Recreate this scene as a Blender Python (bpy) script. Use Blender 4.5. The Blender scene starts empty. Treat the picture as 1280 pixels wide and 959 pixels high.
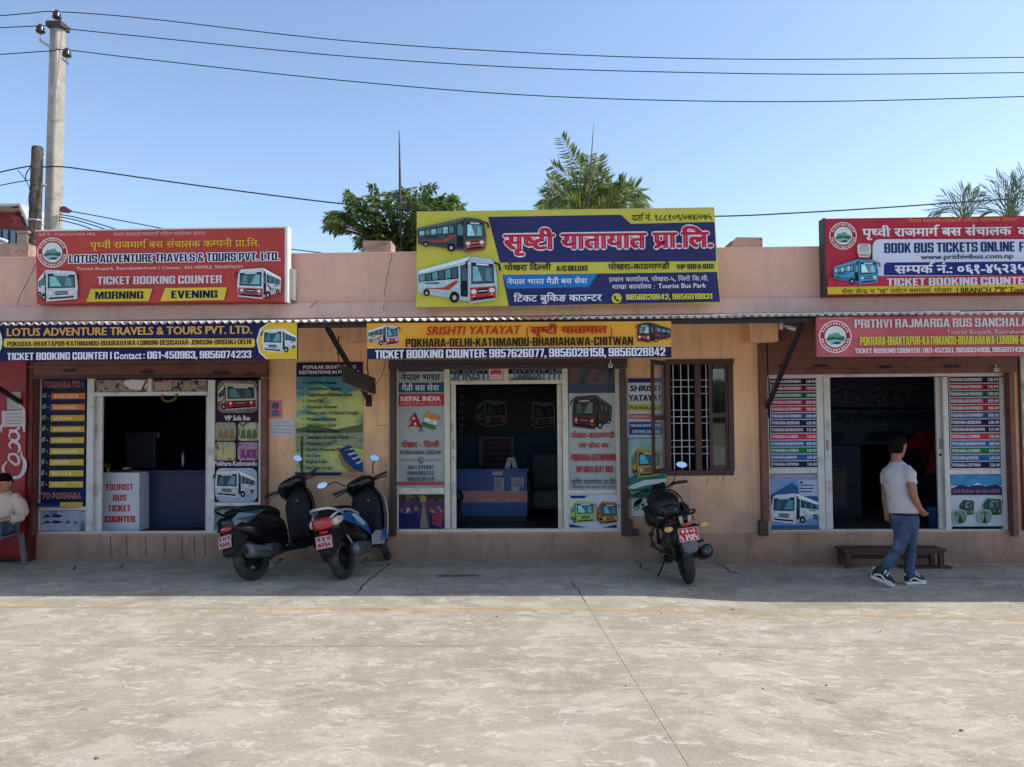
import bpy, bmesh, math, random
from mathutils import Vector, Matrix
from mathutils.geometry import tessellate_polygon
SC = bpy.context.scene
COL = SC.collection
R = math.radians
random.seed(7)

# ---------------------------------------------------------------- camera
FPX, CX, CY = 961.0, 640.0, 479.5
CAM = Vector((0.0, -10.2, 1.95))
_yaw, _pit, _rol = R(1.6), R(2.05), R(0.43)
_f = Vector((-math.sin(_yaw)*math.cos(_pit), math.cos(_yaw)*math.cos(_pit), math.sin(_pit)))
_r0 = Vector((math.cos(_yaw), math.sin(_yaw), 0))
_u0 = _r0.cross(_f)
_rt = _r0*math.cos(_rol) - _u0*math.sin(_rol)
_up = _u0*math.cos(_rol) + _r0*math.sin(_rol)
cd = bpy.data.cameras.new('camera'); cam = bpy.data.objects.new('camera', cd); COL.objects.link(cam)
cam.matrix_world = Matrix(((_rt.x, _up.x, -_f.x, CAM.x), (_rt.y, _up.y, -_f.y, CAM.y), (_rt.z, _up.z, -_f.z, CAM.z), (0, 0, 0, 1)))
cd.sensor_width = 36.0; cd.lens = 36.0*FPX/1280.0; cd.clip_end = 3000; cd.clip_start = 0.05
SC.camera = cam

# ---------------------------------------------------------------- sky, sun, exposure
TO_SUN = Vector((0.70, 0.072, 0.80)).normalized()
el = math.asin(TO_SUN.z); az = math.atan2(TO_SUN.x, TO_SUN.y)
w = bpy.data.worlds.new('World'); SC.world = w; w.use_nodes = True
nt = w.node_tree; bg = nt.nodes['Background']
sky = nt.nodes.new('ShaderNodeTexSky'); sky.sky_type = 'NISHITA'; sky.sun_disc = False
sky.sun_elevation = el; sky.sun_rotation = az; sky.altitude = 800; sky.air_density = 1.0; sky.dust_density = 2.0; sky.ozone_density = 1.0
nt.links.new(sky.outputs[0], bg.inputs[0]); bg.inputs[1].default_value = 0.140
sd = bpy.data.lights.new('sun', 'SUN'); sd.energy = 2.5; sd.angle = R(0.55); sd.color = (1.0, 0.935, 0.83)
so = bpy.data.objects.new('sun', sd); COL.objects.link(so)
so.rotation_euler = (-TO_SUN).to_track_quat('-Z', 'Y').to_euler()
SC.view_settings.view_transform = 'Standard'; SC.view_settings.look = 'None'
SC.view_settings.exposure = 0.78; SC.view_settings.gamma = 1.0
try:
    SC.cycles.max_bounces = 8; SC.cycles.transparent_max_bounces = 8
except Exception: pass

# ---------------------------------------------------------------- pixel of the photograph -> point of the place
def ray(px, py): return (_f*FPX + _rt*(px-CX) + _up*(CY-py))
def P(px, py, Y=0.0):
    d = ray(px, py); t = (Y-CAM.y)/d.y
    return CAM + d*t
def rect(x0, y0, x1, y1, Y=0.0):
    a, b, c, d = P(x0, y0, Y), P(x1, y0, Y), P(x1, y1, Y), P(x0, y1, Y)
    return (a.x+d.x)/2, (b.x+c.x)/2, (c.z+d.z)/2, (a.z+b.z)/2     # x0, x1, z0, z1
def gz(x):                                        # the yard drops a little towards the right
    t = min(1, max(0, (x-0.9)/1.6)); return -0.065*t*t*(3-2*t)
def G(px, py, it=3):                              # point on the ground
    z = 0
    for _ in range(it):
        d = ray(px, py); t = (z-CAM.z)/d.z; p = CAM+d*t; z = gz(p.x)
    return p

# ---------------------------------------------------------------- materials
def s2l(v):
    v /= 255.0; return v/12.92 if v <= 0.04045 else ((v+0.055)/1.055)**2.4
def rgb(r, g, b): return (s2l(r), s2l(g), s2l(b), 1.0)
_M = {}
def mat(name, col, rough=0.6, metal=0.0, var=0.12, scale=6.0, bump=0.0, bscale=60.0, coat=0.0, dirt=None, spec=0.5, trans=0.0, alpha=1.0):
    if name in _M: return _M[name]
    m = bpy.data.materials.new(name); m.use_nodes = True; t = m.node_tree; b = t.nodes['Principled BSDF']
    b.inputs['Roughness'].default_value = rough; b.inputs['Metallic'].default_value = metal
    b.inputs['Specular IOR Level'].default_value = spec
    if coat: b.inputs['Coat Weight'].default_value = coat; b.inputs['Coat Roughness'].default_value = 0.08
    if trans: b.inputs['Transmission Weight'].default_value = trans
    tc = t.nodes.new('ShaderNodeTexCoord')
    if var > 0:
        n = t.nodes.new('ShaderNodeTexNoise'); n.inputs['Scale'].default_value = scale; n.inputs['Detail'].default_value = 7; n.inputs['Roughness'].default_value = 0.62
        t.links.new(tc.outputs['Object'], n.inputs['Vector'])
        r = t.nodes.new('ShaderNodeMapRange'); r.inputs[1].default_value = 0.3; r.inputs[2].default_value = 0.7
        r.inputs[3].default_value = 1-var; r.inputs[4].default_value = 1+var*0.6
        t.links.new(n.outputs[0], r.inputs[0])
        mx = t.nodes.new('ShaderNodeMix'); mx.data_type = 'RGBA'; mx.blend_type = 'MULTIPLY'; mx.inputs[0].default_value = 1
        mx.inputs[6].default_value = col
        t.links.new(r.outputs[0], mx.inputs[7]); out = mx.outputs[2]
        if dirt:
            dcol, dsc, lo, hi = dirt
            n2 = t.nodes.new('ShaderNodeTexNoise'); n2.inputs['Scale'].default_value = dsc; n2.inputs['Detail'].default_value = 9; n2.inputs['Roughness'].default_value = 0.7
            t.links.new(tc.outputs['Object'], n2.inputs['Vector'])
            r2 = t.nodes.new('ShaderNodeMapRange'); r2.inputs[1].default_value = lo; r2.inputs[2].default_value = hi
            t.links.new(n2.outputs[0], r2.inputs[0])
            m2 = t.nodes.new('ShaderNodeMix'); m2.data_type = 'RGBA'; m2.inputs[7].default_value = dcol
            t.links.new(r2.outputs[0], m2.inputs[0]); t.links.new(out, m2.inputs[6]); out = m2.outputs[2]
        t.links.new(out, b.inputs['Base Color'])
    else: b.inputs['Base Color'].default_value = col
    if bump > 0:
        n3 = t.nodes.new('ShaderNodeTexNoise'); n3.inputs['Scale'].default_value = bscale; n3.inputs['Detail'].default_value = 6
        t.links.new(tc.outputs['Object'], n3.inputs['Vector'])
        bp = t.nodes.new('ShaderNodeBump'); bp.inputs['Strength'].default_value = bump; bp.inputs['Distance'].default_value = 0.01
        t.links.new(n3.outputs[0], bp.inputs['Height']); t.links.new(bp.outputs[0], b.inputs['Normal'])
    _M[name] = m; return m
def ink(r, g, b): return mat('ink_%d_%d_%d' % (r, g, b), rgb(r, g, b), 0.62, var=0.13, scale=1.6, spec=.14, bump=.35, bscale=4.0)
def photo(name, cols, scale=8.0, detail=5, dist=0.5, stretch=(1, 1, 1)):          # a printed photograph: blotches of its colours
    if name in _M: return _M[name]
    m = bpy.data.materials.new(name); m.use_nodes = True; t = m.node_tree; b = t.nodes['Principled BSDF']; b.inputs['Roughness'].default_value = 0.5; b.inputs['Specular IOR Level'].default_value = .16
    tc = t.nodes.new('ShaderNodeTexCoord'); mp = t.nodes.new('ShaderNodeMapping'); mp.inputs['Scale'].default_value = stretch
    n = t.nodes.new('ShaderNodeTexNoise'); n.inputs['Scale'].default_value = scale; n.inputs['Detail'].default_value = detail; n.inputs['Distortion'].default_value = dist
    cr = t.nodes.new('ShaderNodeValToRGB'); e = cr.color_ramp.elements
    while len(e) < len(cols): e.new(0.5)
    for i, c in enumerate(cols): e[i].position = 0.3+0.4*i/(len(cols)-1); e[i].color = rgb(*c)
    t.links.new(tc.outputs['Object'], mp.inputs[0]); t.links.new(mp.outputs[0], n.inputs['Vector']); t.links.new(n.outputs[0], cr.inputs[0]); t.links.new(cr.outputs[0], b.inputs['Base Color'])
    _M[name] = m; return m
def glass_mat(name='window_glass', tint=(0.75, 0.82, 0.82), refl=0.10):
    if name in _M: return _M[name]
    m = bpy.data.materials.new(name); m.use_nodes = True; t = m.node_tree
    for n in list(t.nodes): t.nodes.remove(n)
    o = t.nodes.new('ShaderNodeOutputMaterial'); mix = t.nodes.new('ShaderNodeMixShader'); tr = t.nodes.new('ShaderNodeBsdfTransparent'); gl = t.nodes.new('ShaderNodeBsdfGlossy')
    fr = t.nodes.new('ShaderNodeFresnel'); fr.inputs[0].default_value = 1.5; ad = t.nodes.new('ShaderNodeMath'); ad.operation = 'ADD'; ad.inputs[1].default_value = refl
    tr.inputs[0].default_value = (*tint, 1); gl.inputs['Roughness'].default_value = 0.03; gl.inputs[0].default_value = (0.9, 0.95, 1, 1)
    t.links.new(fr.outputs[0], ad.inputs[0]); t.links.new(ad.outputs[0], mix.inputs[0]); t.links.new(tr.outputs[0], mix.inputs[1]); t.links.new(gl.outputs[0], mix.inputs[2]); t.links.new(mix.outputs[0], o.inputs[0])
    _M[name] = m; return m

# ---------------------------------------------------------------- objects
def tag(o, label=None, cat=None, group=None, kind=None):
    if label: o['label'] = label
    if cat: o['category'] = cat
    if group: o['group'] = group
    if kind: o['kind'] = kind
    return o
def thing(name, label, cat, loc=(0, 0, 0), rz=0.0, group=None, local=False):
    o = bpy.data.objects.new(name, None); COL.objects.link(o); o.location = loc; o.rotation_euler = (0, 0, rz); o.empty_display_size = 0.2
    o['label'] = label; o['category'] = cat
    if group: o['group'] = group
    ORG[o.name] = Vector((0, 0, 0)) if local else Vector(loc)
    return o
ORG = {}
class MB:
    def __init__(s): s.v = []; s.f = []; s.m = []; s.mi = 0; s.sm = []
    def add(s, vs, fs, smooth=False):
        n = len(s.v); s.v += [tuple(v) for v in vs]; s.f += [tuple(i+n for i in f) for f in fs]; s.m += [s.mi]*len(fs); s.sm += [smooth]*len(fs); return s
    def box(s, x0, x1, y0, y1, z0, z1):
        vs = [(x0, y0, z0), (x1, y0, z0), (x1, y1, z0), (x0, y1, z0), (x0, y0, z1), (x1, y0, z1), (x1, y1, z1), (x0, y1, z1)]
        return s.add(vs, [(0, 3, 2, 1), (4, 5, 6, 7), (0, 1, 5, 4), (1, 2, 6, 5), (2, 3, 7, 6), (3, 0, 4, 7)])
    def hexa(s, q, d):                 # quad q extruded by vector d
        q = [Vector(a) for a in q]; b = [a+Vector(d) for a in q]
        return s.add(q+b, [(0, 1, 2, 3), (7, 6, 5, 4), (0, 4, 5, 1), (1, 5, 6, 2), (2, 6, 7, 3), (3, 7, 4, 0)])
    def poly(s, pts):
        tr = tessellate_polygon([[Vector(p) for p in pts]]); return s.add(pts, tr)
    def prism(s, pts, d):              # polygon extruded by d
        n = len(pts); a = [Vector(p) for p in pts]; b = [p+Vector(d) for p in a]; tr = tessellate_polygon([a])
        fs = [tuple(t) for t in tr]+[tuple(i+n for i in reversed(t)) for t in tr]+[(i, (i+1) % n, (i+1) % n+n, i+n) for i in range(n)]
        return s.add(a+b, fs)
    def loft(s, rings, cap=True, smooth=True):
        n = len(rings[0]); vs = [p for r in rings for p in r]; fs = []
        for k in range(len(rings)-1):
            for i in range(n):
                j = (i+1) % n; fs.append((k*n+i, k*n+j, (k+1)*n+j, (k+1)*n+i))
        if cap:
            fs.append(tuple(reversed(range(n)))); fs.append(tuple((len(rings)-1)*n+i for i in range(n)))
        return s.add(vs, fs, smooth)
    def tube(s, pts, r, n=8, cap=True):
        pts = [Vector(p) for p in pts]; rs = r if isinstance(r, (list, tuple)) else [r]*len(pts); rings = []; prev = None
        for i, p in enumerate(pts):
            d = (pts[min(i+1, len(pts)-1)]-pts[max(i-1, 0)])
            if d.length < 1e-9: d = Vector((0, 0, 1))
            d.normalize()
            if prev is None:
                a = d.orthogonal().normalized()
            else:
                a = prev-d*prev.dot(d); a = a.normalized() if a.length > 1e-6 else d.orthogonal().normalized()
            prev = a; b = d.cross(a)
            rings.append([p+(a*math.cos(2*math.pi*k/n)+b*math.sin(2*math.pi*k/n))*rs[i] for k in range(n)])
        return s.loft(rings, cap)
    def cyl(s, a, b, r, n=16, r2=None): return s.tube([a, b], [r, r if r2 is None else r2], n)
    def lathe(s, prof, o, axis='Z', n=24):      # prof: (radius, height along the axis)
        o = Vector(o); ax = {'X': Vector((1, 0, 0)), 'Y': Vector((0, 1, 0)), 'Z': Vector((0, 0, 1))}[axis] if isinstance(axis, str) else Vector(axis).normalized()
        a = ax.orthogonal().normalized(); b = ax.cross(a)
        return s.loft([[o+ax*h+(a*math.cos(2*math.pi*k/n)+b*math.sin(2*math.pi*k/n))*max(r, 1e-4) for k in range(n)] for r, h in prof], True)
    def blob(s, c, r, n=10, m=7):
        c = Vector(c); r = Vector(r) if hasattr(r, '__len__') else Vector((r, r, r)); rings = []
        for i in range(m):
            th = math.pi*(i+0.02)/(m-1+0.04); rings.append([c+Vector((r.x*math.sin(th)*math.cos(2*math.pi*k/n), r.y*math.sin(th)*math.sin(2*math.pi*k/n), -r.z*math.cos(th))) for k in range(n)])
        return s.loft(rings, True)
    def build(s, name, mats, parent=None, org=None, bevel=0, sub=0):
        me = bpy.data.meshes.new(name); o0 = org if org is not None else (ORG.get(parent.name, Vector((0, 0, 0))) if parent else Vector((0, 0, 0)))
        me.from_pydata([Vector(v)-o0 for v in s.v], [], s.f)
        ms = mats if isinstance(mats, (list, tuple)) else [mats]
        for m in ms: me.materials.append(m)
        me.polygons.foreach_set('material_index', s.m); me.polygons.foreach_set('use_smooth', s.sm); me.update()
        o = bpy.data.objects.new(name, me); COL.objects.link(o)
        if parent: o.parent = parent; ORG[o.name] = o0
        elif org is not None: o.location = org
        if bevel:
            b = o.modifiers.new('bevel', 'BEVEL'); b.width = bevel; b.segments = 2; b.limit_method = 'ANGLE'; b.angle_limit = R(40)
        if sub:
            b = o.modifiers.new('subdivision', 'SUBSURF'); b.levels = sub; b.render_levels = sub
        return o
def fixn(o):
    bm = bmesh.new(); bm.from_mesh(o.data); bmesh.ops.recalc_face_normals(bm, faces=bm.faces); bm.to_mesh(o.data); bm.free(); return o
def bx(name, m, parent, *a, bevel=0): return MB().box(*a).build(name, m, parent, bevel=bevel)
def spline(pts, n=8):
    pts = [Vector(p) for p in pts]; out = []
    for i in range(len(pts)-1):
        p0 = pts[max(i-1, 0)]; p1 = pts[i]; p2 = pts[i+1]; p3 = pts[min(i+2, len(pts)-1)]
        for k in range(n):
            t = k/n; out.append(0.5*((2*p1)+(p2-p0)*t+(2*p0-5*p1+4*p2-p3)*t*t+(3*p1-p0-3*p2+p3)*t*t*t))
    return out+[pts[-1]]

# ---------------------------------------------------------------- lettering: flat print from the built-in typeface
_G = {}
def raw_text(s, off, res=2):
    k = (s, off, res)
    if k in _G: return _G[k]
    c = bpy.data.curves.new('t', 'FONT'); c.body = s; c.offset = off; c.resolution_u = res
    o = bpy.data.objects.new('t', c); COL.objects.link(o); dg = bpy.context.evaluated_depsgraph_get()
    me = bpy.data.meshes.new_from_object(o.evaluated_get(dg)); v = [(a.co.x, a.co.y) for a in me.vertices]; f = [tuple(p.vertices) for p in me.polygons]
    bpy.data.objects.remove(o); bpy.data.meshes.remove(me); bpy.data.curves.remove(c)
    _G[k] = (v, f); return _G[k]
def advance(ch):
    k = ('adv', ch)
    if k not in _G: _G[k] = max(p[0] for p in raw_text(ch+'H', 0)[0])-max(p[0] for p in raw_text('H', 0)[0])
    return _G[k]
VIR = '\u094d'; CONS = set(chr(c) for c in range(0x915, 0x93a))
def clip(v, f, xc):
    bm = bmesh.new(); vs = [bm.verts.new((a[0], a[1], 0)) for a in v]
    for q in f:
        try: bm.faces.new([vs[i] for i in q])
        except ValueError: pass
    bmesh.ops.bisect_plane(bm, geom=bm.verts[:]+bm.edges[:]+bm.faces[:], plane_co=(xc, 0, 0), plane_no=(1, 0, 0), clear_outer=True)
    bm.verts.ensure_lookup_table(); idx = {a: i for i, a in enumerate(bm.verts)}
    v2 = [(a.co.x, a.co.y) for a in bm.verts]; f2 = [tuple(idx[a] for a in q.verts) for q in bm.faces]; bm.free(); return v2, f2
def deva(s, off):
    V = []; F = []; x = 0.0
    def put(v, f, dx, sx=1, dy=0, sy=1):
        n = len(V); V.extend([(a[0]*sx+dx, a[1]*sy+dy) for a in v]); F.extend([tuple(i+n for i in (q if sx*sy > 0 else tuple(reversed(q)))) for q in f])
    i = 0; n = len(s)
    while i < n:
        c = s[i]
        if c not in CONS:
            if c != ' ': put(*raw_text(c, off), x)
            x += advance(c) if c != ' ' else 0.30; i += 1; continue
        cl = [c]; i += 1
        while i+1 < n and s[i] == VIR and s[i+1] in CONS: cl.append(s[i+1]); i += 2
        ms = ''
        while i < n and '\u0900' <= s[i] <= '\u094c' and s[i] not in CONS and not ('\u0904' <= s[i] <= '\u0914'): ms += s[i]; i += 1
        reph = len(cl) > 1 and cl[0] == 'र'
        if reph: cl = cl[1:]
        rak = len(cl) > 1 and cl[-1] == 'र'
        if rak: cl = cl[:-1]
        if 'ि' in ms: put(*raw_text('ि', off), x); x += advance('ि'); ms = ms.replace('ि', '')
        for h in cl[:-1]:
            a = advance(h); cut = a*0.62 if h in 'कफ' else a-0.20
            put(*clip(*raw_text(h, off), cut), x); x += cut-0.01
        L = cl[-1]; x0 = x; put(*raw_text(L, off), x); x += advance(L)
        if rak:
            a = advance(L)
            if L in 'टठडढछ': q = [(a*.2, -.24), (a*.28, -.28), (a*.5, -.1), (a*.72, -.28), (a*.8, -.24), (a*.5, -.0)]
            else: q = [(a-.22, .17), (a-.22, .27), (a*.1, .03), (a*.16, -.04)]
            put(q, [tuple(range(len(q)))] if len(q) == 4 else [(0, 1, 2, 5), (5, 2, 3, 4)], x0)
        for mch in ms:
            put(*raw_text(mch, off), x); x += advance(mch)
        if reph:
            v, f = raw_text('े', off); put(v, f, x-0.28, -1)
    return V, F
# heavy condensed block face for the sign painters' capitals and figures: closed outlines in a unit-high cell
_B = {}
def _blk():
    W, s, t, c = .5, .18, .15, .07
    O = [(W, c), (W, 1-c), (W-c, 1), (c, 1), (0, 1-c), (0, c), (c, 0), (W-c, 0)]
    hole = [(s, t), (W-s, t), (W-s, 1-t), (s, 1-t)]
    C = [(W, .62), (W, 1-c), (W-c, 1), (c, 1), (0, 1-c), (0, c), (c, 0), (W-c, 0), (W, c), (W, .38), (W-s, .38), (W-s, t), (s, t), (s, 1-t), (W-s, 1-t), (W-s, .62)]
    G = [(W, .62), (W, 1-c), (W-c, 1), (c, 1), (0, 1-c), (0, c), (c, 0), (W, 0), (W, .53), (.27, .53), (.27, .40), (W-s, .40), (W-s, t), (s, t), (s, 1-t), (W-s, 1-t), (W-s, .62)]
    S = [(W, .66), (W, 1-c), (W-c, 1), (c, 1), (0, 1-c), (0, .56), (c, .46), (W-s, .40), (W-s, t), (s, t), (s, .34), (0, .34), (0, c), (c, 0), (W-c, 0), (W, c), (W, .46), (W-c, .54), (s, .60), (s, 1-t), (W-s, 1-t), (W-s, .66)]
    R_ = lambda x0, y0, x1, y1: [(x0, y0), (x1, y0), (x1, y1), (x0, y1)]
    D = {
     'O': (W, [(O, [hole])]), '0': (W, [(O, [hole])]), 'Q': (W, [(O, [hole]), ([(.27, .2), (.36, .25), (.56, -.08), (.42, -.08)], [])]), 'C': (W, [(C, [])]), 'G': (W, [(G, [])]), 'S': (W, [(S, [])]),
     'I': (s, [(R_(0, 0, s, 1), [])]), 'l': (.07, [(R_(0, 0, .07, 1), [])]), 'H': (W, [(R_(0, 0, s, 1), []), (R_(W-s, 0, W, 1), []), (R_(s, .43, W-s, .58), [])]),
     'E': (.4, [([(0, 0), (.4, 0), (.4, t), (s, t), (s, .44), (.37, .44), (.37, .58), (s, .58), (s, 1-t), (.4, 1-t), (.4, 1), (0, 1)], [])]), 'F': (.39, [([(0, 0), (s, 0), (s, .42), (.36, .42), (.36, .57), (s, .57), (s, 1-t), (.39, 1-t), (.39, 1), (0, 1)], [])]),
     'L': (.39, [([(0, 0), (.39, 0), (.39, t), (s, t), (s, 1), (0, 1)], [])]), 'T': (.46, [([(.143, 0), (.317, 0), (.317, 1-t), (.46, 1-t), (.46, 1), (0, 1), (0, 1-t), (.143, 1-t)], [])]),
     'U': (W, [([(c, 0), (W-c, 0), (W, c), (W, 1), (W-s, 1), (W-s, t), (s, t), (s, 1), (0, 1), (0, c)], [])]), 'J': (.42, [([(c, 0), (.42-c, 0), (.42, c), (.42, 1), (.42-s, 1), (.42-s, t), (.15, t), (.15, .3), (0, .3), (0, c)], [])]),
     'D': (W, [([(0, 0), (W-.1, 0), (W, .1), (W, .9), (W-.1, 1), (0, 1)], [hole])]),
     'P': (.48, [([(0, 0), (s, 0), (s, .38), (.41, .38), (.48, .46), (.48, .93), (.41, 1), (0, 1)], [[(s, .51), (.48-s, .51), (.48-s, 1-t+.02), (s, 1-t+.02)]])]),
     'B': (W, [([(0, 0), (W-.07, 0), (W, .07), (W, .43), (W-.07, .515), (W, .60), (W, .93), (W-.07, 1), (0, 1)], [[(s, .13), (W-s, .13), (W-s, .44), (s, .44)], [(s, .58), (W-s, .58), (W-s, .87), (s, .87)]])]),
     'R': (W, [([(0, 0), (s, 0), (s, .42), (.27, .42), (W-s, .36), (W-s, 0), (W, 0), (W, .40), (W-.08, .5), (W, .58), (W, .93), (W-.07, 1), (0, 1)], [[(s, .56), (W-s, .56), (W-s, .87), (s, .87)]])]),
     'A': (.54, [([(0, 0), (.17, 0), (.195, .17), (.345, .17), (.37, 0), (.54, 0), (.385, 1), (.155, 1)], [[(.215, .30), (.325, .30), (.27, .80)]])]), 'V': (.52, [([(.17, 0), (.35, 0), (.52, 1), (.345, 1), (.26, .30), (.175, 1), (0, 1)], [])]),
     'N': (.52, [([(0, 0), (.16, 0), (.16, .52), (.35, 0), (.52, 0), (.52, 1), (.36, 1), (.36, .50), (.18, 1), (0, 1)], [])]), 'M': (.66, [([(0, 0), (.15, 0), (.15, .66), (.26, 0), (.40, 0), (.51, .66), (.51, 0), (.66, 0), (.66, 1), (.44, 1), (.33, .44), (.22, 1), (0, 1)], [])]),
     'W': (.78, [([(.12, 0), (.30, 0), (.39, .52), (.48, 0), (.66, 0), (.78, 1), (.62, 1), (.56, .36), (.47, 1), (.31, 1), (.22, .36), (.16, 1), (0, 1)], [])]), 'Y': (.52, [([(.175, 0), (.345, 0), (.345, .38), (.52, 1), (.35, 1), (.26, .58), (.17, 1), (0, 1), (.175, .38)], [])]),
     'K': (.53, [([(0, 0), (s, 0), (s, .32), (.23, .42), (.35, 0), (.53, 0), (.35, .58), (.52, 1), (.34, 1), (s, .60), (s, 1), (0, 1)], [])]), 'X': (.52, [([(0, 0), (.17, 0), (.26, .32), (.35, 0), (.52, 0), (.35, .5), (.51, 1), (.345, 1), (.26, .70), (.175, 1), (.01, 1), (.17, .5)], [])]),
     '1': (.31, [([(.13, 0), (.31, 0), (.31, 1), (.16, 1), (0, .86), (0, .72), (.13, .78)], [])]), '2': (W, [([(0, 0), (W, 0), (W, t), (.22, t), (W, .5), (W, .92), (W-c, 1), (c, 1), (0, .92), (0, .66), (s, .66), (s, .86), (W-s, .86), (W-s, .55), (0, .16)], [])]),
     '3': (W, [([(c, 0), (W-c, 0), (W, c), (W, .44), (W-.08, .52), (W, .60), (W, .93), (W-c, 1), (c, 1), (0, .93), (0, .68), (s, .68), (s, .86), (W-s, .86), (W-s, .59), (.2, .59), (.2, .45), (W-s, .45), (W-s, .14), (s, .14), (s, .32), (0, .32), (0, c)], [])]),
     '4': (W, [([(.25, 0), (.42, 0), (.42, .2), (W, .2), (W, .34), (.42, .34), (.42, 1), (.22, 1), (0, .34), (0, .2), (.25, .2)], [[(.13, .34), (.25, .34), (.25, .72)]])]), '5': (W, [([(c, 0), (W-c, 0), (W, c), (W, .55), (W-c, .63), (s, .63), (s, .86), (W-.03, .86), (W-.03, 1), (0, 1), (0, .48), (s, .48), (W-s, .48), (W-s, .14), (s, .14), (s, .3), (0, .3), (0, c)], [])]),
     '6': (W, [([(c, 0), (W-c, 0), (W, c), (W, .53), (W-c, .60), (s, .60), (s, .86), (W-s, .86), (W-s, .72), (W, .72), (W, .93), (W-c, 1), (c, 1), (0, .93), (0, c)], [[(s, .14), (W-s, .14), (W-s, .46), (s, .46)]])]), '7': (.44, [([(.10, 0), (.27, 0), (.44, .84), (.44, 1), (0, 1), (0, .85), (.27, .85)], [])]),
     '8': (W, [([(c, 0), (W-c, 0), (W, c), (W, .44), (W-.06, .52), (W, .60), (W, .93), (W-c, 1), (c, 1), (0, .93), (0, .60), (.06, .52), (0, .44), (0, c)], [[(s, .13), (W-s, .13), (W-s, .44), (s, .44)], [(s, .59), (W-s, .59), (W-s, .87), (s, .87)]])]),
     '-': (.24, [(R_(.0, .36, .24, .52), [])]), ',': (.16, [([(0, 0), (.0, .18), (.16, .18), (.16, 0), (.08, -.17), (.0, -.17), (.05, 0)], [])]), '.': (.16, [(R_(0, 0, .16, .17), [])]), ':': (.16, [(R_(0, .05, .16, .22), []), (R_(0, .52, .16, .69), [])]), '|': (.08, [(R_(0, -.1, .08, 1.05), [])]), '/': (.36, [([(0, 0), (.13, 0), (.36, 1), (.23, 1)], [])]),
     '&': (.56, [([(.08, 0), (.56, 0), (.24, .58), (.24, .86), (.30, .86), (.30, .66), (.44, .70), (.44, .92), (.36, 1), (.14, 1), (.07, .92), (.07, .66), (.12, .52), (0, .40), (0, .08)], [[(.16, .14), (.30, .14), (.20, .36), (.16, .3)]]), ([(.34, .30), (.54, .30), (.54, .44), (.40, .44)], [])]),
    }
    D['9'] = (W, [([(W-x, 1-y) for x, y in pp], [[(W-x, 1-y) for x, y in h] for h in hh]) for pp, hh in D['6'][1]])
    return D
def block(s):
    if not _B: _B.update(_blk())
    V = []; F = []; x = 0.0
    for ch in s:
        if ch == ' ': x += .2; continue
        if ch not in _B: v, f = raw_text(ch, .02); w_ = advance(ch)*.9; n = len(V); V += [(a[0]*.9+x, a[1]*1.42) for a in v]; F += [tuple(i+n for i in q) for q in f]; x += w_; continue
        w_, parts = _B[ch]
        for outer, holes in parts:
            loops = [[Vector((a, b, 0)) for a, b in outer]]+[[Vector((a, b, 0)) for a, b in h] for h in holes]; flat = [p for l in loops for p in l]; tr = tessellate_polygon(loops); n = len(V)
            V += [(p.x+x, p.y) for p in flat]; F += [tuple(i+n for i in q) for q in tr]
        x += w_+.06
    return V, F
CAPH = {'L': 0.682, 'D': 0.622, 'B': 1.0}
def text_geom(s, off=0.0, heavy=0.0, shear=0.0, font='L', outline=0):
    if font == 'D': v, f = deva(s, 0.0)
    elif font == 'B': v, f = block(s)
    else: v, f = raw_text(s, 0.0)
    V = []; F = []; b = (off if font != 'B' else 0)
    if outline: r = outline+b; D = [(r*math.cos(k*math.pi/4), r*math.sin(k*math.pi/4)) for k in range(8)]
    else:
        D = [(0.0, 0.0)]; hx = b+heavy*(font != 'B')
        if hx > .004: D = [(-hx, -b*.7), (hx, b*.7)] if b < .008 else [(-hx, -b*.8), (hx, -b*.8), (-hx, b*.8), (hx, b*.8)]
        if hx > .045: D.append((0, 0))
    for k, (dx, dy) in enumerate(D):
        n = len(V); V += [(a[0]+dx+a[1]*shear, a[1]+dy, k) for a in v]; F += [tuple(i+n for i in q) for q in f]
    return V, F
LAY = 0.0012
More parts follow.
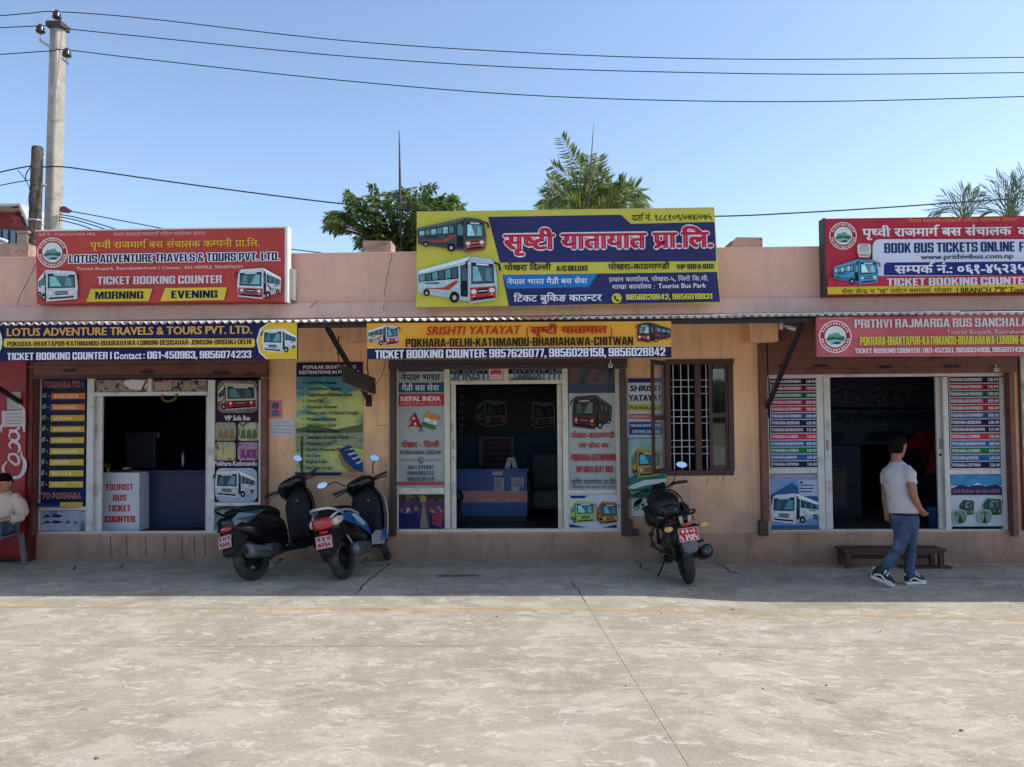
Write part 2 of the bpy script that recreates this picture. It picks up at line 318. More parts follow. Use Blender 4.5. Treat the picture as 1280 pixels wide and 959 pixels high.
class Print:
    """a flat printed face at distance Y; everything is laid out from photograph pixels at that distance"""
    def __init__(s, parent, Y): s.p = parent; s.Y = Y; s.k = 1
    def pt(s, px, py, lay=None):
        p = P(px, py, s.Y); return Vector((p.x, s.Y-LAY*(s.k if lay is None else lay), p.z))
    def text(s, t, x0, x1, yt, yb, col, off=0.012, heavy=0.0, shear=0.0, font='L', outline=None, ow=0.035, vert=False, name='lettering', slope=True):
        if font == 'L' and heavy >= .03 and off >= .014 and not vert: font = 'B'
        for oc, o in (([(outline, ow)] if outline else [])+[(col, 0)]):
            V, F = text_geom(t, off, heavy, shear, font, o)
            if not V: return
            if not o or not outline: mn = min(a[0] for a in V); mx = max(a[0] for a in V)
            if o:
                V0, _ = text_geom(t, off, heavy, shear, font, 0); mn = min(a[0] for a in V0); mx = max(a[0] for a in V0)
            ch = CAPH[font]; s.k += 1; out = []; xc = (x0+x1)/2; yc = (yt+yb)/2
            for a in V:
                u = (a[0]-mn)/(mx-mn); h = a[1]/ch; lay = s.k+a[2]*0.25
                if vert:                       # reads upwards: x0..x1 is the letter height, yb..yt the run
                    out.append(s.pt(x1+(x0-x1)*h, yb+(yt-yb)*u, lay))
                elif slope:
                    X = P(x0+(x1-x0)*u, yc, s.Y).x; Z = P(xc, yb+(yt-yb)*h, s.Y).z; out.append(Vector((X, s.Y-LAY*lay, Z)))
                else: out.append(s.pt(x0+(x1-x0)*u, yb+(yt-yb)*h, lay))
            m = MB(); m.add(out, F); o_ = m.build(name, oc if not isinstance(oc, tuple) else ink(*oc), s.p)
            s.k += 1
    def poly(s, pts, col, name='print', up=True):
        if up: s.k += 1
        m = MB().poly([s.pt(*p) for p in pts]); return m.build(name, ink(*col) if isinstance(col, tuple) else col, s.p)
    def rect(s, x0, y0, x1, y1, col, name='print', up=True):
        if up: s.k += 1
        X0, X1, Z0, Z1 = rect(x0, y0, x1, y1, s.Y); y = s.Y-LAY*s.k
        m = MB().add([(X0, y, Z0), (X1, y, Z0), (X1, y, Z1), (X0, y, Z1)], [(0, 1, 2, 3)]); return m.build(name, ink(*col) if isinstance(col, tuple) else col, s.p)
    def rrect(s, x0, y0, x1, y1, r, col, skew=0, name='print'):
        pts = []
        for cx, cy, a0 in ((x1-r, y0+r, -90), (x1-r, y1-r, 0), (x0+r, y1-r, 90), (x0+r, y0+r, 180)):
            for k in range(5):
                a = R(a0+k*22.5); X = cx+r*math.cos(a); Y = cy+r*math.sin(a); pts.append((X+skew*((y1-Y)/(y1-y0)), Y))
        return s.poly(pts, col, name)
    def disc(s, cx, cy, rx, ry, col, n=28, name='print', up=True):
        return s.poly([(cx+rx*math.cos(2*math.pi*k/n), cy-ry*math.sin(2*math.pi*k/n)) for k in range(n)], col, name, up)
    def ring(s, cx, cy, rx, ry, t, col, n=32, name='print'):
        s.k += 1; vs = []; fs = []
        for k in range(n):
            a = 2*math.pi*k/n; vs += [s.pt(cx+rx*math.cos(a), cy-ry*math.sin(a)), s.pt(cx+(rx-t)*math.cos(a), cy-(ry-t)*math.sin(a))]
            j = (k+1) % n; fs.append((2*k, 2*j, 2*j+1, 2*k+1))
        return MB().add(vs, fs).build(name, ink(*col), s.p)
    def multi(s, items, name, box=None, flip=False):
        """many coloured polygons in unit coordinates of box, joined as one printed picture; later ones lie above"""
        m = MB(); mats = []; x0, y0, x1, y1 = box; s.k += 1; pic = name.startswith('bus')
        for it in items:
            pts, col = it[0], it[1]
            if pic and isinstance(col, tuple): mm = mat('bus_print_%d_%d_%d' % col, rgb(*col), .55, spec=.14, var=.22, scale=26.0, dirt=((rgb(110, 114, 118)), 24, .56, .9))
            else: mm = ink(*col) if isinstance(col, tuple) else col
            if mm not in mats: mats.append(mm)
            m.mi = mats.index(mm); lay = s.k+0.12*len(m.f)**0.5
            s_ = [(x0+(x1-x0)*((1-u) if flip else u), y1+(y0-y1)*v) for u, v in pts]
            m.poly([s.pt(a, b, s.k+0.15*items.index(it)) for a, b in s_])
        s.k += 1+int(0.15*len(items)); return m.build(name, mats, s.p)
def ell(cx, cy, rx, ry, n=16, a0=0, a1=360): return [(cx+rx*math.cos(R(a0+(a1-a0)*k/n)), cy+ry*math.sin(R(a0+(a1-a0)*k/n))) for k in range(n if a1-a0 >= 360 else n+1)]
def bus_items(body, low, glass=(58, 84, 96), k=0.64, dark=(30, 32, 40), roof=None, light=(225, 230, 235), side=None):
    """three-quarter bus facing right, unit square; k = where the corner between side and front stands"""
    side = side or tuple(int(c*.86) for c in body)
    roof = roof or tuple(min(255, int(c*1.12)+14) for c in body); I = []
    L = lambda a, b, t: (a[0]+(b[0]-a[0])*t, a[1]+(b[1]-a[1])*t)
    tl, tr, br, bl = (0.0, 0.66), (k, 0.95), (k, 0.10), (0.02, 0.28)
    S = lambda u, v: L(L(bl, tl, v), L(br, tr, v), u)
    ftl, ftr, fbr, fbl = (k, 0.95), (0.965, 0.90), (0.985, 0.14), (k, 0.06)
    F = lambda u, v: L(L(fbl, ftl, v), L(fbr, ftr, v), u)
    q = lambda A, u0, v0, u1, v1: [A(u0, v0), A(u1, v0), A(u1, v1), A(u0, v1)]
    I.append(([S(0, 0), S(1, 0), S(1, 1), (k-.02, 1.0), (0.02, 0.72), S(0, 1)], body))
    I.append(([S(0.02, 0.98), S(1, 0.98), (k, 1.0), (0.04, 0.73)], roof))
    I.append(([F(0, 0), F(1, 0), (1.0, 0.5), F(1, 1), (0.9, 0.96), (k+.05, 1.0), (k-.02, 1.0)], body))
    I.append((q(S, 0.0, 0.0, 1, 0.22), side)); I.append((q(F, 0.0, 0.04, 1, 0.36), low))
    I.append(([S(0.08, 0.24), S(0.6, 0.24), S(0.80, 0.50), S(0.72, 0.52), S(0.50, 0.32)], low)); I.append(([S(0.14, 0.44), S(0.40, 0.42), S(0.42, 0.50), S(0.15, 0.52)], tuple(int(c*.6) for c in body)))
    I.append((q(S, 0.03, 0.56, 0.78, 0.90), dark))
    for a in range(6): I.append((q(S, 0.045+a*0.122, 0.60, 0.045+a*0.122+0.10, 0.87), glass if a % 2 else tuple(min(255, int(c*1.5)) for c in glass)))
    I.append((q(S, 0.82, 0.10, 0.96, 0.90), dark)); I.append((q(S, 0.84, 0.5, 0.95, 0.87), glass))
    I.append((q(F, 0.05, 0.44, 0.95, 0.93), dark))
    I.append((q(F, 0.08, 0.47, 0.92, 0.86), glass)); I.append(([F(0.12, 0.5), F(0.5, 0.5), F(0.3, 0.84), F(0.12, 0.84)], tuple(min(255, int(c*1.7)+10) for c in glass)))
    I.append(([F(0.62, 0.5), F(0.86, 0.5), F(0.8, 0.8), F(0.66, 0.82)], tuple(min(255, int(c*1.35)+5) for c in glass)))
    I.append((q(F, 0.25, 0.88, 0.75, 0.92), light))
    I.append((q(F, 0.3, 0.20, 0.7, 0.32), dark)); I.append((q(F, 0.1, 0.06, 0.9, 0.12), dark))
    I.append((q(F, 0.33, 0.25, 0.67, 0.27), light))
    for u in (0.15, 0.85):
        c = F(u, 0.26); I.append((ell(c[0], c[1], 0.035, 0.045, 10), light))
        c = F(u, 0.15); I.append((ell(c[0], c[1], 0.016, 0.022, 8), (235, 170, 70)))
    for u, r in ((0.16, 0.055), (0.70, 0.085)):
        c = S(u, 0.02); I.append((ell(c[0], c[1]+.02, r*0.72, r*1.35, 14), dark)); I.append((ell(c[0], c[1]+.01, r*0.58, r*1.1, 14), (20, 20, 22))); I.append((ell(c[0], c[1]+.01, r*0.30, r*0.6, 12), (170, 175, 180)))
    I.append(([(0.955, 0.90), (1.03, 0.86), (1.05, 0.72), (1.02, 0.72), (1.01, 0.83), (0.955, 0.86)], dark))
    I.append(([(k, 0.96), (k-.05, 0.90), (k-.06, 0.76), (k-.04, 0.76), (k-.03, 0.88)], dark))
    return I
def emblem(pr, cx, cy, r):
    pr.disc(cx, cy, r, r, (225, 215, 215), name='emblem'); pr.disc(cx, cy, r*.93, r*.93, (170, 40, 48), name='emblem_ring')
    n = 30; m = MB(); pr.k += 1
    for k in range(n):
        if k in (0, 1, 15, 14): continue
        a = 2*math.pi*k/n; c, s_ = math.cos(a), math.sin(a); t = r*.08 if k % 3 else r*.05; q = [(r*.75, -t*.7), (r*.88, -t*.7), (r*.88, t*.7), (r*.75, t*.7)]
        m.add([pr.pt(cx+u*c-v*s_, cy-u*s_-v*c) for u, v in q], [(0, 1, 2, 3)])
    m.build('lettering', ink(225, 205, 200), pr.p)
    pr.disc(cx, cy, r*.66, r*.66, (205, 222, 215), name='emblem_field')
    I = [([(0.1, .45), (.3, .75), (.42, .62), (.55, .85), (.72, .6), (.92, .48), (.9, .4), (.1, .38)], (120, 140, 140)), ([(.3, .75), (.36, .67), (.3, .62), (.25, .66)], (240, 240, 245)), ([(.55, .85), (.62, .73), (.55, .68), (.48, .74)], (240, 240, 245)),
         ([(.06, .42), (.35, .5), (.6, .46), (.95, .52), (.95, .3), (.06, .3)], (40, 110, 70)), ([(.1, .3), (.5, .36), (.9, .28), (.75, .12), (.3, .1)], (150, 175, 185)), ([(.35, .2), (.62, .26), (.78, .2), (.7, .14), (.4, .13)], (60, 60, 66))]
    pr.multi(I, 'emblem_picture', (cx-r*.62, cy-r*.62, cx+r*.62, cy+r*.62))
def board(name, label, cat, Y, c, thick, colour, frame=(200, 195, 190), ft=0.02, group=None):
    """flat board with four pixel corners TL TR BR BL, on distance Y"""
    q = [P(*a, Y) for a in c]; org = (q[2]+q[3])/2; org.y = Y+thick
    t = thing(name, label, cat, org, group=group)
    m = MB().hexa([q[3], q[2], q[1], q[0]], (0, thick, 0)); m.build('panel', colour if not isinstance(colour, tuple) else ink(*colour), t)
    return t, Print(t, Y)
# ================================================================ GROUND
def concrete(name, base, yellow=False):
    m = bpy.data.materials.new(name); m.use_nodes = True; t = m.node_tree; b = t.nodes['Principled BSDF']; b.inputs['Roughness'].default_value = 0.88
    g = t.nodes.new('ShaderNodeNewGeometry')
    def noise(sc, det=8, rough=0.6, dist=0.0, vec=None, st=None):
        n = t.nodes.new('ShaderNodeTexNoise'); n.inputs['Scale'].default_value = sc; n.inputs['Detail'].default_value = det; n.inputs['Roughness'].default_value = rough; n.inputs['Distortion'].default_value = dist
        if st:
            mp = t.nodes.new('ShaderNodeMapping'); mp.inputs['Scale'].default_value = st; mp.inputs['Location'].default_value = (3.1*sc, 1.7, 0); t.links.new(g.outputs['Position'], mp.inputs[0]); t.links.new(mp.outputs[0], n.inputs['Vector'])
        else: t.links.new(g.outputs['Position'], n.inputs['Vector'])
        return n.outputs[0]
    def ramp(src, lo, hi, a=0.0, b_=1.0):
        r = t.nodes.new('ShaderNodeMapRange'); r.inputs[1].default_value = lo; r.inputs[2].default_value = hi; r.inputs[3].default_value = a; r.inputs[4].default_value = b_; t.links.new(src, r.inputs[0]); return r.outputs[0]
    def mix(f, a, c, mode='MIX'):
        x = t.nodes.new('ShaderNodeMix'); x.data_type = 'RGBA'; x.blend_type = mode
        if isinstance(f, float): x.inputs[0].default_value = f
        else: t.links.new(f, x.inputs[0])
        for s_, v in ((6, a), (7, c)):
            if isinstance(v, tuple): x.inputs[s_].default_value = v
            else: t.links.new(v, x.inputs[s_])
        return x.outputs[2]
    c = mix(ramp(noise(0.6, 10, 0.7), 0.38, 0.60), tuple(list(v*0.82 for v in base[:3])+[1]), base)
    c = mix(ramp(noise(1.9, 15, 0.74, 0.5, st=(0.8, 1.25, 1)), 0.49, 0.57, 0, 0.6), c, rgb(194, 186, 168))          # worn pale areas
    c = mix(ramp(noise(5.2, 15, 0.80, 0.9, st=(0.75, 1.4, 1)), 0.54, 0.58, 0, 0.65), c, rgb(210, 204, 190))     # flaking pale scuffs
    c = mix(ramp(noise(1.1, 13, 0.78, 0.3, st=(0.8, 1.1, 1)), 0.54, 0.60, 0, 0.6), c, rgb(142, 132, 115))
    c = mix(ramp(noise(8, 13, 0.85, 0.5, st=(0.8, 1.3, 1)), 0.56, 0.62, 0, 0.55), c, rgb(130, 122, 110))
    c = mix(ramp(noise(17, 12, 0.85, 0.4, st=(0.7, 1.3, 1)), 0.55, 0.60, 0, 0.5), c, rgb(206, 200, 186))
    c = mix(ramp(noise(13, 12, 0.85, 0.3, st=(0.8, 1.4, 1)), 0.57, 0.63, 0, 0.5), c, rgb(122, 114, 102))
    c = mix(ramp(noise(2.2, 3, 0.5), 0.72, 0.745, 0, 0.6), c, rgb(96, 90, 82))                              # oil spots
    x = t.nodes.new('ShaderNodeMix'); x.data_type = 'RGBA'; x.blend_type = 'MULTIPLY'; x.inputs[0].default_value = 1.0
    t.links.new(c, x.inputs[6]); t.links.new(ramp(noise(140, 2), 0.3, 0.7, 0.84, 1.12), x.inputs[7]); t.links.new(x.outputs[2], b.inputs['Base Color'])
    bp = t.nodes.new('ShaderNodeBump'); bp.inputs['Strength'].default_value = 0.7; bp.inputs['Distance'].default_value = 0.012
    t.links.new(noise(30, 12, 0.75), bp.inputs['Height']); t.links.new(bp.outputs[0], b.inputs['Normal'])
    return m
M_slab = concrete('yard_concrete', rgb(171, 162, 145))
M_old = concrete('old_concrete', rgb(150, 146, 138))
M_far = mat('packed_earth', rgb(150, 138, 118), 0.95, var=0.25, scale=0.5)
m = MB(); m.add([(-900, -900, -0.12), (900, -900, -0.12), (900, 900, -0.12), (-900, 900, -0.12)], [(0, 1, 2, 3)])
tag(m.build('ground', M_far), kind='structure')
yard = tag(thing('yard_pavement', 'x', 'x'), kind='structure'); del yard['label']; del yard['category']
def slab(c00, c10, c11, c01, nx=36, gap=0.0028):
    c = [Vector((a[0], a[1], 0)) for a in (c00, c10, c11, c01)]; ctr = sum(c, Vector())/4
    c = [a+(ctr-a).normalized()*gap for a in c]; m = MB(); vs = []
    for j in range(3):
        for i in range(nx+1):
            a = c[0].lerp(c[1], i/nx); b = c[3].lerp(c[2], i/nx); p = a.lerp(b, j/2); vs.append((p.x, p.y, gz(p.x)))
    fs = [(j*(nx+1)+i, j*(nx+1)+i+1, (j+1)*(nx+1)+i+1, (j+1)*(nx+1)+i) for j in range(2) for i in range(nx)]
    n = len(vs); edge = [i for i in range(nx+1)]+[(nx+1)+nx, 2*(nx+1)+nx]+[2*(nx+1)+i for i in range(nx-1, -1, -1)]+[nx+1]
    vs += [(vs[e][0], vs[e][1], -0.125) for e in edge]
    fs += [(edge[(k+1) % len(edge)], edge[k], n+k, n+(k+1) % len(edge)) for k in range(len(edge))]
    m.add(vs, fs); return m.build('slab', M_slab, yard)
ja, jb = G(722, 738), G(860, 957)                     # the joint that runs towards the camera
sk = (jb.x-ja.x)/(jb.y-ja.y)
def jx(x, y): return x+sk*(y-0.0)*(1 if True else 0)
xj = ja.x-sk*ja.y
yrow = [0.02, G(300, 704).y-0.15, G(400, 808).y, -9.6, -14, -20, -28]
yrow = [0.02, -0.45, G(400, 808).y, -10.2, -15, -22, -32]
for r in range(len(yrow)-1):
    y1, y0 = yrow[r], yrow[r+1]
    if r == 0: xs = [-22, -12]+[-9+1.85*i+0.3*math.sin(i*2.3) for i in range(11)]+[13, 22]
    else: xs = [xj-22, xj-14.5, xj-7.2, xj, xj+5.6, xj+12, xj+20]
    for i in range(len(xs)-1):
        s_ = sk if r else 0.25*math.sin(i*1.7)
        slab((xs[i]+s_*y0*(1 if r else 1), y0), (xs[i+1]+(sk if r else 0.25*math.sin((i+1)*1.7))*y0, y0), (xs[i+1]+(sk if r else 0.25*math.sin((i+1)*1.7))*y1, y1), (xs[i]+s_*y1, y1))
# worn yellow line (flat paint), 4 mm above the slabs, and hairline cracks filled with dirt
def strip(name, pts, wd, m, lift=0.004, parent=None, kind='structure'):
    mb = MB(); vs = []; fs = []
    for i, p in enumerate(pts):
        a = pts[max(i-1, 0)]; b = pts[min(i+1, len(pts)-1)]; d = Vector((b[0]-a[0], b[1]-a[1], 0)).normalized(); n = Vector((-d.y, d.x, 0)); ww = wd*(0.5 if not callable(wd) else 1) if not callable(wd) else wd(i)
        for s_ in (-1, 1): vs.append((p[0]+n.x*ww*s_, p[1]+n.y*ww*s_, gz(p[0])+lift))
    for i in range(len(pts)-1): fs.append((2*i, 2*i+1, 2*i+3, 2*i+2))
    mb.add(vs, fs); o = mb.build(name, m, parent)
    if kind: o['kind'] = kind
    return o
M_yel = bpy.data.materials.new('worn_yellow_paint'); M_yel.use_nodes = True; t = M_yel.node_tree; b = t.nodes['Principled BSDF']; b.inputs['Base Color'].default_value = rgb(222, 176, 98); b.inputs['Roughness'].default_value = 0.8
g = t.nodes.new('ShaderNodeNewGeometry'); n = t.nodes.new('ShaderNodeTexNoise'); n.inputs['Scale'].default_value = 3.5; n.inputs['Detail'].default_value = 12; n.inputs['Roughness'].default_value = 0.8
t.links.new(g.outputs['Position'], n.inputs['Vector']); r = t.nodes.new('ShaderNodeMapRange'); r.inputs[1].default_value = 0.36; r.inputs[2].default_value = 0.62; r.inputs[3].default_value = 0.6; r.inputs[4].default_value = 0.0
t.links.new(n.outputs[0], r.inputs[0]); t.links.new(r.outputs[0], b.inputs['Alpha'])
pts = [G(a, c) for a, c in ((-60, 758), (100, 759), (250, 760), (400, 761), (550, 761), (700, 762), (850, 765), (1000, 768), (1120, 771), (1240, 774), (1340, 777))]
strip('yellow_line', [tuple(p) for p in spline(pts, 5)], 0.075, M_yel)
mb = MB(); vs = []; fs = []
for i in range(281):
    x = -21+i*.15; vs += [(x, -31, gz(x)-.0025), (x, 0, gz(x)-.0025)]
for i in range(280): fs.append((2*i, 2*i+2, 2*i+3, 2*i+1))
mb.add(vs, fs); tag(mb.build('joint_filler', mat('joint_mortar', rgb(150, 140, 124), .95, var=.25, scale=3)), kind='structure')
M_crk = mat('dirt_filled_crack', rgb(62, 58, 54), 0.95, var=0.3, scale=9)
def crack(pp, wd=0.008, seed=1):
    rr = random.Random(seed); base = [G(*a) for a in pp]; L = []
    for i in range(len(base)-1):
        n = 7
        for k in range(n): q = base[i].lerp(base[i+1], k/n); L.append((q.x+rr.uniform(-.018, .018), q.y+rr.uniform(-.018, .018), 0))
    L.append(tuple(base[-1])); strip('pavement_crack', L, lambda i: wd*rr.uniform(0.35, 1.0), M_crk, 0.0045)
crack([(490, 703), (470, 718), (455, 731), (444, 743)], .010, 2); crack([(715, 728), (724, 740), (731, 752)], .005, 3)
crack([(796, 700), (803, 711), (818, 716)], .010, 4); crack([(784, 714), (830, 715), (915, 716), (925, 718)], .006, 5)
crack([(895, 704), (905, 708), (912, 714), (922, 717)], .013, 6); crack([(1062, 705), (1078, 713), (1090, 722)], .009, 7)
crack([(1160, 722), (1200, 723), (1240, 723), (1285, 724)], .008, 8); crack([(255, 709), (270, 705), (284, 701)], .009, 9)
crack([(35, 711), (90, 712), (160, 712), (250, 711)], .005, 10); crack([(1010, 742), (1000, 741)], .006, 11)
crack([(0, 806), (200, 809), (420, 808), (700, 806), (900, 807), (1280, 812)], .002, 12)
crack([(150, 711), (155, 706)], .015, 13); crack([(92, 713), (95, 708)], .014, 14)
M_patch = mat('damp_patch', rgb(112, 108, 106), 0.8, var=0.2, scale=8)
pc = G(572, 720); mb = MB(); mb.add([(pc.x+.27*math.cos(a*.35)*(1+.1*math.sin(a*2)), pc.y+.07*math.sin(a*.35), .0045) for a in range(18)], [tuple(range(18))]); tag(mb.build('pavement_patch', M_patch), kind='structure')
rr = random.Random(5); mb = MB()
for k in range(170):                                  # grit and dropped scraps
    x, y = rr.uniform(-8, 8), rr.uniform(-9.0, -0.1)
    if abs(y) > 2.4 and rr.random() < .5: continue
    s_ = rr.uniform(.004, .014); mb.blob((x, y, gz(x)+s_*.4), (s_*1.3, s_, s_*.6), 5, 4)
tag(mb.build('grit', mat('grit_stone', rgb(120, 112, 100), 0.9, var=.3, scale=3)), 'scattered small grit and scraps lying on the concrete yard', 'grit', kind='stuff')

# ================================================================ BUILDING
def plaster(name, base, dirtcol, z0, z1, amt=0.75):
    """painted plaster, grimy towards its foot (splash dirt), streaked"""
    m = bpy.data.materials.new(name); m.use_nodes = True; t = m.node_tree; b = t.nodes['Principled BSDF']; b.inputs['Roughness'].default_value = 0.85
    g = t.nodes.new('ShaderNodeNewGeometry'); sp = t.nodes.new('ShaderNodeSeparateXYZ'); t.links.new(g.outputs['Position'], sp.inputs[0])
    def noise(sc, det, st=(1, 1, 1), rough=.6):
        n = t.nodes.new('ShaderNodeTexNoise'); n.inputs['Scale'].default_value = sc; n.inputs['Detail'].default_value = det; n.inputs['Roughness'].default_value = rough
        mp = t.nodes.new('ShaderNodeMapping'); mp.inputs['Scale'].default_value = st; t.links.new(g.outputs['Position'], mp.inputs[0]); t.links.new(mp.outputs[0], n.inputs['Vector']); return n.outputs[0]
    def rng(src, lo, hi, a, c):
        r = t.nodes.new('ShaderNodeMapRange'); r.inputs[1].default_value = lo; r.inputs[2].default_value = hi; r.inputs[3].default_value = a; r.inputs[4].default_value = c; t.links.new(src, r.inputs[0]); return r.outputs[0]
    def mm(op, a, c):
        x = t.nodes.new('ShaderNodeMath'); x.operation = op; x.use_clamp = True
        for i, v in enumerate((a, c)):
            if isinstance(v, float): x.inputs[i].default_value = v
            else: t.links.new(v, x.inputs[i])
        return x.outputs[0]
    def mix(f, a, c, mode='MIX'):
        x = t.nodes.new('ShaderNodeMix'); x.data_type = 'RGBA'; x.blend_type = mode
        if isinstance(f, float): x.inputs[0].default_value = f
        else: t.links.new(f, x.inputs[0])
        for s_, v in ((6, a), (7, c)):
            if isinstance(v, tuple): x.inputs[s_].default_value = v
            else: t.links.new(v, x.inputs[s_])
        return x.outputs[2]
    c = mix(rng(noise(1.3, 8), .35, .65, 0., 1.), tuple([v*.84 for v in base[:3]]+[1]), base)
    low = rng(sp.outputs[2], z0, z1, 1., 0.)
    c = mix(mm('MULTIPLY', mm('ADD', low, rng(noise(2.4, 9), .35, .75, -.35, .35)), amt), c, dirtcol)
    c = mix(mm('MULTIPLY', rng(noise(3.0, 8, (2.2, 1, .25), .7), .50, .70, 0., .6), 1.0), c, dirtcol)
    c = mix(rng(noise(22, 8, rough=.75), .64, .72, 0., .4), c, tuple([v*.55 for v in dirtcol[:3]]+[1]))
    t.links.new(c, b.inputs['Base Color'])
    bp = t.nodes.new('ShaderNodeBump'); bp.inputs['Strength'].default_value = .35; bp.inputs['Distance'].default_value = .006; t.links.new(noise(55, 6), bp.inputs['Height']); t.links.new(bp.outputs[0], b.inputs['Normal'])
    return m
M_wall = plaster('wall_paint_peach', rgb(255, 200, 154), rgb(176, 146, 128), 0.2, 1.9, .85)
M_par = plaster('parapet_paint_pink', rgb(228, 178, 156), rgb(182, 158, 152), 3.0, 3.3, .4)
M_ledge = plaster('ledge_paint_pink', rgb(214, 180, 166), rgb(168, 146, 142), 3.0, 3.2, .5)
M_plin = plaster('plinth_paint', rgb(190, 150, 126), rgb(118, 98, 88), -0.1, 0.42, .8)
M_brown = mat('brown_shutter_steel', rgb(120, 72, 60), 0.5, 0.0, var=.2, scale=5, dirt=(rgb(80, 50, 44), 6, .5, .7), bump=.1)
M_dkbrown = mat('dark_brown_steel', rgb(66, 48, 47), 0.5, 0.0, var=.2, scale=5)
M_wood = mat('dark_window_wood', rgb(74, 44, 42), 0.55, var=.25, scale=9, bump=.15)
M_alu = mat('white_aluminium', rgb(212, 208, 204), 0.42, 0.0, var=.12, scale=7, dirt=(rgb(150, 142, 132), 5, .55, .75))
M_blackm = mat('black_steel', rgb(38, 36, 40), 0.5, 0.3, var=.2, scale=8)
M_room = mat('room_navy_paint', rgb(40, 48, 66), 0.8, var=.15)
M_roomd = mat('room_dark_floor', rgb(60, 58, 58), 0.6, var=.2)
M_glass = glass_mat()
M_conc = mat('bare_concrete', rgb(176, 146, 128), 0.9, var=.25, scale=4, dirt=(rgb(110, 92, 82), 7, .5, .68), bump=.4, bscale=20)
XL, XR, YB = -11.5, 12.0, 6.0
SILL = P(640, 665.5).z; TOPZ = P(560, 315.5).z; BANDT = P(560, 377.5).z
bld = thing('terminal_building', 'single storey peach bus terminal block with pink parapet and shop openings', 'building', (0, 3, 0))
def opening(px0, px1, top): x0, x1, z0, z1 = rect(px0, top, px1, 664, 0); return (x0, x1, SILL, z1)
oA = opening(41.5, 326, 472); oB = opening(493, 777, 461); oC = opening(960, 1264, 467); oD = (P(1277, 560).x, P(1277, 560).x+2.9, SILL, P(1277, 440).z)
wx0, wx1, wz0, wz1 = rect(833, 451, 916.5, 593, 0); oW = (wx0, wx1, wz0, wz1)
holes = [oA, oB, oC, oD, oW]
def wall_grid(x0, x1, z0, z1, holes, y0, y1, m):
    xs = sorted({x0, x1, *[h[0] for h in holes], *[h[1] for h in holes]}); zs = sorted({z0, z1, *[max(z0, h[2]) for h in holes], *[h[3] for h in holes]})
    xs = [x for x in xs if x0 <= x <= x1]; zs = [z for z in zs if z0 <= z <= z1]
    def solid(i, j):
        if not (0 <= i < len(xs)-1 and 0 <= j < len(zs)-1): return False
        cx, cz = (xs[i]+xs[i+1])/2, (zs[j]+zs[j+1])/2; return not any(h[0] < cx < h[1] and h[2] < cz < h[3] for h in holes)
    for i in range(len(xs)-1):
        for j in range(len(zs)-1):
            if not solid(i, j): continue
            a, b, c, d = xs[i], xs[i+1], zs[j], zs[j+1]
            m.add([(a, y0, c), (b, y0, c), (b, y0, d), (a, y0, d)], [(0, 1, 2, 3)]); m.add([(a, y1, c), (a, y1, d), (b, y1, d), (b, y1, c)], [(0, 1, 2, 3)])
            if not solid(i-1, j): m.add([(a, y0, c), (a, y0, d), (a, y1, d), (a, y1, c)], [(0, 1, 2, 3)])
            if not solid(i+1, j): m.add([(b, y0, c), (b, y1, c), (b, y1, d), (b, y0, d)], [(0, 1, 2, 3)])
            if not solid(i, j-1): m.add([(a, y0, c), (a, y1, c), (b, y1, c), (b, y0, c)], [(0, 1, 2, 3)])
            if not solid(i, j+1): m.add([(a, y0, d), (b, y0, d), (b, y1, d), (a, y1, d)], [(0, 1, 2, 3)])
m = MB(); wall_grid(XL, XR, SILL-0.02, BANDT-0.01, holes, 0.0, 0.22, m); m.build('wall', M_wall, bld)
m = MB(); m.box(XL, XR, -0.012, 0.22, -0.2, SILL-0.02); m.build('plinth', M_plin, bld)
m = MB(); m.box(XL, XR, -0.006, 0.13, BANDT, TOPZ); m.build('parapet', M_par, bld)
m = MB(); m.prism([(XL, -0.07, BANDT-0.20), (XL, 0.0, BANDT-0.22), (XL, 0.0, BANDT), (XL, -0.05, BANDT), (XL, -0.07, BANDT-0.015)], (XR-XL, 0, 0)); m.build('ledge', M_ledge, bld)
m = MB(); m.box(XL, XR, 0.22, YB, BANDT-0.16, BANDT-0.03); m.build('roof', M_conc, bld)
m = MB(); m.box(XL, XR, YB, YB+.2, -.2, BANDT-.16); m.box(XL-.002, XL+.2, .22, YB, -.2, BANDT-.165); m.box(XR-.2, XR+.002, .22, YB, -.2, BANDT-.165); m.build('rear_wall', M_wall, bld)
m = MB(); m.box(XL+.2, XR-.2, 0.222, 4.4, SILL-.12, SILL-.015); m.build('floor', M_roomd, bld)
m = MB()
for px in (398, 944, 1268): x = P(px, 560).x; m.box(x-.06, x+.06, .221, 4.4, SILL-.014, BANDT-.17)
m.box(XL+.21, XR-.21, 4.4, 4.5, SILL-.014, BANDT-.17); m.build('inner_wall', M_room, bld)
for a, b_, t_ in ((2, 44, 307), (457, 491, 303.5), (911, 948, 300.5), (1290, 1330, 300)):
    x0, x1, z0, z1 = rect(a, t_, b_, 318, 0.3); c = 0.05 if a > 900 else 0.0
    m = MB(); m.prism([(x0, .15, TOPZ-.02), (x1, .15, TOPZ-.02), (x1, .15, z1-.01), (x0+c*1.4, .15, z1), (x0, .15, z1-c)], (0, .33, 0))
    m.build('column_stub', M_conc, bld, bevel=.012)
# cut beams that carry the awning
for a, b_, y_ in ((937, 973, -.32), (434, 462, -.22)):
    x0, x1, z0, z1 = rect(a, 401, b_, 427, y_); m = MB(); m.box(x0, x1, y_, -.001, z0, min(z1, P(900, 396).z)); m.build('beam_stub', M_wall, bld, bevel=.01)
# coping: thin cap, the sunlit parapet edge put into its paler colour
m = MB(); m.box(XL, XR, -0.012, 0.136, TOPZ, TOPZ+.014); m.build('coping', mat('coping_lit_edge', rgb(226, 190, 174), .85, var=.15), bld)
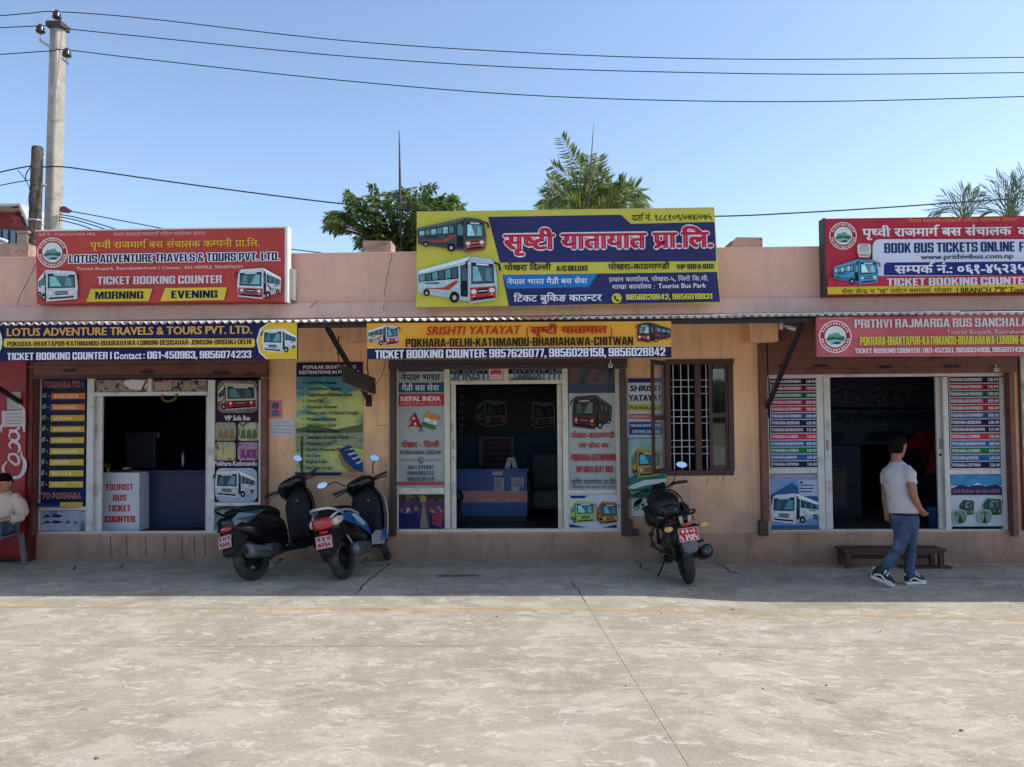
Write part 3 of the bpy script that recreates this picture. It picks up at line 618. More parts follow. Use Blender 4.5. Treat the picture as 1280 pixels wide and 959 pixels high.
# parapet cracks and stain lines
def wallcrack(pp, Y, wd, m, seed=0):
    rr = random.Random(seed); pts = []
    for i in range(len(pp)-1):
        for k in range(5): u = k/5; pts.append((pp[i][0]+(pp[i+1][0]-pp[i][0])*u+rr.uniform(-.5, .5), pp[i][1]+(pp[i+1][1]-pp[i][1])*u))
    pts.append(pp[-1]); vs = []; fs = []
    for i, (a, c) in enumerate(pts):
        p = P(a, c, Y); q = P(*pts[min(i+1, len(pts)-1)], Y)-P(*pts[max(i-1, 0)], Y); n = Vector((-q.z, 0, q.x)).normalized()*wd*rr.uniform(.4, 1)
        vs += [(p+n), (p-n)]
    for i in range(len(pts)-1): fs.append((2*i, 2*i+1, 2*i+3, 2*i+2))
    mb = MB(); mb.add(vs, fs); return mb.build('wall_crack', m, bld)
wc = mat('crack_dirt', rgb(120, 84, 78), .9, var=.2)
wallcrack([(490, 318), (486, 335), (483, 352), (480, 370)], -.009, .006, wc, 1); wallcrack([(470, 317), (458, 325), (448, 332), (440, 338)], -.009, .008, mat('filler_streak', rgb(226, 180, 150), .9), 2)
wallcrack([(397, 376), (392, 380), (388, 385)], -.075, .007, wc, 3); wallcrack([(45, 330), (36, 348), (26, 368), (20, 385)], -.075 if 0 else -.009, .005, wc, 4)
wallcrack([(480, 380), (479, 388)], -.075, .005, wc, 5)
for k, (a, c, e) in enumerate(((905, 593, 606), (898, 594, 602), (886, 595, 607), (485, 532, 532), (478, 575, 590), (484, 580, 584))):
    wallcrack([(a, c), (a-3 if e > c else a-14, e)], -.003, .004, wc, 20+k)
for k, a in enumerate((138, 158, 182, 206, 228, 243, 256)):                                  # streaks on the left plinth
    wallcrack([(a, 671), (a, 680), (a+1, 696)], -.0135, .010, mat('rust_streak', rgb(128, 84, 66), .9, var=.3), 40+k)

# -------- fixed window with open shutter
win = thing('barred_window', 'dark brown wooden window with white grille bars and one shutter swung open', 'window', ((wx0+wx1)/2, 0, wz0))
H = lambda a, b_: P(a, b_, 0)
def wbox(px0, py0, px1, py1, y0, y1, name, m, par, bev=.004):
    x0, x1, z0, z1 = rect(px0, py0, px1, py1, (y0+min(y1, y0+.02))/2 if False else y0); return bx(name, m, par, x0, x1, y0, y1, z0, z1, bevel=bev)
for q in ((832, 449, 917.5, 455.5), (832, 588, 917.5, 594.5), (832, 455.7, 838.5, 587.8), (911, 455.7, 917.5, 587.8), (869, 455.7, 877, 587.8)): wbox(*q, -.02, .07, 'frame', M_wood, win)
M_bar = mat('white_grille_paint', rgb(190, 190, 196), .45, var=.15)
for px in (841, 850.5, 860, 868.3, 882, 891, 899.5, 908): a = P(px, 456, .05); b_ = P(px, 587, .05); bx('bar', M_bar, win, a.x-.006, a.x+.006, .04, .05, b_.z, a.z)
for py in (475, 483.5, 492, 512.5, 521, 529, 550.5, 558.5, 567): z = P(875, py, .05).z; bx('bar', M_bar, win, P(839, py, .05).x, P(911, py, .05).x, .050, .058, z-.005, z+.005)
# right shutter leaf closed half way over the bars, left leaf swung fully out against the wall
def leaf(name_, pxs, y, lay):
    x0, x1 = pxs; g_ = []
    for q in ((x0, 455.5, x0+4.5, 588), (x1-4.5, 455.5, x1, 588), (x0+4.6, 455.5, x1-4.6, 461), (x0+4.6, 516, x1-4.6, 522), (x0+4.6, 582, x1-4.6, 588)):
        wbox(*q, y, y+.03, 'shutter_frame', M_wood, win, .002)
    wbox(x0+4.7, 461.2, x1-4.7, 515.8, y+.012, y+.016, 'pane', glass_mat('dusty_glass', (.42, .5, .48), .05), win, 0); wbox(x0+4.7, 522.2, x1-4.7, 581.8, y+.012, y+.016, 'pane', glass_mat('dusty_glass'), win, 0)
leaf('leaf', (886.5, 911.5), .005, 0)
# open leaf: hinged on the frame's left edge, standing out towards the camera
hx = wx0-.01; ang = R(112)
def L3(u, y_, z): return Vector((hx+u*math.cos(ang), -.02-u*math.sin(ang)+y_*0, z))
LW = .40
dirv = Vector((-math.sin(R(33)), -math.cos(R(33)), 0)); nrm = Vector((dirv.y, -dirv.x, 0))
def lpart(u0, u1, z0, z1, th, name, m):
    a = Vector((hx, -.02, 0)); q = [a+dirv*u0+Vector((0, 0, z0)), a+dirv*u1+Vector((0, 0, z0)), a+dirv*u1+Vector((0, 0, z1)), a+dirv*u0+Vector((0, 0, z1))]
    return fixn(MB().hexa(q, nrm*th).build(name, m, win))
lz0, lz1, lzm = wz0+.03, wz1+.0, wz0+(wz1-wz0)*.48
lpart(0, .05, lz0, lz1, .03, 'shutter_frame', M_wood); lpart(LW-.05, LW, lz0, lz1, .03, 'shutter_frame', M_wood)
for z in (lz0, lzm, lz1-.06): lpart(.0505, LW-.0505, z, z+.06, .028, 'shutter_frame', M_wood)
M_lg = bpy.data.materials.new('thin_clear_glass'); M_lg.use_nodes = True; _t = M_lg.node_tree; _b = _t.nodes['Principled BSDF']; _b.inputs['Base Color'].default_value = rgb(150, 156, 156); _b.inputs['Alpha'].default_value = .22; _b.inputs['Roughness'].default_value = .35
lpart(.052, LW-.052, lz0+.062, lzm-.002, .004, 'pane', M_lg); lpart(.052, LW-.052, lzm+.062, lz1-.062, .004, 'pane', M_lg)

# -------- awning
aw = thing('awning', 'long corrugated metal awning on black steel brackets over the shop fronts', 'awning', (0, 0, 2.9))
AWZ = P(640, 398.5, -1.75).z; YF = -1.75; AWR = AWZ+0.20
M_sheet = mat('corrugated_zinc', rgb(208, 204, 200), .45, .25, var=.22, scale=3, dirt=(rgb(126, 112, 104), 6, .5, .72))
def sheet(x0, x1, dz):
    m = MB(); pit = .089; n = int((x1-x0)/pit*8); vs = []; fs = []
    for i in range(n+1):
        x = x0+(x1-x0)*i/n; s_ = .0165*math.cos(2*math.pi*x/pit)
        for k, y in enumerate((YF, -.9, -.075)): vs.append((x, y, AWZ+(AWR-AWZ)*(y-YF)/(-YF)+s_+dz))
    for i in range(n):
        for k in range(2): fs.append((i*3+k, (i+1)*3+k, (i+1)*3+k+1, i*3+k+1))
    m.add(vs, fs, True); o = m.build('sheet', M_sheet, aw); sol = o.modifiers.new('thickness', 'SOLIDIFY'); sol.thickness = .003; return o
e = [-9.6, -7.2, -4.85, -2.5, -.15, 2.2, 4.55, 6.9, 9.4]
for i in range(8): sheet(e[i], e[i+1]+.09, .004*(i % 2)+[0, 0, 0, .0, .004, .01, .006, .012][i]+.0)
bx('purlin', M_blackm, aw, -9.5, 9.4, -1.64, -1.60, AWZ-.064, AWZ-.014); bx('purlin', M_blackm, aw, -9.5, 9.4, -.95, -.91, AWZ+.055-.025, AWZ+.055+.03); bx('purlin', M_blackm, aw, -9.5, 9.4, -.12, -.08, AWZ+.13, AWZ+.175)
def strut(lo, hi, r=.024):
    a = P(*lo, -.01); b_ = P(*hi, -1.6); b_.z = AWZ-.06; d = (b_-a).normalized(); s_ = Vector((r, 0, 0)); u = d.cross(s_).normalized()*r
    m = MB(); m.hexa([a-s_-u, a+s_-u, a+s_+u, a-s_+u], b_-a); fixn(m.build('strut', M_blackm, aw)); zt = AWR-.07
    fixn(MB().hexa([(b_.x-.02, -1.595, AWZ-.062), (b_.x+.02, -1.595, AWZ-.062), (b_.x+.02, -1.595, AWZ-.022), (b_.x-.02, -1.595, AWZ-.022)], (0, 1.59, AWR-AWZ+.015)).build('bracket_arm', M_blackm, aw))
    bx('bracket_plate', M_blackm, aw, a.x-.04, a.x+.04, -.012, -.001, a.z-.09, a.z+.07)
strut((461, 500), (409, 405)); strut((957, 514), (1003, 403)); strut((38, 511), (-110, 402))
for px in (1275, ): strut((1275+60, 514), (1275+135, 403))
# lamp box hanging from the left bracket
lb = thing('hanging_lamp_box', 'slanted dark metal lamp trough hanging from the awning bracket above the sightseeing board', 'lamp', P(445, 490, -.9))
Yl, Yr = -1.15, -.55
q = [P(428, 478, Yl), P(464.5, 491, Yr), P(463.5, 471, Yr), P(426, 456, Yl)]
M_trough = mat('dusty_black_trough', rgb(70, 62, 60), .7, var=.25, scale=6)
fixn(MB().hexa(q, (.03, .13, -.012)).build('housing', M_trough, lb)); fixn(MB().hexa([P(429, 479.5, Yl), P(464, 492.5, Yr), P(464, 491.2, Yr), P(429, 478.2, Yl)], (.02, .12, -.004)).build('diffuser', mat('dusty_diffuser', rgb(140, 128, 116), .6), lb))
M_redrod = mat('red_oxide_rod', rgb(92, 44, 40), .6, var=.2)
MB().tube([P(423.5, 420, Yl), P(422, 440, Yl), P(425.5, 462, Yl)], .009, 6).build('hanger_rod', M_redrod, lb); MB().tube([P(459.5, 446, Yr), P(459, 458, Yr), P(460.5, 472, Yr)], .009, 6).build('hanger_rod', M_redrod, lb)
MB().tube(spline([P(482, 450, -.3), P(478, 468, -.4), P(470, 480, -.5), P(462, 484, Yr)], 6), .004, 5).build('cable', M_blackm, lb)
# ================================================================ SHOP FRONTS
def prect(par, name, m, px0, py0, px1, py1, y0, y1, bev=.003):
    x0, x1, z0, z1 = rect(px0, py0, px1, py1, y0); return bx(name, m, par, x0, x1, y0, y1, z0, z1, bevel=bev)
M_sht = M_brown
def shutter_box(par, px0, px1, py0, py1, m, lines=4, y0=-.12):
    x0, x1, z0, z1 = rect(px0, py0, px1, py1, y0)
    bx('shutter_box', m, par, x0, x1, y0, -.001, z0, z1-.001, bevel=.006)
    for k in range(lines):
        z = z0+(z1-z0)*(k+.35)/lines; bx('box_moulding', m, par, x0+.01, x1-.01, y0-.010, y0-.001, z, z+.022)
def slots(par, pts, y, m=M_blackm):
    for a, b_, w_ in pts:
        x0, x1, z0, z1 = rect(a, b_, a+w_, b_+2.6, y); bx('latch_slot', m, par, x0, x1, y-.014, y-.002, z0, z1)
# ---- left shop
sA = thing('shopfront', 'left shop front of white aluminium and glass under a brown shutter box', 'shopfront', ((oA[0]+oA[1])/2, 0, SILL))
x0, x1, z0, z1 = rect(35, 451, 333, 472.5, -.12); bx('shutter_box', M_brown, sA, x0, x1, -.12, -.001, z0, z1, bevel=.005)
prect(sA, 'box_moulding', M_brown, 35, 456, 333, 459.5, -.14, -.1205); prect(sA, 'box_moulding', M_dkbrown, 35, 469, 333, 472.5, -.138, -.1205)
slots(sA, ((80, 462, 14), (176, 464, 15), (266, 465, 20), (306, 467, 9)), -.14)
prect(sA, 'shutter_rail', M_brown, 33, 473, 41.8, 670, -.10, .02); prect(sA, 'shutter_rail', M_brown, 325.5, 473, 333, 600, -.10, .02); prect(sA, 'shutter_rail', M_brown, 325.5, 600.4, 333, 664, -.07, .02)
FY0, FY1 = .03, .09
def frames(par, L, y0=FY0, y1=FY1, m=M_alu):
    for q in L: prect(par, 'frame', m, *q, y0, y1)
def panes(par, L, y=.06, m=None):
    for q in L: prect(par, 'pane', m or M_glass, *q, y, y+.006, 0)
frames(sA, [(42, 473, 50, 664), (108, 473, 116.5, 664), (259, 475, 268, 664), (323, 475, 326, 664), (116.7, 490, 258.8, 494.8), (185, 473.5, 189.5, 489.8), (50.2, 633.5, 107.8, 638), (268.2, 628, 322.8, 632.5), (42, 664.2, 326, 669.4)])
prect(sA, 'sliding_door_stile', M_alu, 119, 495.4, 127.5, 663.8, .095, .13); prect(sA, 'sliding_door_stile', M_alu, 117, 495.4, 118.6, 663.8, .10, .12)
prect(sA, 'door_handle', M_alu, 118.8, 557, 120.6, 571, .075, .0945); prect(sA, 'sliding_door_stile', M_alu, 257, 495.4, 259, 663.8, .10, .13)
panes(sA, [(116.7, 475, 184.8, 489.7), (189.7, 475, 258.8, 489.7)], .058)
# ---- middle shop
sB = thing('shopfront', 'middle shop front of cream aluminium between dark brown shutter rails', 'shopfront', ((oB[0]+oB[1])/2, 0, SILL))
x0, x1, z0, z1 = rect(486, 447, 784, 460.5, -.12); bx('shutter_box', M_dkbrown, sB, x0, x1, -.14, -.001, z0, z1, bevel=.005)
prect(sB, 'box_moulding', M_dkbrown, 486, 455, 784, 457.5, -.155, -.1405)
prect(sB, 'shutter_rail', M_dkbrown, 487, 461, 494, 671, -.10, .02); prect(sB, 'shutter_rail', M_dkbrown, 776.5, 461, 784, 670, -.10, .02); prect(sB, 'rail_foot', M_dkbrown, 784.3, 650, 791, 671, -.11, -.002); prect(sB, 'rail_foot', M_dkbrown, 791.2, 662, 798, 670, -.10, -.04)
M_cream = mat('cream_aluminium', rgb(214, 208, 192), .42, var=.12, scale=7, dirt=(rgb(160, 150, 132), 5, .55, .75))
frames(sB, [(494.2, 461, 498, 661), (555.5, 461, 562.5, 661), (703.5, 461, 710.5, 661), (770, 461, 776.2, 661), (562.7, 475.4, 703.3, 480.2), (630, 461, 635.5, 475.2), (498.2, 610, 555.3, 618), (710.7, 612.5, 769.8, 617.5), (494.2, 661.2, 776.2, 667)], m=M_cream)
prect(sB, 'sliding_door_stile', M_cream, 563.6, 480.6, 570, 660.8, .095, .13); prect(sB, 'sliding_door_stile', M_cream, 697, 480.6, 703, 660.8, .095, .13)
prect(sB, 'door_handle', mat('steel_grey', rgb(150, 150, 152), .35, .8, var=.1), 566, 550, 568, 562, .08, .0945); prect(sB, 'door_handle', M_cream, 699, 548, 701, 560, .08, .0945); prect(sB, 'lock', mat('steel_grey', rgb(150, 150, 152)), 566, 571, 568, 573.5, .085, .0945)
panes(sB, [(562.8, 461, 629.8, 475.2), (635.7, 461, 703.2, 475.2)], .058, glass_mat('dark_tinted_glass', (.35, .4, .45), .08))
pb = thing('glass_lettering', 'dark blue company name letters stuck on the glass above the middle shop door', 'lettering', P(632, 475, .05)); pr = Print(pb, .056)
pr.text('SHRISTI', 564, 612, 462, 474.5, (92, 104, 122), .03, .02); pr.text('YATAYAT PVT', 640, 702, 462, 474.5, (96, 110, 124), .03, .02)
t, pr = board('sticker', 'small pink sticker with a red lotus outline above the middle shop door', 'sticker', .045, [(611, 461), (629.5, 461), (629.5, 475), (611, 475)], .003, (226, 186, 196))
for a in (-50, -25, 0, 25, 50): pr.disc(620+7*math.sin(R(a)), 468-3.5*math.cos(R(a)), 1.6, 3.2, (190, 70, 90), 10, 'petal')
# ---- right shop
sC = thing('shopfront', 'right shop front of weathered aluminium below a deep brown shutter recess', 'shopfront', ((oC[0]+oC[1])/2, 0, SILL))
shutter_box(sC, 960, 1270, 404, 467, M_brown, 5); slots(sC, ((1018, 456.5, 17), (1100, 457.5, 15), (1182, 457, 18), (974, 456, 5)), -.133)
prect(sC, 'shutter_rail', M_brown, 951.5, 428, 960.5, 652, -.10, .02); prect(sC, 'rail_foot', M_dkbrown, 950, 652.3, 960.5, 670, -.11, -.002)
prect(sC, 'shutter_rail', M_brown, 1264, 440, 1270.5, 671, -.10, .02)
frames(sC, [(960.8, 467, 1263.5, 471), (960.8, 471.2, 962, 662), (1022, 471.2, 1030.5, 662), (1180.5, 471.2, 1187, 662), (1252, 471.2, 1263.5, 662), (962.2, 586, 1021.8, 592), (1187.2, 587, 1251.8, 593), (960.8, 662.2, 1263.5, 668)])
prect(sC, 'sliding_door_stile', M_alu, 1031, 471.5, 1039.5, 661.8, .095, .13); prect(sC, 'sliding_door_stile', M_alu, 1171.5, 471.5, 1180, 661.8, .095, .13)
prect(sC, 'door_handle', mat('steel_grey', rgb(150, 150, 152)), 1034, 550, 1036.5, 563, .075, .0945); prect(sC, 'door_handle', mat('steel_grey', rgb(150, 150, 152)), 1175, 548, 1178, 561, .075, .0945); prect(sC, 'lock', M_blackm, 1174.5, 567, 1177, 570, .085, .0945)
# ---- fourth shop at the right edge
sD = thing('shopfront', 'far right shop front at the picture edge with a pale teal poster panel', 'shopfront', (oD[0]+1.4, 0, SILL))
prect(sD, 'shutter_rail', M_brown, 1277.2, 440, 1279, 664, -.05, .02); bx('frame', M_alu, sD, oD[0], oD[1], FY0, FY1, SILL-.05, SILL); bx('frame', M_alu, sD, oD[0], oD[0]+.02, FY0, FY1, SILL, oD[3]); bx('frame', M_alu, sD, oD[0]+.7, oD[0]+.78, FY0, FY1, SILL, oD[3]); bx('frame', M_alu, sD, oD[1]-.06, oD[1], FY0, FY1, SILL, oD[3])
bx('panel', photo('teal_poster', [(60, 110, 112), (120, 170, 168), (200, 215, 215), (60, 80, 60)], 3), sD, oD[0]+.02, oD[0]+.7, .05, .056, SILL, oD[3])
# small CCTV cameras
def cctv(px, py, Y, s_, lab, dome=False):
    p = P(px, py, Y); t = thing('security_camera', lab, 'camera', p); wm = mat('white_plastic', rgb(225, 225, 222), .4)
    if dome:
        MB().cyl(p+Vector((0, 0, .05*s_)), p+Vector((0, 0, .11*s_)), .01*s_, 8).build('mount', wm, t); MB().box(p.x-.035*s_, p.x+.035*s_, p.y-.05*s_, p.y+.04*s_, p.z-.02*s_, p.z+.045*s_).build('body', wm, t, bevel=.01*s_); MB().cyl(p+Vector((.0, -.051*s_, .01)), p+Vector((0, -.062*s_, .01)), .017*s_, 10).build('lens', M_blackm, t)
    else:
        MB().box(p.x-.05, p.x-.01, p.y-.03, p.y+.02, p.z-.02, p.z+.07).build('mount', wm, t, bevel=.004); d = Vector((.11, -.05, -.045)); a = p+Vector((-.005, -.01, .03)); MB().tube([a, a+d*.45], .012, 8).build('arm', wm, t); MB().tube([a+d*.4, a+d*.42, a+d*1.25, a+d*1.27], [.018, .027, .027, .022], 12).build('body', wm, t); MB().tube([a+d*1.271, a+d*1.285], .017, 10).build('lens', M_blackm, t)
cctv(979, 410, -.36, 1, 'white bullet camera on the beam end beside the right shop'); cctv(763, 458, -.19, .75, 'tiny white camera above the right poster of the middle shop', True); cctv(1245, 463, -.16, .7, 'tiny white camera above the right hand timetable', True)
# ---- posters fixed inside the panels
def poster(label, c, Y, col, th=.003, name='poster', cat='poster', group=None): return board(name, label, cat, Y, c, th, col, group=group)
q4 = lambda x0, y0, x1, y1: [(x0, y0), (x1, y0), (x1, y1), (x0, y1)]
def wq(x0, y0, x1, y1): return q4(x0, y0, x1, y1)
grad = photo('print_blue_to_dark', [(34, 54, 110), (24, 38, 84), (30, 40, 52), (44, 54, 50)], 2.2, 3, .3)
t, pr = poster('tall dark blue poster listing towns reached from POKHARA in yellow bars', [(50.5, 473), (107.6, 473), (107.4, 633), (49.5, 633)], .052, grad)
pr.text('POKHARA TO :', 55, 104, 477, 484, (150, 40, 60), .02, .02, outline=(200, 200, 215), ow=.045)
towns = ['BHAKTAPUR', 'KATHMANDU', 'SAURAHA', 'BHAIRAHAWA', 'LUMBINI', 'BESISAHAR', 'JOMSOM', 'BIRGUNJ', 'DELHI']
for k, n_ in enumerate(towns):
    y = 491.5+13.75*k; pr.rect(64.5, y, 108-1.2, y+7.5, (208, 124, 64) if k < 2 else (206, 158, 68) if k < 4 else (206, 176, 72), 'bar', up=True)
    pr.text(n_, 68, 68+3.4*len(n_), y+1.8, y+6, (240, 214, 160), .015, .02)
    pr.poly([(53, y+2), (57, y-.5), (61, y+2), (63, y+5.5), (59, y+4), (56, y+6.5), (53, y+5)], (120, 150, 140), 'bus_picture'); pr.disc(59.5, y+2.6, 1.6, 1.3, (30, 36, 36), 8, 'bus_picture')
pr.text(': TO POKHARA', 52, 105, 616, 622.5, (150, 60, 40), .02, .02, outline=(220, 200, 180), ow=.045)
pr.rect(50, 628, 79, 633, (34, 50, 120), 'footer'); pr.rect(79, 627, 107, 633, (200, 165, 60), 'footer')
t, pr = poster('weathered pale blue sticker sheet peeling in the bottom left glass panel', wq(49.6, 638.5, 107.2, 663.5), .052, photo('peeling_sticker', [(120, 132, 152), (168, 178, 196), (150, 160, 180), (90, 100, 120)], 6))
for k, (a, b_, c_, d_) in enumerate(((51, 642, 79, 648), (51, 650, 79, 655), (82, 650, 88, 655), (92, 651, 97, 655))):
    pr.multi([([(random.random()*.2, .1), (.3, .9), (.45, .3), (.6, .95), (1, .6), (.8, .1), (.5, .25)], (44, 52, 96))], 'blue_mark', (a, b_, c_, d_))
t, pr = poster('decorated photo strip along the glass over the left shop door', wq(117, 475, 258.5, 489.6), .045, photo('transom_photos', [(60, 40, 40), (130, 90, 84), (170, 160, 150), (70, 80, 66), (40, 34, 40)], 9, 8, 1.5))
pr.poly([(156, 476), (165, 474.5), (184, 476), (184, 484), (176, 488), (162, 486), (155, 481)], (225, 222, 222)); pr.poly([(176, 488), (182, 475.5), (184.5, 475.5), (179, 488)], (150, 40, 50)); pr.poly([(192, 478), (214, 477), (215, 487), (196, 488)], (190, 150, 148))
pr.poly([(229, 477), (236, 476.5), (240, 488), (230, 488)], (160, 140, 120)); pr.rect(184.9, 475, 189.4, 489.6, M_alu)
gar = tag(MB().tube(spline([P(203, 494, .02), P(203.5, 499, .0), P(208, 501.5, 0), P(214, 501, 0), P(219, 498, 0), P(221, 493, .02)], 6), .018, 6).build('garland', mat('dried_marigold', rgb(112, 92, 62), .9, var=.5, scale=40, bump=1, bscale=90), org=P(210, 498, 0)), 'dried garland hanging from the top of the left shop door', 'garland')
# right poster of the left shop
t, pr = poster('purple poster of VIP Sofa Bus photos in the left shop front', [(268.5, 475), (322.8, 475), (322.8, 627.5), (268.5, 627.5)], .052, (58, 30, 62))
pr.rrect(272, 476, 322.5, 516, 8, photo('dusk_road', [(84, 96, 90), (140, 130, 110), (70, 60, 60)], 4)); pr.multi(bus_items((196, 190, 184), (150, 40, 46), (52, 78, 84), k=.22), 'bus_picture', (272, 479, 321, 515), flip=False)
pr.text('VIP Sofa Bus', 281, 313, 519.5, 525.5, (230, 225, 230), .015, .02)
for k, (a, b_) in enumerate(((269.5, 528), (298, 528), (269.5, 552.5), (298, 552.5))):
    pr.rrect(a, b_, a+26, b_+23, 4, photo('cabin_photo_%d' % k, [[(96, 70, 60), (170, 160, 140), (90, 100, 90)], [(70, 90, 60), (180, 180, 150), (200, 190, 110)], [(120, 100, 60), (190, 180, 150), (70, 90, 60)], [(110, 40, 80), (190, 150, 180), (60, 30, 60)]][k], 14, 4, 1.0, (1, 1, .5)), name='cabin_photo')
    for j in range(3): pr.poly([(a+3+7*j, b_+20), (a+5+7*j, b_+9), (a+9+7*j, b_+9), (a+10+7*j, b_+20)], [(150, 120, 96), (90, 116, 80), (196, 186, 130), (140, 70, 120)][k], 'seat_picture')
pr.text('Pokhara-Kathmandu', 269, 322, 576, 582, (230, 225, 230), .012, .015)
pr.rrect(271, 585, 322.6, 627, 8, photo('pale_sky_print', [(150, 165, 180), (190, 200, 208)], 3)); pr.multi(bus_items((215, 218, 222), (190, 192, 196), (62, 84, 92), k=.44), 'bus_picture', (270, 588, 321, 624), flip=True)
t, pr = poster('small photo panel of green trees low in the left shop front beside the scooter', wq(268.5, 633, 322.8, 663.6), .052, photo('tree_print', [(50, 60, 48), (120, 130, 110), (150, 150, 140), (40, 46, 40)], 10, 6, 1))
# things on the wall
t, pr = board('poster', 'small red and blue festival poster on the peach wall', 'poster', -.004, [(336, 500.5), (352.5, 500), (353, 523), (336.5, 523)], .003, (214, 130, 140))
pr.multi([(ell(.5, .7, .32, .22), (70, 100, 150)), (ell(.5, .62, .14, .1), (200, 70, 80)), ([(.15, .1), (.85, .1), (.75, .42), (.25, .42)], (120, 90, 140)), ([(.2, .15), (.4, .38), (.5, .2), (.62, .38), (.8, .15)], (90, 130, 180))], 'picture', (337.5, 501, 351.5, 522))
t, pr = board('notice', 'white paper notice taped to the peach wall under the festival poster', 'notice', -.004, [(339, 525.5), (368, 525), (368.5, 546), (339, 545.5)], .002, (206, 204, 214))
for k, (a, b_, c_) in enumerate(((346, 362, 527.6), (342, 366, 532), (342, 366, 536.4), (342, 366, 540.4), (361, 365, 542.6))): pr.rect(a, c_, b_, c_+.8, (150, 150, 165), 'text_line')
t, pr = board('poster', 'large poster listing popular sight seeing destinations over a painted lake', 'poster', -.02, [(370.5, 453), (453.5, 453), (453.8, 594), (370.5, 594)], .018, photo('lake_print', [(80, 130, 140), (120, 160, 150), (176, 190, 120), (200, 200, 120), (140, 160, 110), (90, 120, 120)], 1.6, 4, .6, (1, 1, 2.2)))
pr.rect(370.5, 453, 453.5, 471, (44, 32, 70), 'title_band'); pr.text('POPULAR SIGHT SEEING', 379, 445, 456.8, 461, (226, 224, 230), .012, .02); pr.text('DESTINATIONS IN POKHARA', 374, 450, 463.2, 467.4, (226, 224, 230), .012, .02)
pr.poly([(370.6, 471), (453.7, 471), (453.7, 487), (430, 492), (400, 481), (370.6, 487)], photo('lake_sky', [(40, 96, 116), (84, 140, 150), (60, 110, 130)], 3), 'sky_picture')
pr.poly([(370.6, 536), (390, 532), (420, 537), (453.8, 530), (453.8, 541), (370.6, 541)], (88, 104, 72), 'hill_picture'); pr.poly([(370.6, 541), (453.8, 541), (453.8, 562), (420, 556), (370.6, 566)], photo('lake_water', [(96, 120, 110), (150, 160, 120), (70, 96, 104)], 5, 4, .5, (1, 1, 3)), 'water_picture')
pr.poly([(424, 562), (437, 556), (453.8, 578), (453.8, 590), (443, 587), (431, 576)], (40, 66, 120), 'boat_picture'); pr.poly([(424, 562), (430, 575), (444, 588), (453, 591), (440, 591), (428, 582), (423, 570)], (150, 128, 66), 'boat_picture')
for k in range(4): pr.poly([(430+5*k, 562+5.5*k), (441+4*k, 560+5*k), (442+4*k, 561.5+5*k), (432+5*k, 564+5.5*k)], (190, 200, 210), 'boat_seat')
pr.rect(376.5, 546, 379, 590, (72, 78, 40), 'bamboo_picture')
dest = ['Lord Shiva Statue', 'World Peace Pagoda', 'Gupteshwor Mahadev Cave', 'Devis Fall', 'Mountain Museum', 'Phewa Lake/ Tal Barahi Temple', 'Matepani Ghumpa', 'Old Pokhara Bazar', 'Bindabashini Temple', 'Sarangkot (Sunrise View)', 'Mahendra Cave', 'Gorkha Memorial Museum', 'Bat Cave', 'Begnas Lake', 'Seti River Gorge']
wd_ = [36, 42, 56, 20, 38, 64, 37, 37, 42, 52, 31, 54, 18, 26, 32]
for k, s_ in enumerate(dest): y = 476.6+7.55*k; pr.disc(379.8, y+1.8, .9, .9, (24, 30, 36), 8, 'bullet'); pr.text(s_, 384.5, 384.5+wd_[k], y, y+3.8, (20, 30, 44), .008, .018)
pr.poly([(370.6, 590), (430, 590), (427, 593.9), (370.6, 593.9)], (36, 38, 96), 'footer'); pr.poly([(430, 590), (453.7, 590), (453.7, 593.9), (427, 593.9)], (190, 140, 90), 'footer')
# ---- posters of the middle shop
t, pr = poster('grey poster with crossed Nepal and India flags in the middle shop front', [(498, 461), (555.3, 461), (555.3, 609.8), (498, 609.8)], .052, photo('pale_grey_print', [(150, 156, 160), (172, 178, 178), (160, 168, 172)], 1.2, 2, .2))
pr.rect(498, 461, 555.3, 464.5, (40, 60, 90), 'band'); pr.text('नेपाल भारत', 501, 550, 468.5, 475.5, (30, 40, 66), .02, .0, font='D')
pr.rect(498, 478.5, 555, 490.5, (50, 78, 120), 'band'); pr.text('मैत्री बस सेवा', 502, 549, 482, 488.5, (225, 228, 232), .012, font='D')
pr.rect(497.5, 492.5, 555, 507.5, (184, 56, 66), 'band'); pr.text('NEPAL INDIA', 501, 551, 495.5, 501.5, (232, 224, 220), .012, .03); pr.text('FRIENDSHIP BUS SERVICE', 501, 552, 503.3, 506, (226, 170, 160), .0)
pr.ring(526.5, 528, 16.5, 17.5, .9, (192, 186, 172)); cxx = 526.5
pr.poly([(518.3, 516), (519.3, 515.5), (529.2, 540), (528.4, 540.8)], (40, 44, 60), 'flag_pole'); pr.poly([(533.6, 515.3), (534.6, 515.8), (524.2, 541), (523.4, 540.4)], (40, 44, 60), 'flag_pole')
pr.poly([(518.4, 516), (523, 527), (513, 527.8), (517, 523.5), (510.5, 527)], (184, 40, 60), 'flag_picture'); pr.poly([(521.6, 524), (525.6, 534.5), (517, 532.5), (510, 534.2), (515, 528)], (184, 40, 60), 'flag_picture'); pr.disc(517.3, 523, 1.3, 1.6, (235, 235, 235), 10, 'flag_moon'); pr.disc(519.2, 530, 1.5, 1.6, (235, 235, 235), 10, 'flag_sun')
for k, cc in enumerate(((214, 138, 58), (226, 226, 222), (62, 122, 66))):
    o = 5.6*k; dx = -2.3*k; pr.poly([(533.9+dx, 515.6+o), (541+dx, 518.6+o), (549.5+dx, 520.5+o), (548.6+dx, 526.2+o), (540+dx, 524+o), (531.6+dx, 521.2+o)], cc, 'flag_picture')
pr.ring(539.6, 527.6, 1.7, 1.7, .5, (60, 70, 130), 12, 'flag_wheel')
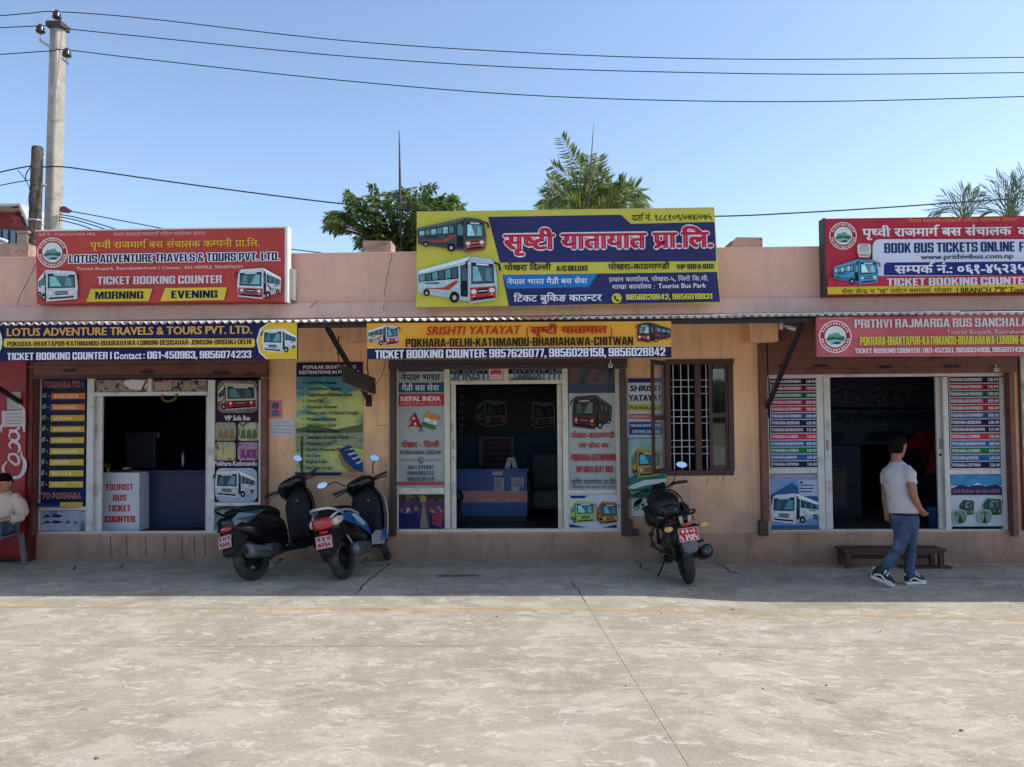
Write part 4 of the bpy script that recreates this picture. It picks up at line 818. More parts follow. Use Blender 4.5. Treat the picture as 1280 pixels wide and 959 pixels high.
pr.text('पोखरा - दिल्ली', 502, 549.5, 553, 559.3, (176, 36, 34), .02, font='D'); pr.text('POKHARA-DELHI', 501, 551, 563, 568, (60, 64, 76), .005, .02)
pr.rect(500, 574.8, 521, 575.4, (70, 78, 92), 'rule'); pr.rect(532, 574.8, 552, 575.4, (70, 78, 92), 'rule'); pr.ring(526.3, 575, 4.2, 4.2, .6, (60, 70, 90), 20); pr.poly([(524, 572.8), (525.4, 572.4), (526, 574.2), (525.3, 575), (527, 577), (528, 576.6), (529, 578), (527.8, 579), (525.6, 577.8), (524.2, 575.4)], (50, 60, 84), 'phone_mark')
for k, s_ in enumerate(('061-591081', '9846082332', '9856028158')): pr.text(s_, [510.5, 509, 509.5][k], [542, 543.5, 543][k], 581.5+7.2*k, 586.5+7.2*k, (52, 60, 74), .0, .02)
pr.rect(497.5, 602.2, 555, 605.8, (186, 66, 80), 'band')
t, pr = poster('photo of purple seats along a bus aisle low in the middle shop front', wq(498, 618.5, 555.3, 660.5), .052, photo('aisle_print', [(34, 34, 60), (60, 50, 90), (110, 60, 90), (50, 40, 50)], 9, 5, .8))
pr.rect(498, 618.5, 555.3, 626, photo('aisle_roof', [(70, 64, 40), (40, 36, 36), (130, 120, 60)], 8)); pr.poly([(525, 660), (536, 660), (530.5, 630), (528.5, 630)], (130, 128, 110), 'aisle_picture'); pr.disc(529, 624, 4, 4.5, (150, 140, 80), 12, 'aisle_picture')
rr = random.Random(3)
for k in range(26):
    sd_ = -1 if k % 2 else 1; d = (k//2)/13; X = 529+sd_*(6+20*rr.random()); Y = 632+rr.random()*9; pr.poly([(X-2.2, Y+4), (X-1.8, Y), (X+1.8, Y), (X+2.2, Y+4)], [(150, 110, 140), (190, 160, 190), (120, 60, 70), (60, 60, 120), (150, 120, 90)][k % 5], 'seat_picture', up=k % 3 == 0)
pr.poly([(498.2, 642), (522, 641), (524, 660.4), (498.2, 660.4)], (34, 38, 92), 'seat_picture'); pr.poly([(537, 641), (555, 640), (555, 660.4), (539, 660.4)], (38, 36, 86), 'seat_picture'); pr.poly([(540, 642), (551, 640.5), (555, 632), (555, 645), (552, 660), (541, 655)], (140, 60, 80), 'seat_picture')
t, pr = poster('grey poster with red bus print and POKHARA-KATHMANDU in the middle shop front', [(710.8, 461), (769.7, 461), (769.7, 612.2), (710.8, 612.2)], .052, photo('pale_grey_print', []) if 'pale_grey_print' in _M else (160, 165, 168))
pr.rect(711, 461, 769.5, 491, photo('mall_print', [(48, 54, 70), (76, 80, 96), (120, 80, 80), (60, 66, 84)], 6, 6, .6)); pr.rect(711, 480, 769.5, 491.5, (62, 72, 98), 'band')
pr.multi(bus_items((70, 62, 60), (112, 34, 32), (58, 66, 62), k=.42, roof=(74, 70, 70), light=(190, 180, 170)), 'bus_picture', (715, 494, 765, 540), flip=True)
pr.text('पोखरा-काठमाण्डौ', 714, 768, 541.5, 547.5, (184, 44, 46), .02, font='D'); pr.text('VIP सोफा बस', 723, 761, 554.5, 560, (184, 44, 46), .018, font='D')
pr.text('POKHARA-KATHMANDU', 714, 770, 567.5, 576, (176, 40, 48), .03, .05); pr.text('VIP SOFA SEAT BUS', 720, 766, 582.5, 590.5, (176, 40, 48), .03, .05)
pr.text('सृष्टि यातायात प्रा.लि', 714, 769, 600, 605, (96, 70, 74), .01, font='D'); pr.text('SRISHTI YATAYAT PVT.LTD', 715, 768, 607.3, 610, (76, 70, 78), .0, .02)
t, pr = poster('white poster with a green bus and an orange bus low in the middle shop front', wq(710.8, 617.8, 769.8+4, 660.6), .045, (200, 210, 220))
pr.poly([(712, 619.5), (735, 619.5), (730, 623), (714, 623)], (36, 58, 120)); pr.poly([(712, 655), (722, 657), (734, 659.5), (712, 659.5)], (36, 58, 120)); pr.poly([(752, 659.5), (774, 655), (774, 660)], (36, 58, 120))
pr.multi(bus_items((188, 200, 120), (170, 186, 70), (80, 130, 140), k=.22), 'bus_picture', (713, 626, 744, 656)); pr.multi(bus_items((180, 110, 50), (196, 140, 60), (60, 110, 120), k=.28), 'bus_picture', (745, 627, 773, 657))
# ---- posters on the wall beside the window
t, pr = board('poster', 'tall white and green route poster with a yellow bus beside the barred window', 'poster', -.015, [(784.6, 473), (832.5, 474), (832, 622), (785, 622)], .012, (206, 212, 212))
pr.rect(784.8, 473, 832, 478.5, (40, 52, 124), 'band'); pr.text('SHRISTI', 787, 826, 482, 489, (32, 38, 92), .02, .02, shear=.15); pr.text('YATAYAT', 786, 828, 494, 501.5, (32, 38, 92), .02, .02, shear=.15)
pr.rect(785, 505, 831.5, 514, (190, 192, 92), 'band'); pr.text('POKHARA-DELHI', 787, 826, 507.5, 512, (60, 66, 50), .012, .02, shear=.12)
pr.rrect(786.5, 517.5, 829, 523.8, 1.5, (196, 70, 76)); pr.text('POKHARA-KATHMANDU', 788, 827, 519, 522.4, (232, 190, 186), .01, .02)
pr.rrect(786.3, 527.5, 828, 543.5, 2, (38, 66, 136)); pr.text('POKHARA-BHAIRAHAWA', 788, 826, 530, 533.6, (206, 214, 226), .012, .03); pr.text('CHITWAN, SAURAHA', 790, 824, 537.5, 541.4, (206, 214, 226), .012, .03)
pr.rect(785, 546, 832, 606, photo('teal_sky_print', [(128, 166, 166), (160, 188, 184), (104, 150, 150)], 2.2), 'picture'); pr.poly([(785, 548.2), (832, 546.5), (832, 547.5), (785, 549.2)], (70, 110, 116))
pr.poly([(785, 597), (800, 592), (832, 590), (832, 611), (785, 614)], (46, 120, 110)); pr.poly([(785, 608), (805, 600), (832, 598), (832, 603), (806, 607), (785, 613)], (206, 214, 214))
pr.multi(bus_items((186, 158, 66), (196, 160, 62), (56, 110, 124), k=.2, roof=(110, 100, 60)), 'bus_picture', (789, 561, 826, 599)); pr.rect(784.9, 611, 832, 622, (40, 110, 74), 'band'); pr.text('TICKET', 787, 805, 613.8, 618, (150, 196, 170), .0, .02)
t, pr = board('sign', 'small white wallet sign with green letter e beside the motorcycle', 'sign', -.015, [(789, 623), (822, 623), (822, 645.5), (789.5, 645)], .01, (214, 218, 220))
pr.ring(795.5, 633.5, 4.2, 4.6, 1.5, (60, 140, 84), 20); pr.rect(792, 632.6, 799, 634.2, (60, 140, 84), 'mark'); pr.text('Sewa', 801.5, 820, 629.5, 637.5, (34, 46, 48), .03, .02)
# ---- timetables
rows = [('POKHARA-KATHMANDU', '7:00 PM', (26, 22, 48)), ('POKHARA-KATHMANDU', '7:30 PM', (140, 22, 44)), ('POKHARA-KATHMANDU', '7:00 AM', (16, 92, 64)), ('POKHARA-KATHMANDU', '8:30 AM', (150, 24, 90)), ('POKHARA-KATHMANDU', '9:00 AM', (168, 46, 40)), ('POKHARA-KATHMANDU', '10:00 AM', (34, 84, 134)),
        ('POKHARA-BESISHAR', '6:30 AM', (38, 34, 76)), ('POKHARA-BHAIRAHAWA', '7:15 AM', (40, 34, 52)), ('POKHARA-LUMBINI', '7:30 AM', (190, 54, 62)), ('POKHARA-BHAIRAHAWA', '8:00 AM', (38, 106, 160)), ('POKHARA-LUMBINI', '8:30 AM', (28, 116, 74)), ('POKHARA-JOMSOM', '6:30 AM', (34, 100, 166)), ('POKHARA-CHITWAN', '7:30 AM', (34, 32, 56))]
for lab, X0, X1, X0b, X1b, ya, yb in (('colour striped bus timetable left of the right shop door behind the bracket', 962.3, 1021, 963.5, 1023, 473, 585), ('colour striped bus timetable right of the right shop door', 1185.5, 1249, 1188.5, 1252, 470.5, 586)):
    t, pr = board('timetable', lab, 'timetable', .04, [(X0, ya-1), (X1, ya-1), (X1b, yb+1), (X0b, yb+1)], .004, (196, 196, 206)); h = (yb-ya)/13
    for k, (a, b_, c_) in enumerate(rows):
        u = (k+.5)/13; x0_ = X0+(X0b-X0)*u+.8; x1_ = X1+(X1b-X1)*u-.8; y = ya+h*k+.3; pr.rect(x0_, y, x1_, y+h-1.15, c_, 'row', up=k == 0)
    pr.k += 1
    for k, (a, b_, c_) in enumerate(rows):
        u = (k+.5)/13; x0_ = X0+(X0b-X0)*u+.8; x1_ = X1+(X1b-X1)*u-.8; y = ya+h*k+.3; W = x1_-x0_; kk = pr.k
        pr.text(a, x0_+1, x0_+1+W*.68*len(a)/18, y+1.9, y+h-3.1, (220, 216, 226), .012, .035); pr.k = kk; pr.text(b_, x1_-W*.23, x1_-1.2, y+1.9, y+h-3.1, (224, 218, 228), .012, .03); pr.k = kk
t, pr = poster('picture of a white coach before a blue mountain under the left timetable', [(962.5, 592.5), (1024.5, 592.5), (1026, 661), (963, 661)], .052, photo('sky_print', [(96, 130, 180), (120, 156, 200), (150, 178, 210)], 1.5, 3, .2))
pr.poly([(963, 619), (975, 612), (990, 603), (999, 611), (1012, 617), (1025, 622), (1025, 632), (963, 632)], (44, 96, 146), 'mountain_picture'); pr.rect(963, 592.5, 1024.5, 598.5, (150, 140, 168), 'band'); pr.text('GRAND BUS TRAVELS', 966, 1018, 594, 597, (190, 185, 205), 0, 0)
pr.rect(998, 600, 1022, 620, (176, 190, 214), 'caption_panel'); [pr.rect(999, 606+4*j, 1017-j, 607.2+4*j, (190, 120, 100), 'text_line', up=False) for j in range(3)]; pr.disc(1001.5, 603, 1.6, 1.6, (40, 40, 50), 10, 'mark')
pr.multi(bus_items((214, 220, 226), (196, 206, 204), (40, 84, 96), k=.50), 'bus_picture', (963.5, 617, 1024.5, 657), flip=True); pr.rect(963.5, 656.5, 1025, 660, (60, 90, 140), 'band')
t, pr = poster('snow mountain poster with green buses in circles under the right timetable', [(1188.5, 593.5), (1251.5, 593.5), (1254.5, 659), (1188.8, 659)], .052, (196, 204, 208))
pr.rect(1188.6, 593.7, 1251.5, 607, photo('deep_sky_print', [(30, 96, 160), (70, 150, 196), (50, 120, 180)], 2), 'sky_picture'); pr.poly([(1189, 611), (1200, 606), (1212, 608), (1221, 603.5), (1231, 608), (1245, 605.5), (1252, 609), (1252, 619), (1189, 619)], (38, 58, 100), 'mountain_picture'); pr.poly([(1215, 607), (1221, 603.5), (1228, 607), (1222, 606.2)], (210, 214, 224), 'snow_picture')
pr.rect(1188.8, 611.5, 1252, 617.5, (60, 50, 84), 'band'); pr.text('मिनी मिनीबस बस सेवा समिति', 1191, 1250, 613, 616.4, (200, 120, 140), .0, font='D')
pr.multi(bus_items((50, 84, 62), (120, 130, 60), (60, 80, 84), k=.3, light=(190, 190, 170)), 'bus_picture', (1199, 625, 1217, 646)); pr.multi(bus_items((60, 110, 80), (40, 100, 54), (50, 84, 84), k=.25, light=(190, 200, 190)), 'bus_picture', (1228, 623, 1251, 646))
for c_ in (1198.5, 1229.5): pr.disc(c_, 646, 9.5, 9.5, (200, 206, 206), 22, 'photo_circle'); pr.disc(c_, 646, 8.6, 8.6, photo('green_circle_print', [(60, 84, 66), (140, 160, 150), (90, 120, 96), (40, 60, 50)], 12), 22, 'photo_circle'); pr.poly([(c_-2.5, 653), (c_, 641), (c_+2.5, 653)], (40, 60, 50), 'tree_picture')
pr.rect(1189, 657.6, 1252, 658.6, (30, 44, 60), 'rule')

# ================================================================ HEADER SIGNS UNDER THE AWNING
YS = -1.70
t, pr = board('header_sign', 'long navy header sign with cream letters and a white coach at its right end', 'sign', YS, [(-95, 403), (371.5, 402.3), (371.5, 449), (-95, 452)], .035, (38, 38, 84))
pr.poly([(336, 403), (371.3, 402.6), (371.3, 448.6), (333, 449.2), (324, 441), (320.5, 426), (325, 411)], (224, 222, 216)); pr.poly([(338, 403.2), (371.2, 402.8), (371.2, 448.4), (335, 449), (326, 440.5), (322.7, 426), (327, 411.5)], (222, 186, 56), 'yellow_field'); pr.multi(bus_items((218, 222, 226), (200, 206, 214), (50, 92, 100), k=.42), 'bus_picture', (328, 411, 371, 443), flip=True)
pr.disc(-10, 427, 14, 20, (220, 216, 200)); pr.disc(-12.2, 427, 13.6, 19, (196, 180, 76), name='yellow_field')
pr.text('LOTUS ADVENTURE TRAVELS & TOURS PVT. LTD.', 9.5, 316, 409.2, 418.8, (214, 164, 84), .010, .028)
pr.rrect(6, 423.5, 319.5, 434.5, 3, (222, 192, 84)); pr.text('POKHARA-BHAKTAPUR-KATHMANDU-BHAIRAHAWA-LUMBINI-BESISAHAR-JOMSOM-BIRGUNJ-DELHI', 10.5, 315, 425.8, 432, (36, 32, 34), .03, .045)
pr.text('TICKET BOOKING COUNTER I Contact : 061-450963, 9856074233', 10.5, 315, 440, 449, (226, 226, 236), .028, .055)
t, pr = board('header_sign', 'yellow and navy header sign with red lettering over the middle shop', 'sign', YS, [(458.5, 404), (839, 401.5), (839.3, 447), (458.8, 449.4)], .035, photo('amber_vinyl', [(216, 150, 52), (226, 166, 58), (220, 156, 54)], .8, 2, .1))
pr.poly([(458.8, 435.4), (839.2, 433.2), (839.3, 446.9), (458.8, 449.2)], (42, 38, 74), 'navy_band'); pr.poly([(458.8, 434.7), (839.2, 432.5), (839.2, 433.4), (458.8, 435.6)], (224, 200, 190), 'rule')
pr.multi(bus_items((196, 192, 188), (192, 42, 50), (66, 92, 100), k=.6), 'bus_picture', (459.5, 406, 499, 434)); pr.multi(bus_items((66, 58, 58), (170, 40, 46), (90, 110, 106), k=.62, roof=(70, 66, 68)), 'bus_picture', (796, 403.5, 838.6, 430), flip=True)
pr.text('SRISHTI YATAYAT', 533, 652, 408, 418.5, (178, 44, 30), .006, .022, shear=.2); pr.text('(', 658, 661, 408, 419, (178, 44, 30), .012); pr.text('सृष्टी यातायात', 662.5, 759, 408.5, 417, (170, 36, 28), .022, .02, font='D'); pr.text(')', 762, 765, 408, 419, (178, 44, 30), .012)
pr.text('POKHARA-DELHI-KATHMANDU-BHAIRAHAWA-CHITWAN', 507.5, 791, 422.5, 433, (34, 26, 26), .022, .04)
pr.text('TICKET BOOKING COUNTER: 9857626077, 9856028158, 9856028842', 469.5, 831, 436.5, 446.8, (226, 224, 232), .026, .06)
t, pr = board('header_sign', 'faded red header sign with a round emblem under the awning at right', 'sign', YS, [(1020.5, 396.5), (1420, 392), (1420, 444.5), (1021, 446)], .035, photo('faded_red_vinyl', [(160, 60, 70), (190, 98, 102), (172, 74, 82)], .9, 3, .2))
emblem(pr, 1044, 421, 20.3); pr.text('दर्ता नं. १७६५२८/०७३/०७४', 1023.5, 1059, 397, 399.4, (214, 170, 176), .0, font='D')
pr.text('PRITHVI RAJMARGA BUS SANCHALAN', 1067.5, 1292, 398.5, 409, (206, 200, 196), .024, .05); pr.text('COMPANY', 1298, 1350, 398.5, 409, (206, 200, 196), .024, .05); pr.text('Tourist Buspark, Rastrabankchowk', 1182.5, 1303, 412, 417.5, (206, 176, 180), .0, .01)
pr.text('-BESISAHAR-JOMSOM', 1272, 1345, 419.5, 430, (206, 204, 66), .03, .05); pr.text('POKHARA-BHAKTAPUR-KATHMANDU-BHAIRAHAWA-LUMBINI', 1074, 1271, 420.5, 431, (206, 204, 66), .03, .05); pr.text('TICKET BOOKING COUNTER | 061-452351, 9856034000, 9856017435', 1067.5, 1279, 435, 441, (222, 214, 216), .014, .03)
# ================================================================ BOARDS ON THE PARAPET
def props(t, pts, Y):
    for a, b_ in pts:
        p = P(a, b_, Y); m = MB(); m.box(p.x-.02, p.x+.02, Y+.03, -.008, p.z-.02, p.z+.02); m.build('bracket', M_blackm, t)
YB1 = -.26
t, pr = board('billboard', 'red billboard with yellow MORNING and EVENING panels and a white edge on the parapet', 'billboard', YB1, [(44.8, 289.5), (356, 284.5), (357.5, 376.5), (46, 380)], .14, (186, 74, 68))
Mw = mat('white_frame_paint', rgb(222, 218, 212), .6, var=.1)
a = [P(356.2, 284.4, YB1), P(357.7, 376.6, YB1)]; m = MB(); m.box(a[0].x, a[0].x+.036, YB1-.002, YB1+.15, a[1].z-.01, a[0].z+.015); m.build('edge_strip', Mw, t)
pA, pB_ = P(44, 289.2, YB1), P(356, 284.2, YB1); m = MB(); m.box(pA.x, pB_.x, YB1-.004, YB1+.145, (pA.z+pB_.z)/2-.005, (pA.z+pB_.z)/2+.014); m.build('edge_strip', Mw, t)
m = MB(); z_ = P(362, 336, YB1+.1).z; m.box(a[0].x+.037, a[0].x+.086, YB1+.08, YB1+.26, P(362, 375, YB1+.1).z, z_); m.build('junction_box', mat('galvanised_box', rgb(170, 168, 164), .5, .4), t, bevel=.004); props(t, ((90, 350), (310, 345)), YB1+.1)
pr.text('दर्ता नं : २१६५२९/२०७३-०७६', 48, 119, 291.2, 294.8, (222, 196, 190), .005, font='D'); pr.text('नेपाल यातायात व्यवसायी राष्ट्रिय महासंघमा आवद्ध', 142, 257, 290.6, 294.4, (226, 186, 178), .0, font='D')
emblem(pr, 66, 316, 19)
pr.text('पृथ्वी राजमार्ग बस संचालक कम्पनी प्रा.लि.', 113.5, 325, 302, 309.5, (222, 182, 58), .012, .01, font='D')
pr.text('LOTUS ADVENTURE TRAVELS & TOURS PVT. LTD.', 87.5, 350, 317.5, 327.6, (28, 30, 66), .025, .04, outline=(232, 226, 230), ow=.10)
pr.text('Tourist Buspark, Rastrabankchowk I Contact : 061-450963, 9856074233', 97, 304, 333.2, 337, (224, 198, 190), .0, .018)
pr.text('TICKET BOOKING COUNTER', 123, 278, 345.5, 355.2, (212, 204, 208), .03, .06)
pr.poly([(115, 361.5), (192, 361.2), (187, 377), (109, 377.7)], (212, 188, 70), 'yellow_field'); pr.poly([(207.5, 360.5), (285, 359.6), (281, 375.5), (201.5, 377)], (212, 188, 70), 'yellow_field')
pr.text('MORNING', 120.5, 180.5, 364.8, 374, (26, 28, 50), .03, .05); pr.text('EVENING', 215.5, 273, 363.8, 373, (26, 28, 50), .03, .05)
pr.multi(bus_items((204, 214, 210), (196, 204, 206), (76, 112, 110), k=.22), 'bus_picture', (49, 338, 99, 380)); pr.multi(bus_items((212, 216, 224), (168, 80, 86), (70, 100, 104), k=.42), 'bus_picture', (298, 336, 353, 377), flip=True)
t, pr = board('billboard', 'large yellow and navy billboard of the middle bus company on the parapet', 'billboard', -.32, [(521, 266), (892.8, 260.8), (900.3, 378), (520.5, 384.2)], .12, (204, 194, 78)); props(t, ((580, 350), (840, 345)), -.25)
m = MB(); a = P(521, 265.6, -.32); b_ = P(892.8, 260.6, -.32); m.box(a.x, b_.x, -.322, -.19, (a.z+b_.z)/2-.004, (a.z+b_.z)/2+.012); m.build('edge_strip', mat('faded_yellow_edge', rgb(196, 190, 110), .6), t)
pr.poly([(610, 271.2), (776, 268.6), (788.5, 280), (893, 277.5), (895.2, 326.5), (625, 328.5)], (50, 54, 98), 'navy_field')
pr.poly([(628, 344), (896.2, 340), (900, 377.5), (636, 382.8)], (50, 54, 98), 'navy_field')
pr.poly([(629, 344.4), (747, 342.7), (736, 359), (633.5, 361)], (40, 120, 190), 'blue_field')
pr.text('दर्ता नं. १८८१०९/०७४/०७५', 790, 890, 268.6, 275.5, (66, 60, 30), .012, font='D')
pr.text('सृष्टी यातायात प्रा.लि.', 629, 891.5, 292.5, 310.5, (190, 44, 70), .03, .015, font='D', outline=(232, 222, 228), ow=.055)
pr.text('पोखरा दिल्ली', 630.5, 689, 331.5, 338, (36, 34, 40), .018, font='D'); pr.text('A/C DELUXE', 695.5, 735, 332.5, 339, (36, 34, 40), .02, .05)
pr.text('पोखरा-काठमाण्डौ', 760, 837, 330.5, 337, (36, 34, 40), .018, font='D'); pr.text('VIP SOFA BUS', 845.5, 892, 330.5, 336.5, (36, 34, 40), .02, .05)
pr.text('नेपाल भारत मैत्री बस सेवा', 634, 734, 349.3, 355.2, (224, 230, 236), .018, font='D')
pr.text('प्रधान कार्यालय, पोखरा-५, जिरो कि.मी.', 761, 885, 347, 352, (214, 216, 224), .008, font='D'); pr.text('शाखा कार्यालय :', 765, 818, 356.5, 361.5, (214, 216, 224), .008, font='D'); pr.text('Tourist Bus Park', 822, 882, 354.8, 360.5, (220, 222, 228), .006, .015)
pr.text('टिकट बुकिङ काउन्टर', 642, 752, 369.5, 377, (226, 224, 232), .02, font='D'); pr.disc(770.5, 373.5, 6.3, 6.3, (206, 196, 60), 22, 'phone_disc'); pr.poly([(767, 370.6), (769, 369.8), (770, 372.2), (769, 373.2), (771, 375.3), (772.4, 374.6), (774, 376.3), (772, 378), (769, 376.3), (767.2, 373.6)], (40, 42, 84), 'phone_mark')
pr.text('9856028842, 9856019931', 782, 889.5, 368, 374.8, (214, 206, 74), .018, .035)
pr.multi(bus_items((70, 84, 86), (176, 70, 52), (96, 132, 136), k=.70, side=(66, 72, 76)), 'bus_picture', (521.6, 273, 608, 319)); pr.multi(bus_items((178, 200, 206), (190, 66, 54), (70, 100, 108), k=.66, side=(168, 190, 196)), 'bus_picture', (521.6, 322, 622, 384))
YB3 = -.24
t, pr = board('billboard', 'red billboard about online bus tickets with a blue coach at the right', 'billboard', YB3, [(1031.5, 273.5), (1440, 267.5), (1440, 363), (1033.5, 368.8)], .17, (180, 52, 66)); props(t, ((1080, 340), (1300, 335)), YB3+.1)
a = P(1031.4, 273.5, YB3); b_ = P(1033.2, 368.9, YB3); m = MB(); m.box(a.x-.02, a.x, YB3-.003, YB3+.175, b_.z-.015, a.z+.01); m.build('edge_strip', mat('shaded_edge', rgb(60, 50, 50), .6), t)  # left side of the board, its shade painted in as a dark strip
pr.text('"नेपाल यातायात व्यवसायी राष्ट्रिय महासंघमा आवद्ध"', 1134, 1273, 273.5, 277.5, (206, 156, 84), .0, font='D')
emblem(pr, 1053.6, 295, 17.2)
pr.text('पृथ्वी राजमार्ग बस संचालक', 1077, 1264, 285.5, 295, (228, 216, 218), .022, .012, font='D'); pr.text('कम्पनी प्रा.लि.', 1271, 1370, 284.5, 294, (228, 216, 218), .022, .012, font='D')
pr.rrect(1090, 299.5, 1436, 345.5, 9, (206, 212, 226), name='white_field'); pr.poly([(1104, 332), (1107, 328.5), (1436, 326), (1436, 344), (1104, 344.5)], (44, 48, 116), 'navy_field')
pr.text('FROM HERE', 1273, 1335, 302.5, 314.8, (38, 44, 104), .03, .05); pr.text('BOOK BUS TICKETS ONLINE', 1104.5, 1267, 303.5, 315.8, (38, 44, 104), .03, .05); pr.text('www.prithivibus.com.np', 1150, 1265.5, 318, 324, (44, 46, 70), .006, .015)
pr.text('सम्पर्क नं.:', 1117, 1189, 332.5, 342, (222, 224, 236), .022, .01, font='D'); pr.text('०६१-४५२३५९', 1195, 1290, 331.5, 341.5, (222, 224, 236), .026, .016, font='D')
pr.rect(1034, 344.8, 1438, 358, (180, 52, 66), 'red_field'); pr.text('TICKET BOOKING COUNTER', 1107.5, 1287, 347.6, 356.8, (214, 210, 218), .015, .035)
pr.poly([(1033, 359.5), (1440, 353.5), (1440, 362.8), (1033.4, 368.6)], (206, 182, 54), 'yellow_field'); pr.text('सेवा केन्द्र च "ख" पर्यटन बसपार्क, पोखरा', 1051, 1188, 362, 366.8, (76, 48, 30), .008, font='D'); pr.text('| BRANCH 7"B" Tourist Buspark', 1194, 1322, 359.6, 366, (56, 44, 34), .006, .02)
pr.multi([([(.12, 0), (.88, 0), (.94, .25), (1, .3), (1, .85), (.85, 1), (.12, 1), (0, .85), (0, .3), (.08, .25)], (206, 200, 196)), ([(.14, .42), (.86, .42), (.86, .8), (.14, .8)], (176, 178, 178)), ([(.2, .1), (.8, .1), (.76, .24), (.24, .24)], (150, 140, 140)), ([(.2, .85), (.8, .85), (.8, .93), (.2, .93)], (150, 120, 116))], 'seat_picture', (1070, 305.5, 1087, 322.5))
pr.multi(bus_items((60, 140, 176), (84, 160, 186), (110, 150, 160), k=.58, roof=(90, 170, 196)), 'bus_picture', (1040, 325, 1096, 358.5))
# ================================================================ INSIDE THE SHOPS
def room(par_label, name, cat, px, Y): return thing(name, par_label, cat, (P(px, 660, Y).x, Y, SILL-.015))
FZ = SILL-.015
M_navy = mat('counter_navy', rgb(20, 24, 70), .5, var=.12); M_blue = mat('counter_blue', rgb(34, 70, 130), .5, var=.12); M_pinkb = mat('counter_pink_band', rgb(180, 120, 120), .5)
# left shop: white box sign, navy counter
t, pr = board('counter_sign', 'white box sign reading TOURIST BUS TICKET COUNTER inside the left shop door', 'sign', .35, [(129, 591), (174, 591), (174, 664), (128.5, 664)], .45, (214, 214, 220))
for k, s_ in enumerate(('TOURIST', 'BUS', 'TICKET', 'COUNTER')): pr.text(s_, [132, 141.5, 135.5, 131.5][k], [166.5, 158, 163.5, 169][k], 605+13.3*k, 612.8+13.3*k, (196, 48, 46), .025, .035)
x0, x1, z0, z1 = rect(174.5, 588, 262, 664, .6); t = room('plain navy service counter deep in the left shop', 'counter', 'counter', 218, .9); bx('front_panel', M_navy, t, x0+.01, x1+.6, .62, .66, FZ, z1-.04, bevel=.004); bx('counter_top', M_navy, t, x0, x1+.62, .58, 1.15, z1-.038, z1, bevel=.006)
M_chair = mat('dark_office_chair', rgb(52, 54, 62), .6)
t = room('dark office chair behind the left shop counter', 'office_chair', 'chair', 174, 1.6); c = P(174, 566, 1.6)
bx('backrest', M_chair, t, c.x-.24, c.x+.24, 1.62, 1.68, c.z-.25, c.z+.3, bevel=.04); bx('back_frame', mat('chair_grey_frame', rgb(110, 116, 124), .4), t, c.x-.27, c.x+.27, 1.685, 1.71, c.z+.22, c.z+.31, bevel=.01); bx('seat', M_chair, t, c.x-.25, c.x+.25, 1.2, 1.62, FZ+.42, FZ+.5, bevel=.03); MB().cyl((c.x, 1.4, FZ), (c.x, 1.4, FZ+.42), .03).build('stem', M_blackm, t); bx('base', M_blackm, t, c.x-.25, c.x+.25, 1.37, 1.43, FZ, FZ+.05, bevel=.01)
p = P(147, 587, .55); t = thing('telephone', 'small dark telephone with pale handset on the white box sign', 'telephone', p); bx('body', M_blackm, t, p.x-.06, p.x+.14, .5, .62, p.z-.04, p.z-.0, bevel=.01); bx('handset', mat('pinkish_plastic', rgb(190, 150, 140), .5), t, p.x+.1, p.x+.17, .5, .6, p.z+.001, p.z+.03, bevel=.008)
p = P(135, 583, .5); t = thing('small_plant', 'tiny yellow flowered plant on the box sign in the left shop', 'plant', p+Vector((0, 0, -.07))); MB().cyl(p+Vector((0, 0, -.075)), p+Vector((0, 0, -.03)), .02, 8, .026).build('pot', M_conc, t); mb = MB()
for k in range(9): mb.blob(p+Vector((random.uniform(-.035, .035), random.uniform(-.03, .03), random.uniform(-.02, .05))), .012, 5, 4)
mb.build('flowers', mat('yellow_green_leaf', rgb(140, 140, 50), .7, var=.3), t)
p = P(229, 575, .9); t = thing('thermos_flask', 'slim steel thermos flask on the left shop counter', 'flask', p+Vector((0, 0, -.1))); MB().lathe([(.028, -.10), (.03, -.09), (.03, .06), (.018, .09), (.018, .12)], p).build('body', mat('flask_steel', rgb(120, 126, 134), .3, .8), t); MB().cyl(p+Vector((0, 0, .121)), p+Vector((0, 0, .15)), .02).build('cap', M_blackm, t)
